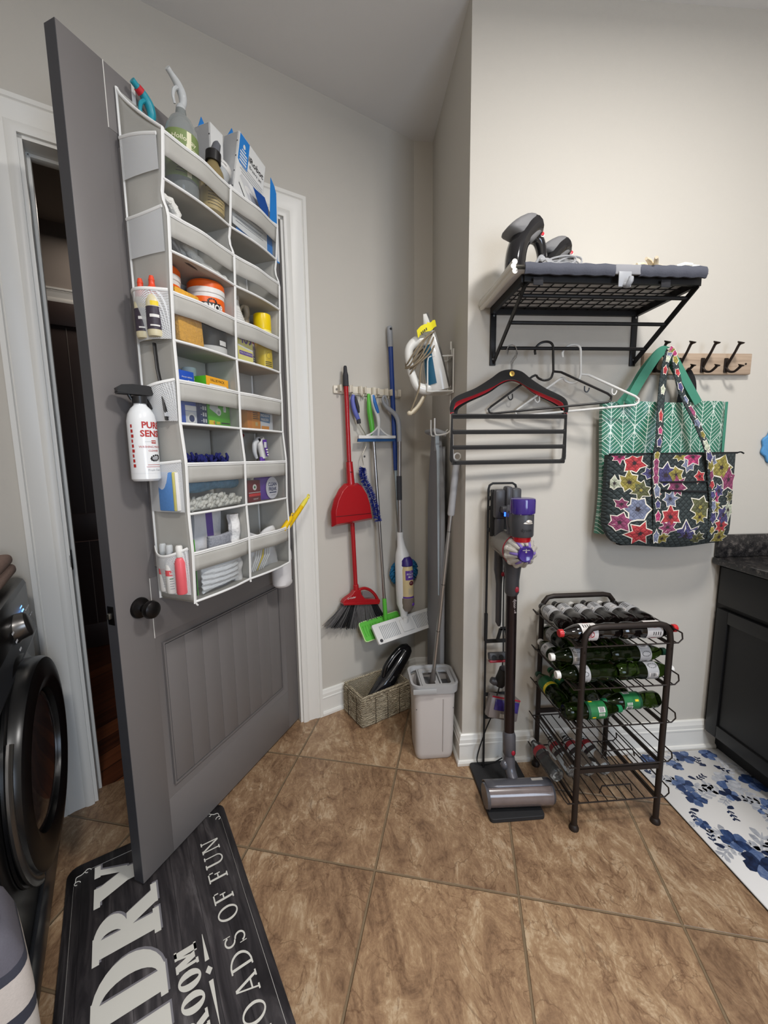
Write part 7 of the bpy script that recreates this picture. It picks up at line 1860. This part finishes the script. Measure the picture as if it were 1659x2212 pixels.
mb = MB(); y = -.0006; mb.flat([(.001 + .0115 * math.cos(a), .056 + .0115 * math.sin(a)) for a in [2 * PI * k / 20 for k in range(20)]], y, M_capw); mb.flat([(.001 + .005 * math.cos(a), .056 + .005 * math.sin(a)) for a in [2 * PI * k / 16 for k in range(16)]], y - .0002, M_lgreen); mb.quad(-.034, .035, .034, .037, y, M_capw); mb.quad(-.034, .022, .034, .032, y, mat('bright_red_band', (214, 50, 50), .4)); mb.text('natural', .010, M_capw, T(.004, y - .0003, .012)); mb.build('print', t)
t = put('spray_bottle', 'purple spray bottle with an oval white label and a large white trigger', 'bottle', .578, .106, S5)
mb = MB(); mb.lathe([(0, 0), (.050, .002), (.054, .012), (.056, .055), (.050, .085), (.030, .115), (.015, .150), (.014, .170)], M_pur, None, 28, sy=.55); mb.build('bottle_body', t)
mb = MB(); mb.flat([(.012 + .040 * math.cos(a), .046 + .044 * math.sin(a)) for a in [2 * PI * k / 26 for k in range(26)]], -.0322, mat('white_oval_label', (218, 216, 222), .45)); mb.text('CLEAN', .020, M_nv, T(.014, -.0328, .060), sx=.9, bold=.03); mb.text('FREAK', .020, M_nv, T(.014, -.0328, .041), sx=.9, bold=.03); mb.quad(-.008, .026, .038, .030, -.0328, M_nv); mb.quad(.002, .016, .030, .018, -.0328, M_gryp); mb.build('label', t)
mb = MB(); mb.tube(catmull([(.008, 0, .165), (.004, 0, .195), (-.006, 0, .225), (-.014, 0, .243)], 5), [.016, .021, .025, .022], M_capw, 14, flat=.75); mb.tube(catmull([(-.022, -.004, .238), (-.046, -.004, .222), (-.050, -.004, .190), (-.040, -.004, .165)], 5), [.012, .010, .0085, .006], mat('pale_grey_lever', (196, 198, 200), .4), 10); mb.add([(-.022, -.022, .236), (.004, -.0215, .238), (.014, -.020, .172), (.000, -.021, .172)], [(0, 3, 2, 1)], M_pur); mb.quad(-.015, .206, .000, .228, -.0235, M_lt)
for k in range(3): mb.quad(-.004 + .003 * k, .176 + .010 * (2 - k), .008 + .002 * k, .181 + .010 * (2 - k), -.0232, M_capw)
mb.tube([(-.030, -.012, .236), (-.030, -.0165, .236)], .006, M_capb, 12); mb.build('trigger', t)
t = put('spray_bottle', 'clear spray bottle with a dark red trigger beside the purple oval labelled bottle', 'bottle', .500, .060, S5)
mb = MB(); mb.lathe([(0, 0), (.034, .002), (.036, .012), (.036, .12), (.022, .160), (.013, .180)], M_liq, None, 22); mb.build('bottle_body', t)
mb = MB(); trigger(mb, .172, mat('dark_red_trigger', (134, 20, 30), .35), None, .9, aim=20); mb.build('trigger', t)
# bottom tier
M_plas = mat('white_plastic_wrap', (222, 222, 224), .18, vary=.03, coat=.5, bump=.6, bscale=60); M_scr = mat('grey_scrub_pad', (150, 152, 160), .95, vary=.4, vscale=160, bump=.8)
t = put('pad_refill', 'white refill pack with a purple stripe standing at the back of the bottom left pocket', 'packet', .325, .052, S6, ry=-3)
mb = MB(); mb.slab(lambda s, v: (-.062 + .124 * s + .006 * math.sin(8 * v), -.010 - .014 * math.sin(PI * s) * math.sin(PI * min(1, v + .1)), .262 * v), 12, 14, .022, M_plas); mb.build('pack', t)
mb = MB(); mb.slab(lambda s, v: (-.012 + .030 * s + .006 * math.sin(8 * v), -.0112 - .014 * math.sin(PI * (.40 + .24 * s)) * math.sin(PI * min(1, v + .1)), .262 * v), 5, 14, .001, mat('lavender_stripe', (112, 92, 160), .5)); mb.build('stripe', t)
mb = MB(); M_lace = mat('white_lacy_cloth', (226, 225, 224), .95, vary=.08, vscale=60, bump=1.0, bscale=90)
mb.slab(lambda s, v: (-.022 + .042 * s + .003 * math.sin(30 * v), -.012 * math.sin(PI * s) + .004 * math.sin(22 * v), .245 * v), 8, 26, .016, M_lace)
tag(mb.build('duster_refill'), 'lacy white refill cloth upright against the divider of the bottom left pocket', 'cloth', M=dw(.388, .120, S6))
mb = MB(); mb.slab(lambda s, v: (-.055 + .100 * s, -.010 * math.sin(PI * s), .185 * v), 12, 12, .016, M_scr)
tag(mb.build('scrub_pad', bevel=.004), 'grey flecked scrub pad in front of the purple striped refill pack', 'pad', M=dw(.310, .112, S6) @ RX(4))
mb = MB(); mb.slab(lambda s, v: (-.085 + .170 * s, -.018 * math.sin(PI * s) ** .5 * math.sin(PI * v) ** .5 + .003 * math.sin(40 * v + 6 * s), .118 * v * (1 - .06 * math.sin(PI * s)) + .012 * s), 20, 26, lambda s, v: .004 + .018 * math.sin(PI * s) ** .5 * math.sin(PI * v) ** .5, mat('white_fleece_refill', (230, 232, 234), .95, vary=.04, bump=.8, bscale=120))
tag(mb.build('fleece_refill'), 'white fleecy mop refill lying at the front of the bottom left pocket', 'mop pad', M=dw(.282, .138, S6 + .006))
t, hw = carton('black_box', 'slim black box with a lime edge at the left end of the bottom left pocket', .155, .196, .118, .05, S6, .186, M_capb)
mb = MB(); mb.quad(.0175, 0, .0205, .186, -.0006, M_grn); mb.build('print', t)
t = put('duster_pack', 'white plastic bag of dusters in the bottom right pocket', 'bag', .540, .098, S6)
mb = MB(); mb.slab(lambda s, v: (-.112 + .224 * s, -.022 * math.sin(PI * s) ** .5 * math.sin(PI * v) ** .5 + .005 * math.sin(17 * s + 9 * v), (.150 + .012 * math.sin(9 * s)) * v), 22, 14, lambda s, v: .006 + .045 * math.sin(PI * s) ** .5 * math.sin(PI * v) ** .5, M_plas); mb.build('dusters', t)
mb = MB()
for k in range(7): mb.tube([(-.098 + .012 * k, -.034, .010), (-.070 + .014 * k, -.037, .060), (-.048 + .014 * k, -.030, .110)], [.0012, .0028, .0012], M_card if k != 3 else M_yel, 5)
mb.build('folds', t)
M_yh = mat('yellow_duster_handle', (228, 186, 20), .35, vary=.03); M_yl = mat('pale_yellow_tip', (236, 220, 84), .35)
def yh(label, p0, p1, r, tip):
    t = thing('duster_wand', label, 'duster', dw(0, 0, 0), 'yellow duster handles')
    p0, p1 = Vector(p0), Vector(p1); d = p1 - p0
    mb = MB(); mb.tube([p0, p0 + d * .4, p0 + d * .75], [r * .9, r, r * .95], M_yh, 12); mb.build('shaft', t)
    mb = MB(); mb.tube([p0 + d * .74, p0 + d * .9, p1], [r * .97, r * .9, r * .5], tip, 12); n_ = d.normalized(); q = Vector((0, 1, 0)); s_ = n_.cross(q).normalized(); c = p1 + n_ * .008
    mb.tube([c + (n_ * math.cos(a) + s_ * math.sin(a)) * .009 for a in [2 * PI * k / 14 for k in range(14)]], .003, tip, 8, closed=True); mb.build('loop', t)
yh('long yellow duster handle with a pale tip leaning out of the bottom right pocket', (.628, -.142, 1.045), (.872, -.128, 1.190), .0115, M_yl)
yh('short yellow duster handle beside the longer one in the bottom right pocket', (.596, -.144, 1.045), (.698, -.152, 1.124), .0125, M_yh)
t = put('cleaner_jug', 'white jug with a brown label showing below the hinge side of the organizer', 'bottle', .728, .068, .800)
mb = MB(); mb.lathe([(0, .004), (.040, 0), (.050, .010), (.052, .030), (.052, .15), (.042, .19), (.018, .22), (.016, .24), (0, .24)], mat('white_jug', (222, 220, 220), .35), None, 28, sy=.8); mb.build('bottle_body', t)
mb = MB(); mb.patch(20, 78, .026, .12, .0526, mat('brown_photo_label', (84, 58, 46), .4, vary=.4, vscale=50)); mb.patch(20, 78, .026, .046, .0530, M_lblk)
for k in range(2): mb.patch(26, 60, .031 + .007 * k, .033 + .007 * k, .0533, M_capw)
mb.build('label', t)
for o in t.children:
    if o.name.startswith('label'): o.scale = (1, .81, 1)
# free side: bottles in the netting
t = put('trigger_bottle', 'white washing machine cleaner bottle with a flat black trigger hanging on the free side', 'bottle', .089, .062, 1.314, rz=-32)
r = .0385
mb = MB(); mb.lathe([(0, .002), (r - .005, 0), (r, .006), (r, .172), (r - .004, .192), (r - .012, .207), (.018, .216), (.0165, .219), (.0165, .228)], mat('gloss_white_bottle', (228, 230, 232), .2, coat=.3, vary=.01), None, 32); mb.lathe([(r + .0003, .022), (r + .0003, .0225)], M_lt, None, 32); mb.build('bottle_body', t)
M_rt = mat('brick_red_lettering', (176, 44, 40), .45)
mb = MB(); A = 33
mb.text('PURE', .025, M_rt, RZ(A) @ T(0, 0, .159), wrap=r + .0006, bold=.03); mb.text('SENSE', .025, M_rt, RZ(A) @ T(0, 0, .135), wrap=r + .0006, bold=.03); mb.patch(A - 8, A + 14, .108, .117, r + .0006, M_rt); mb.text('HOME', .006, M_capw, RZ(A) @ T(0, 0, .1125), wrap=r + .001, bold=.02); mb.patch(A - 34, A - 12, .1123, .1128, r + .0006, M_gryp)
mb.text('WASHING MACHINE', .0085, M_rt, RZ(A) @ T(0, 0, .098), wrap=r + .0006); mb.text('CLEANER', .0075, M_rt, RZ(A) @ T(0, 0, .087), wrap=r + .0006)
for k in range(12): a = 2 * PI * k / 12; mb.patch(A + 6 + 20 * math.cos(a) - 4, A + 6 + 20 * math.cos(a) + 4, .064 + .0075 * math.sin(a) + .002 * math.cos(a), .069 + .0075 * math.sin(a) + .002 * math.cos(a), r + .0006, M_lblk, n=2)
mb.patch(A - 10, A + 18, .062, .070, r + .0007, M_gryp)
for k, (a, b) in enumerate(((-30, 34), (-36, 34))): mb.patch(A + a, A + b, .0465 - .006 * k, .0475 - .006 * k, r + .0006, M_rt)
mb.text('Fresh Clean', .0085, M_gryp, RZ(A) @ T(0, 0, .0315), wrap=r + .0006)
for k in range(9): mb.patch(A - 88, A - 80 + 2 * (k % 3), .152 - .014 * k, .161 - .014 * k, r + .0006, M_rt, n=2)
mb.build('label', t)
mb = MB(); mb.tube([(0, 0, .222), (0, 0, .242)], .0195, M_capb, 22)
tr = [(-.056, .246), (.030, .246), (.040, .258), (.042, .272), (-.018, .274), (-.046, .270), (-.058, .262)]
mb.prism(tr, -.015, .015, M_capb, RZ(8)); mb.prism([(-.058, .250), (-.034, .247), (-.028, .268), (-.054, .262)], -.016, .016, M_matblk, RZ(8)); mb.tube([(-.028, 0, .250), (-.020, 0, .232)], [.005, .004], M_capb, 8); mb.build('trigger', t)
t = thing('scraper', 'slim black tool standing in the middle netting pocket on the free side', 'tool', dw(0, 0, 0))
mb = MB(); mb.tube([(.132, -.088, 1.712), (.132, -.092, 1.64), (.128, -.112, 1.555), (.124, -.122, 1.49)], [.0062, .0062, .0065, .006], M_capb, 8, flat=.5); mb.tube([(.127, -.1175, 1.513), (.126, -.1205, 1.500)], [.0085, .0085], M_gryp, 8, flat=.5); mb.build('handle', t)
mb = MB(); mb.tube([(.118, -.060, 1.552), (.114, -.072, 1.524)], [.004, .006], M_capb, 8); mb.build('blade', t)
def glue(label, u, w):
    t = put('glue_bottle', label, 'bottle', u, w, 1.7245, group='cream glue bottles in the side netting', rz=-35)
    mb = MB(); mb.lathe([(0, 0), (.018, .001), (.0205, .008), (.0205, .095), (.016, .112), (.012, .116)], mat('cream_glue', (214, 204, 170), .35), None, 22); mb.build('bottle_body', t)
    mb = MB(); mb.lathe([(.0209, .018), (.0209, .080)], mat('dark_glue_label', (58, 50, 62), .4, vary=.5, vscale=90), None, 22); mb.patch(-30, 30, .082, .094, .0208, M_yel); mb.patch(-40, 30, .050, .058, .0212, M_capw); mb.patch(-40, 30, .026, .030, .0212, M_capw); mb.build('label', t)
    mb = MB(); mb.lathe([(.0145, .112), (.0155, .114), (.0145, .132), (.0125, .134), (.0085, .140), (.0075, .152), (.0085, .154), (.0055, .166), (0, .168)], mat('orange_red_cap', (226, 76, 46), .35), None, 18); mb.build('cap', t)
glue('cream glue bottle nearer the door with an orange pointed cap', .127, .058); glue('cream glue bottle at the front of the netting with an orange pointed cap', .126, .104)
mb = MB(); mb.box((0, 0, .060), (.016, .058, .118), mat('blue_sponge_cloth', (92, 142, 206), .8, vary=.1, vscale=100), .003); mb.box((0, -.035, .060), (.016, .012, .118), mat('yellow_sponge_cloth', (222, 214, 130), .8), .003); mb.box((0, -.0425, .060), (.015, .003, .116), M_capw, .001)
tag(mb.build('sponge_cloth_pack'), 'blue and pale yellow sponge cloth pack in the lower side netting', 'sponge', M=dw(.134, .090, 1.2185))
def slim(label, u, w, m, pink):
    t = put('spray_bottle', label, 'bottle', u, w, .959, rz=-35, group='slim bottles in the lowest side netting')
    mb = MB(); mb.lathe([(0, 0), (.014, .001), (.0160, .006), (.0160, .100), (.012, .112), (.009, .116), (.009, .124)], m, None, 20); mb.build('bottle_body', t)
    mb = MB(); mb.lathe([(.0098, .118), (.0104, .119), (.0104, .150), (.008, .154), (0, .154)], M_lens if not pink else M_capw, None, 16); mb.build('cap', t)
    if not pink:
        mb = MB(); mb.lathe([(.0163, .058), (.0163, .076)], mat('coral_band', (224, 90, 96), .45), None, 20); mb.text('left', .013, M_capw, RZ(4) @ T(0, 0, .066), wrap=.0167, bold=.02)
        for k in range(5): mb.patch(-26, 20 - 5 * (k % 2), .048 - .008 * k, .0505 - .008 * k, .0164, M_lgreen if k == 0 else M_gryp)
        mb.build('label', t)
slim('slim white bottle with coral band nearest the door in the lowest netting', .138, .045, M_capw, False); slim('slim white bottle with coral band in the middle of the lowest netting', .128, .084, M_capw, False)
slim('slim coral pink bottle at the front of the lowest netting', .130, .122, mat('coral_pink_bottle', (222, 96, 104), .35), True)

# ================================================================== WASHER AND LAUNDRY HAMPER
wh = Vector((math.cos(R(115.35)), math.sin(R(115.35)), 0)); wn_ = Vector((wh.y, -wh.x, 0))
WC = Vector((-.890, 1.160, 0)) - wn_ * .075                      # middle of the front panel
wb = Vector((math.cos(R(119.0)), math.sin(R(119.0)), 0))
WAM = frame(LD * -.262 + LN * 1.462, wb, (-wb.y, wb.x, 0))
DOORM = WAM.inverted() @ frame(WC, wh, (-wn_.x, -wn_.y, 0))       # its door stands slightly ajar
wa = thing('washing_machine', 'black front loading washing machine with a big round door by the left jamb', 'washer', WAM)
M_wbk = mat('black_washer_enamel', (13, 13, 14), .28, vary=.05); M_wgr = mat('graphite_panel', (46, 48, 52), .30, .3, vary=.05); M_wch = mat('satin_dark_chrome', (104, 102, 100), .30, .9)
mb = MB(); mb.box((0, .352, .50), (.685, .70, .985), M_wbk, .02); mb.build('body', wa)
mb = MB()
pn = [(-.014, .800), (.030, .990), (.10, .998), (.10, .795)]
mb.add([(-.335, y, z) for y, z in pn] + [(.335, y, z) for y, z in pn], [(0, 1, 2, 3), (7, 6, 5, 4)] + [(i, i + 4, (i + 1) % 4 + 4, (i + 1) % 4) for i in range(4)], M_wgr)
mb.build('control_panel', wa, bevel=.012)
PX = T(0, .008, .895) @ RX(-13)
mb = MB(PX); mb.tube([(.085, -.004, .0), (.085, -.012, .0), (.085, -.036, .0), (.085, -.040, 0)], [.046, .040, .036, .030], M_wch, 28); mb.build('dial', wa)
mb = MB(PX); M_led = mat('blue_display_light', (110, 170, 255), .3, emit=3.0)
for r in range(3):
    for c in range(3): mb.box((.185 + .011 * c + .004 * (r % 2), -.0125, -.006 - .013 * r + .035), (.004, .002, .004), M_led)
for c in range(3): mb.box((.192 + .012 * c, -.0125, .078), (.007, .002, .012), M_led)
for r in range(3):
    for c in range(3): mb.box((.235 + .024 * c, -.0125, -.02 + .026 * r), (.014, .001, .003), M_lt)
for k in range(4): mb.box((.02 , -.0125, -.045 + .025 * k), (.022, .001, .005), M_lt)
mb.build('display', wa)
DC = DOORM @ T(0, 0, .535) @ RX(90)
mb = MB(); mb.lathe([(.302, 0), (.302, .006), (.296, .010), (.270, .010), (.262, .004)], M_wbk, T(-.005, 0, .535) @ RX(90), 48); mb.build('door_surround', wa)
mb = MB(); mb.lathe([(.262, .004), (.283, .030), (.283, .062), (.276, .074), (.225, .082), (.190, .070), (.186, .040), (.186, .0)], M_wbk, DC, 56); mb.build('door', wa)
mb = MB(); mb.lathe([(.187, .040), (.183, .056), (.150, .066), (.10, .070), (0, .071)], mat('smoked_door_glass', (44, 38, 38), .08, coat=.6, vary=.1), DC, 48); mb.build('door_glass', wa)
mb = MB(); mb.tube([((.279 + .012) * math.cos(a), -.058 - .004 * math.sin(a * 2), .535 + .285 * math.sin(a)) for a in [R(140 + 6 * k) for k in range(17)]], .014, M_wch, 10, flat=.6, X=DOORM); mb.build('door_handle', wa)
mb = MB(); mb.box((0, -.002, .10), (.62, .012, .13), M_wgr, .006); mb.build('lower_panel', wa)
mb = MB(); M_tw = mat('brown_terry_towel', (120, 98, 88), .95, vary=.12, vscale=40, bump=.5)
for k in range(2):
    mb.box((.09, .20, .026 + .034 * k), (.36 - .012 * k, .34 - .01 * k, .036), M_tw, .017, seg=4)
tag(mb.build('folded_towel'), 'folded brown towel stack lying on top of the black washing machine', 'towel', M=wa.matrix_world @ T(.060, -.010, .999))
# striped hamper in front of the washer
def stripes():
    k = NT('grey_white_striped_canvas'); v = k.xyz(k.coord())
    z = k.math('ADD', v[2], k.math('MULTIPLY', k.math('SUBTRACT', k.noise(k.coord(), 7, 3), .5), .012))
    c = k.ramp(z, [(.0, (196, 190, 182))])
    x = k.n('ShaderNodeValToRGB'); x.color_ramp.interpolation = 'CONSTANT'
    e = x.color_ramp.elements
    st = [(0, (190, 186, 178)), (.20, (60, 62, 72)), (.27, (196, 190, 184)), (.34, (52, 54, 66)), (.37, (200, 192, 186)), (.445, (58, 60, 72)), (.462, (96, 94, 104)), (.56, (70, 74, 92))]
    while len(e) < len(st): e.new(.5)
    for q, (p, cc) in zip(e, st): q.position = p; q.color = lin(cc)
    k.l(z, x.inputs[0])
    mx = k.mix(k.noise(k.coord(), 300, 2), (.85, .85, .85, 1), (1.1, 1.1, 1.1, 1)); m2 = k.n('ShaderNodeMix', data_type='RGBA', blend_type='MULTIPLY'); m2.inputs[0].default_value = 1
    k.l(x.outputs[0], m2.inputs[6]); k.l(mx, m2.inputs[7]); k.l(m2.outputs[2], k.b.inputs['Base Color']); k.b.inputs['Roughness'].default_value = .9
    return k.m
hp_ = thing('laundry_hamper', 'grey canvas hamper with white and charcoal stripes standing before the washing machine', 'hamper', T(-.803, .648, 0) @ RZ(44))
mb = MB(); M_str = stripes(); o = []
rr_ = [round_rect(-.17 * a, -.095 * a, .17 * a, .095 * a, .03, 5) for a in (.94, .97, 1.0, 1.0, .975, .90, .78)]
zs = [.004, .14, .28, .39, .455, .505, .535]
vs = []; 
for rg, z in zip(rr_, zs): vs += [(x, y, z) for x, y in rg]
m_ = len(rr_[0]); mb.add(vs, [(i * m_ + k, i * m_ + (k + 1) % m_, (i + 1) * m_ + (k + 1) % m_, (i + 1) * m_ + k) for i in range(len(zs) - 1) for k in range(m_)] + [tuple(range(m_ - 1, -1, -1))], M_str); mb.build('canvas_body', hp_, solid=.004)
mb = MB(); mb.tube([(x, y, .537) for x, y in rr_[-1]], .007, mat('charcoal_canvas_rim', (58, 60, 70), .9), 8, closed=True); mb.build('rim', hp_)
mb = MB(); mb.blob((0, 0, .48), (.122, .076, .085), mat('dark_laundry', (44, 44, 42), .95, vary=.1, bump=.6, bscale=40), seg=20, rings=10); 
tag(mb.build('dark_laundry'), 'dark laundry heaped inside the striped hamper', 'laundry', M=hp_.matrix_world.copy())

# ------------------------------------------------------------------ pieces of a part hang under that part
SUBPARTS = {'label': ('bottle_body', 'body', 'can', 'bottle'), 'print': ('carton',), 'charge_light': ('handle',), 'spec_sticker': ('head_cover',), 'filter_cap': ('motor_body',), 'red_collar': ('motor_body',),
            'purple_hub': ('cyclone_cluster',), 'shroud': ('dust_bin',), 'badge': ('shoulder', 'motor_body'), 'button': ('handle',), 'screw': ('rail',), 'loop': ('shaft',), 'rubber_blade': ('blade_holder',), 'mop_pad': ('head_plate',),
            'pad_gripper': ('head_plate',), 'rim': ('head_plate',), 'foam_grip': ('pole',), 'bottle_collar': ('bottle',), 'twine': ('body',), 'dial': ('control_panel',), 'display': ('control_panel',), 'door_glass': ('door',), 'door_handle': ('door',), 'brush_window': ('shell',), 'stripe': ('pack',), 'red_edge': ('roll',), 'strap_notch': ('shoulder',), 'pocket_zip': ('body',), 'top_zip': ('body',), 'edge_binding': ('body',)}
def base(o): return o.name.split('.')[0]
BYPAR = {}
for o in bpy.data.objects:
    if o.parent is not None and o.parent.parent is None: BYPAR.setdefault(o.parent.name, []).append(o)
for kids in BYPAR.values():
    first = {}
    for o in kids: first.setdefault(base(o), o)
    for o in kids:
        for want in SUBPARTS.get(base(o), ()):
            if want in first and first[want] is not o:
                o.parent = first[want]; break
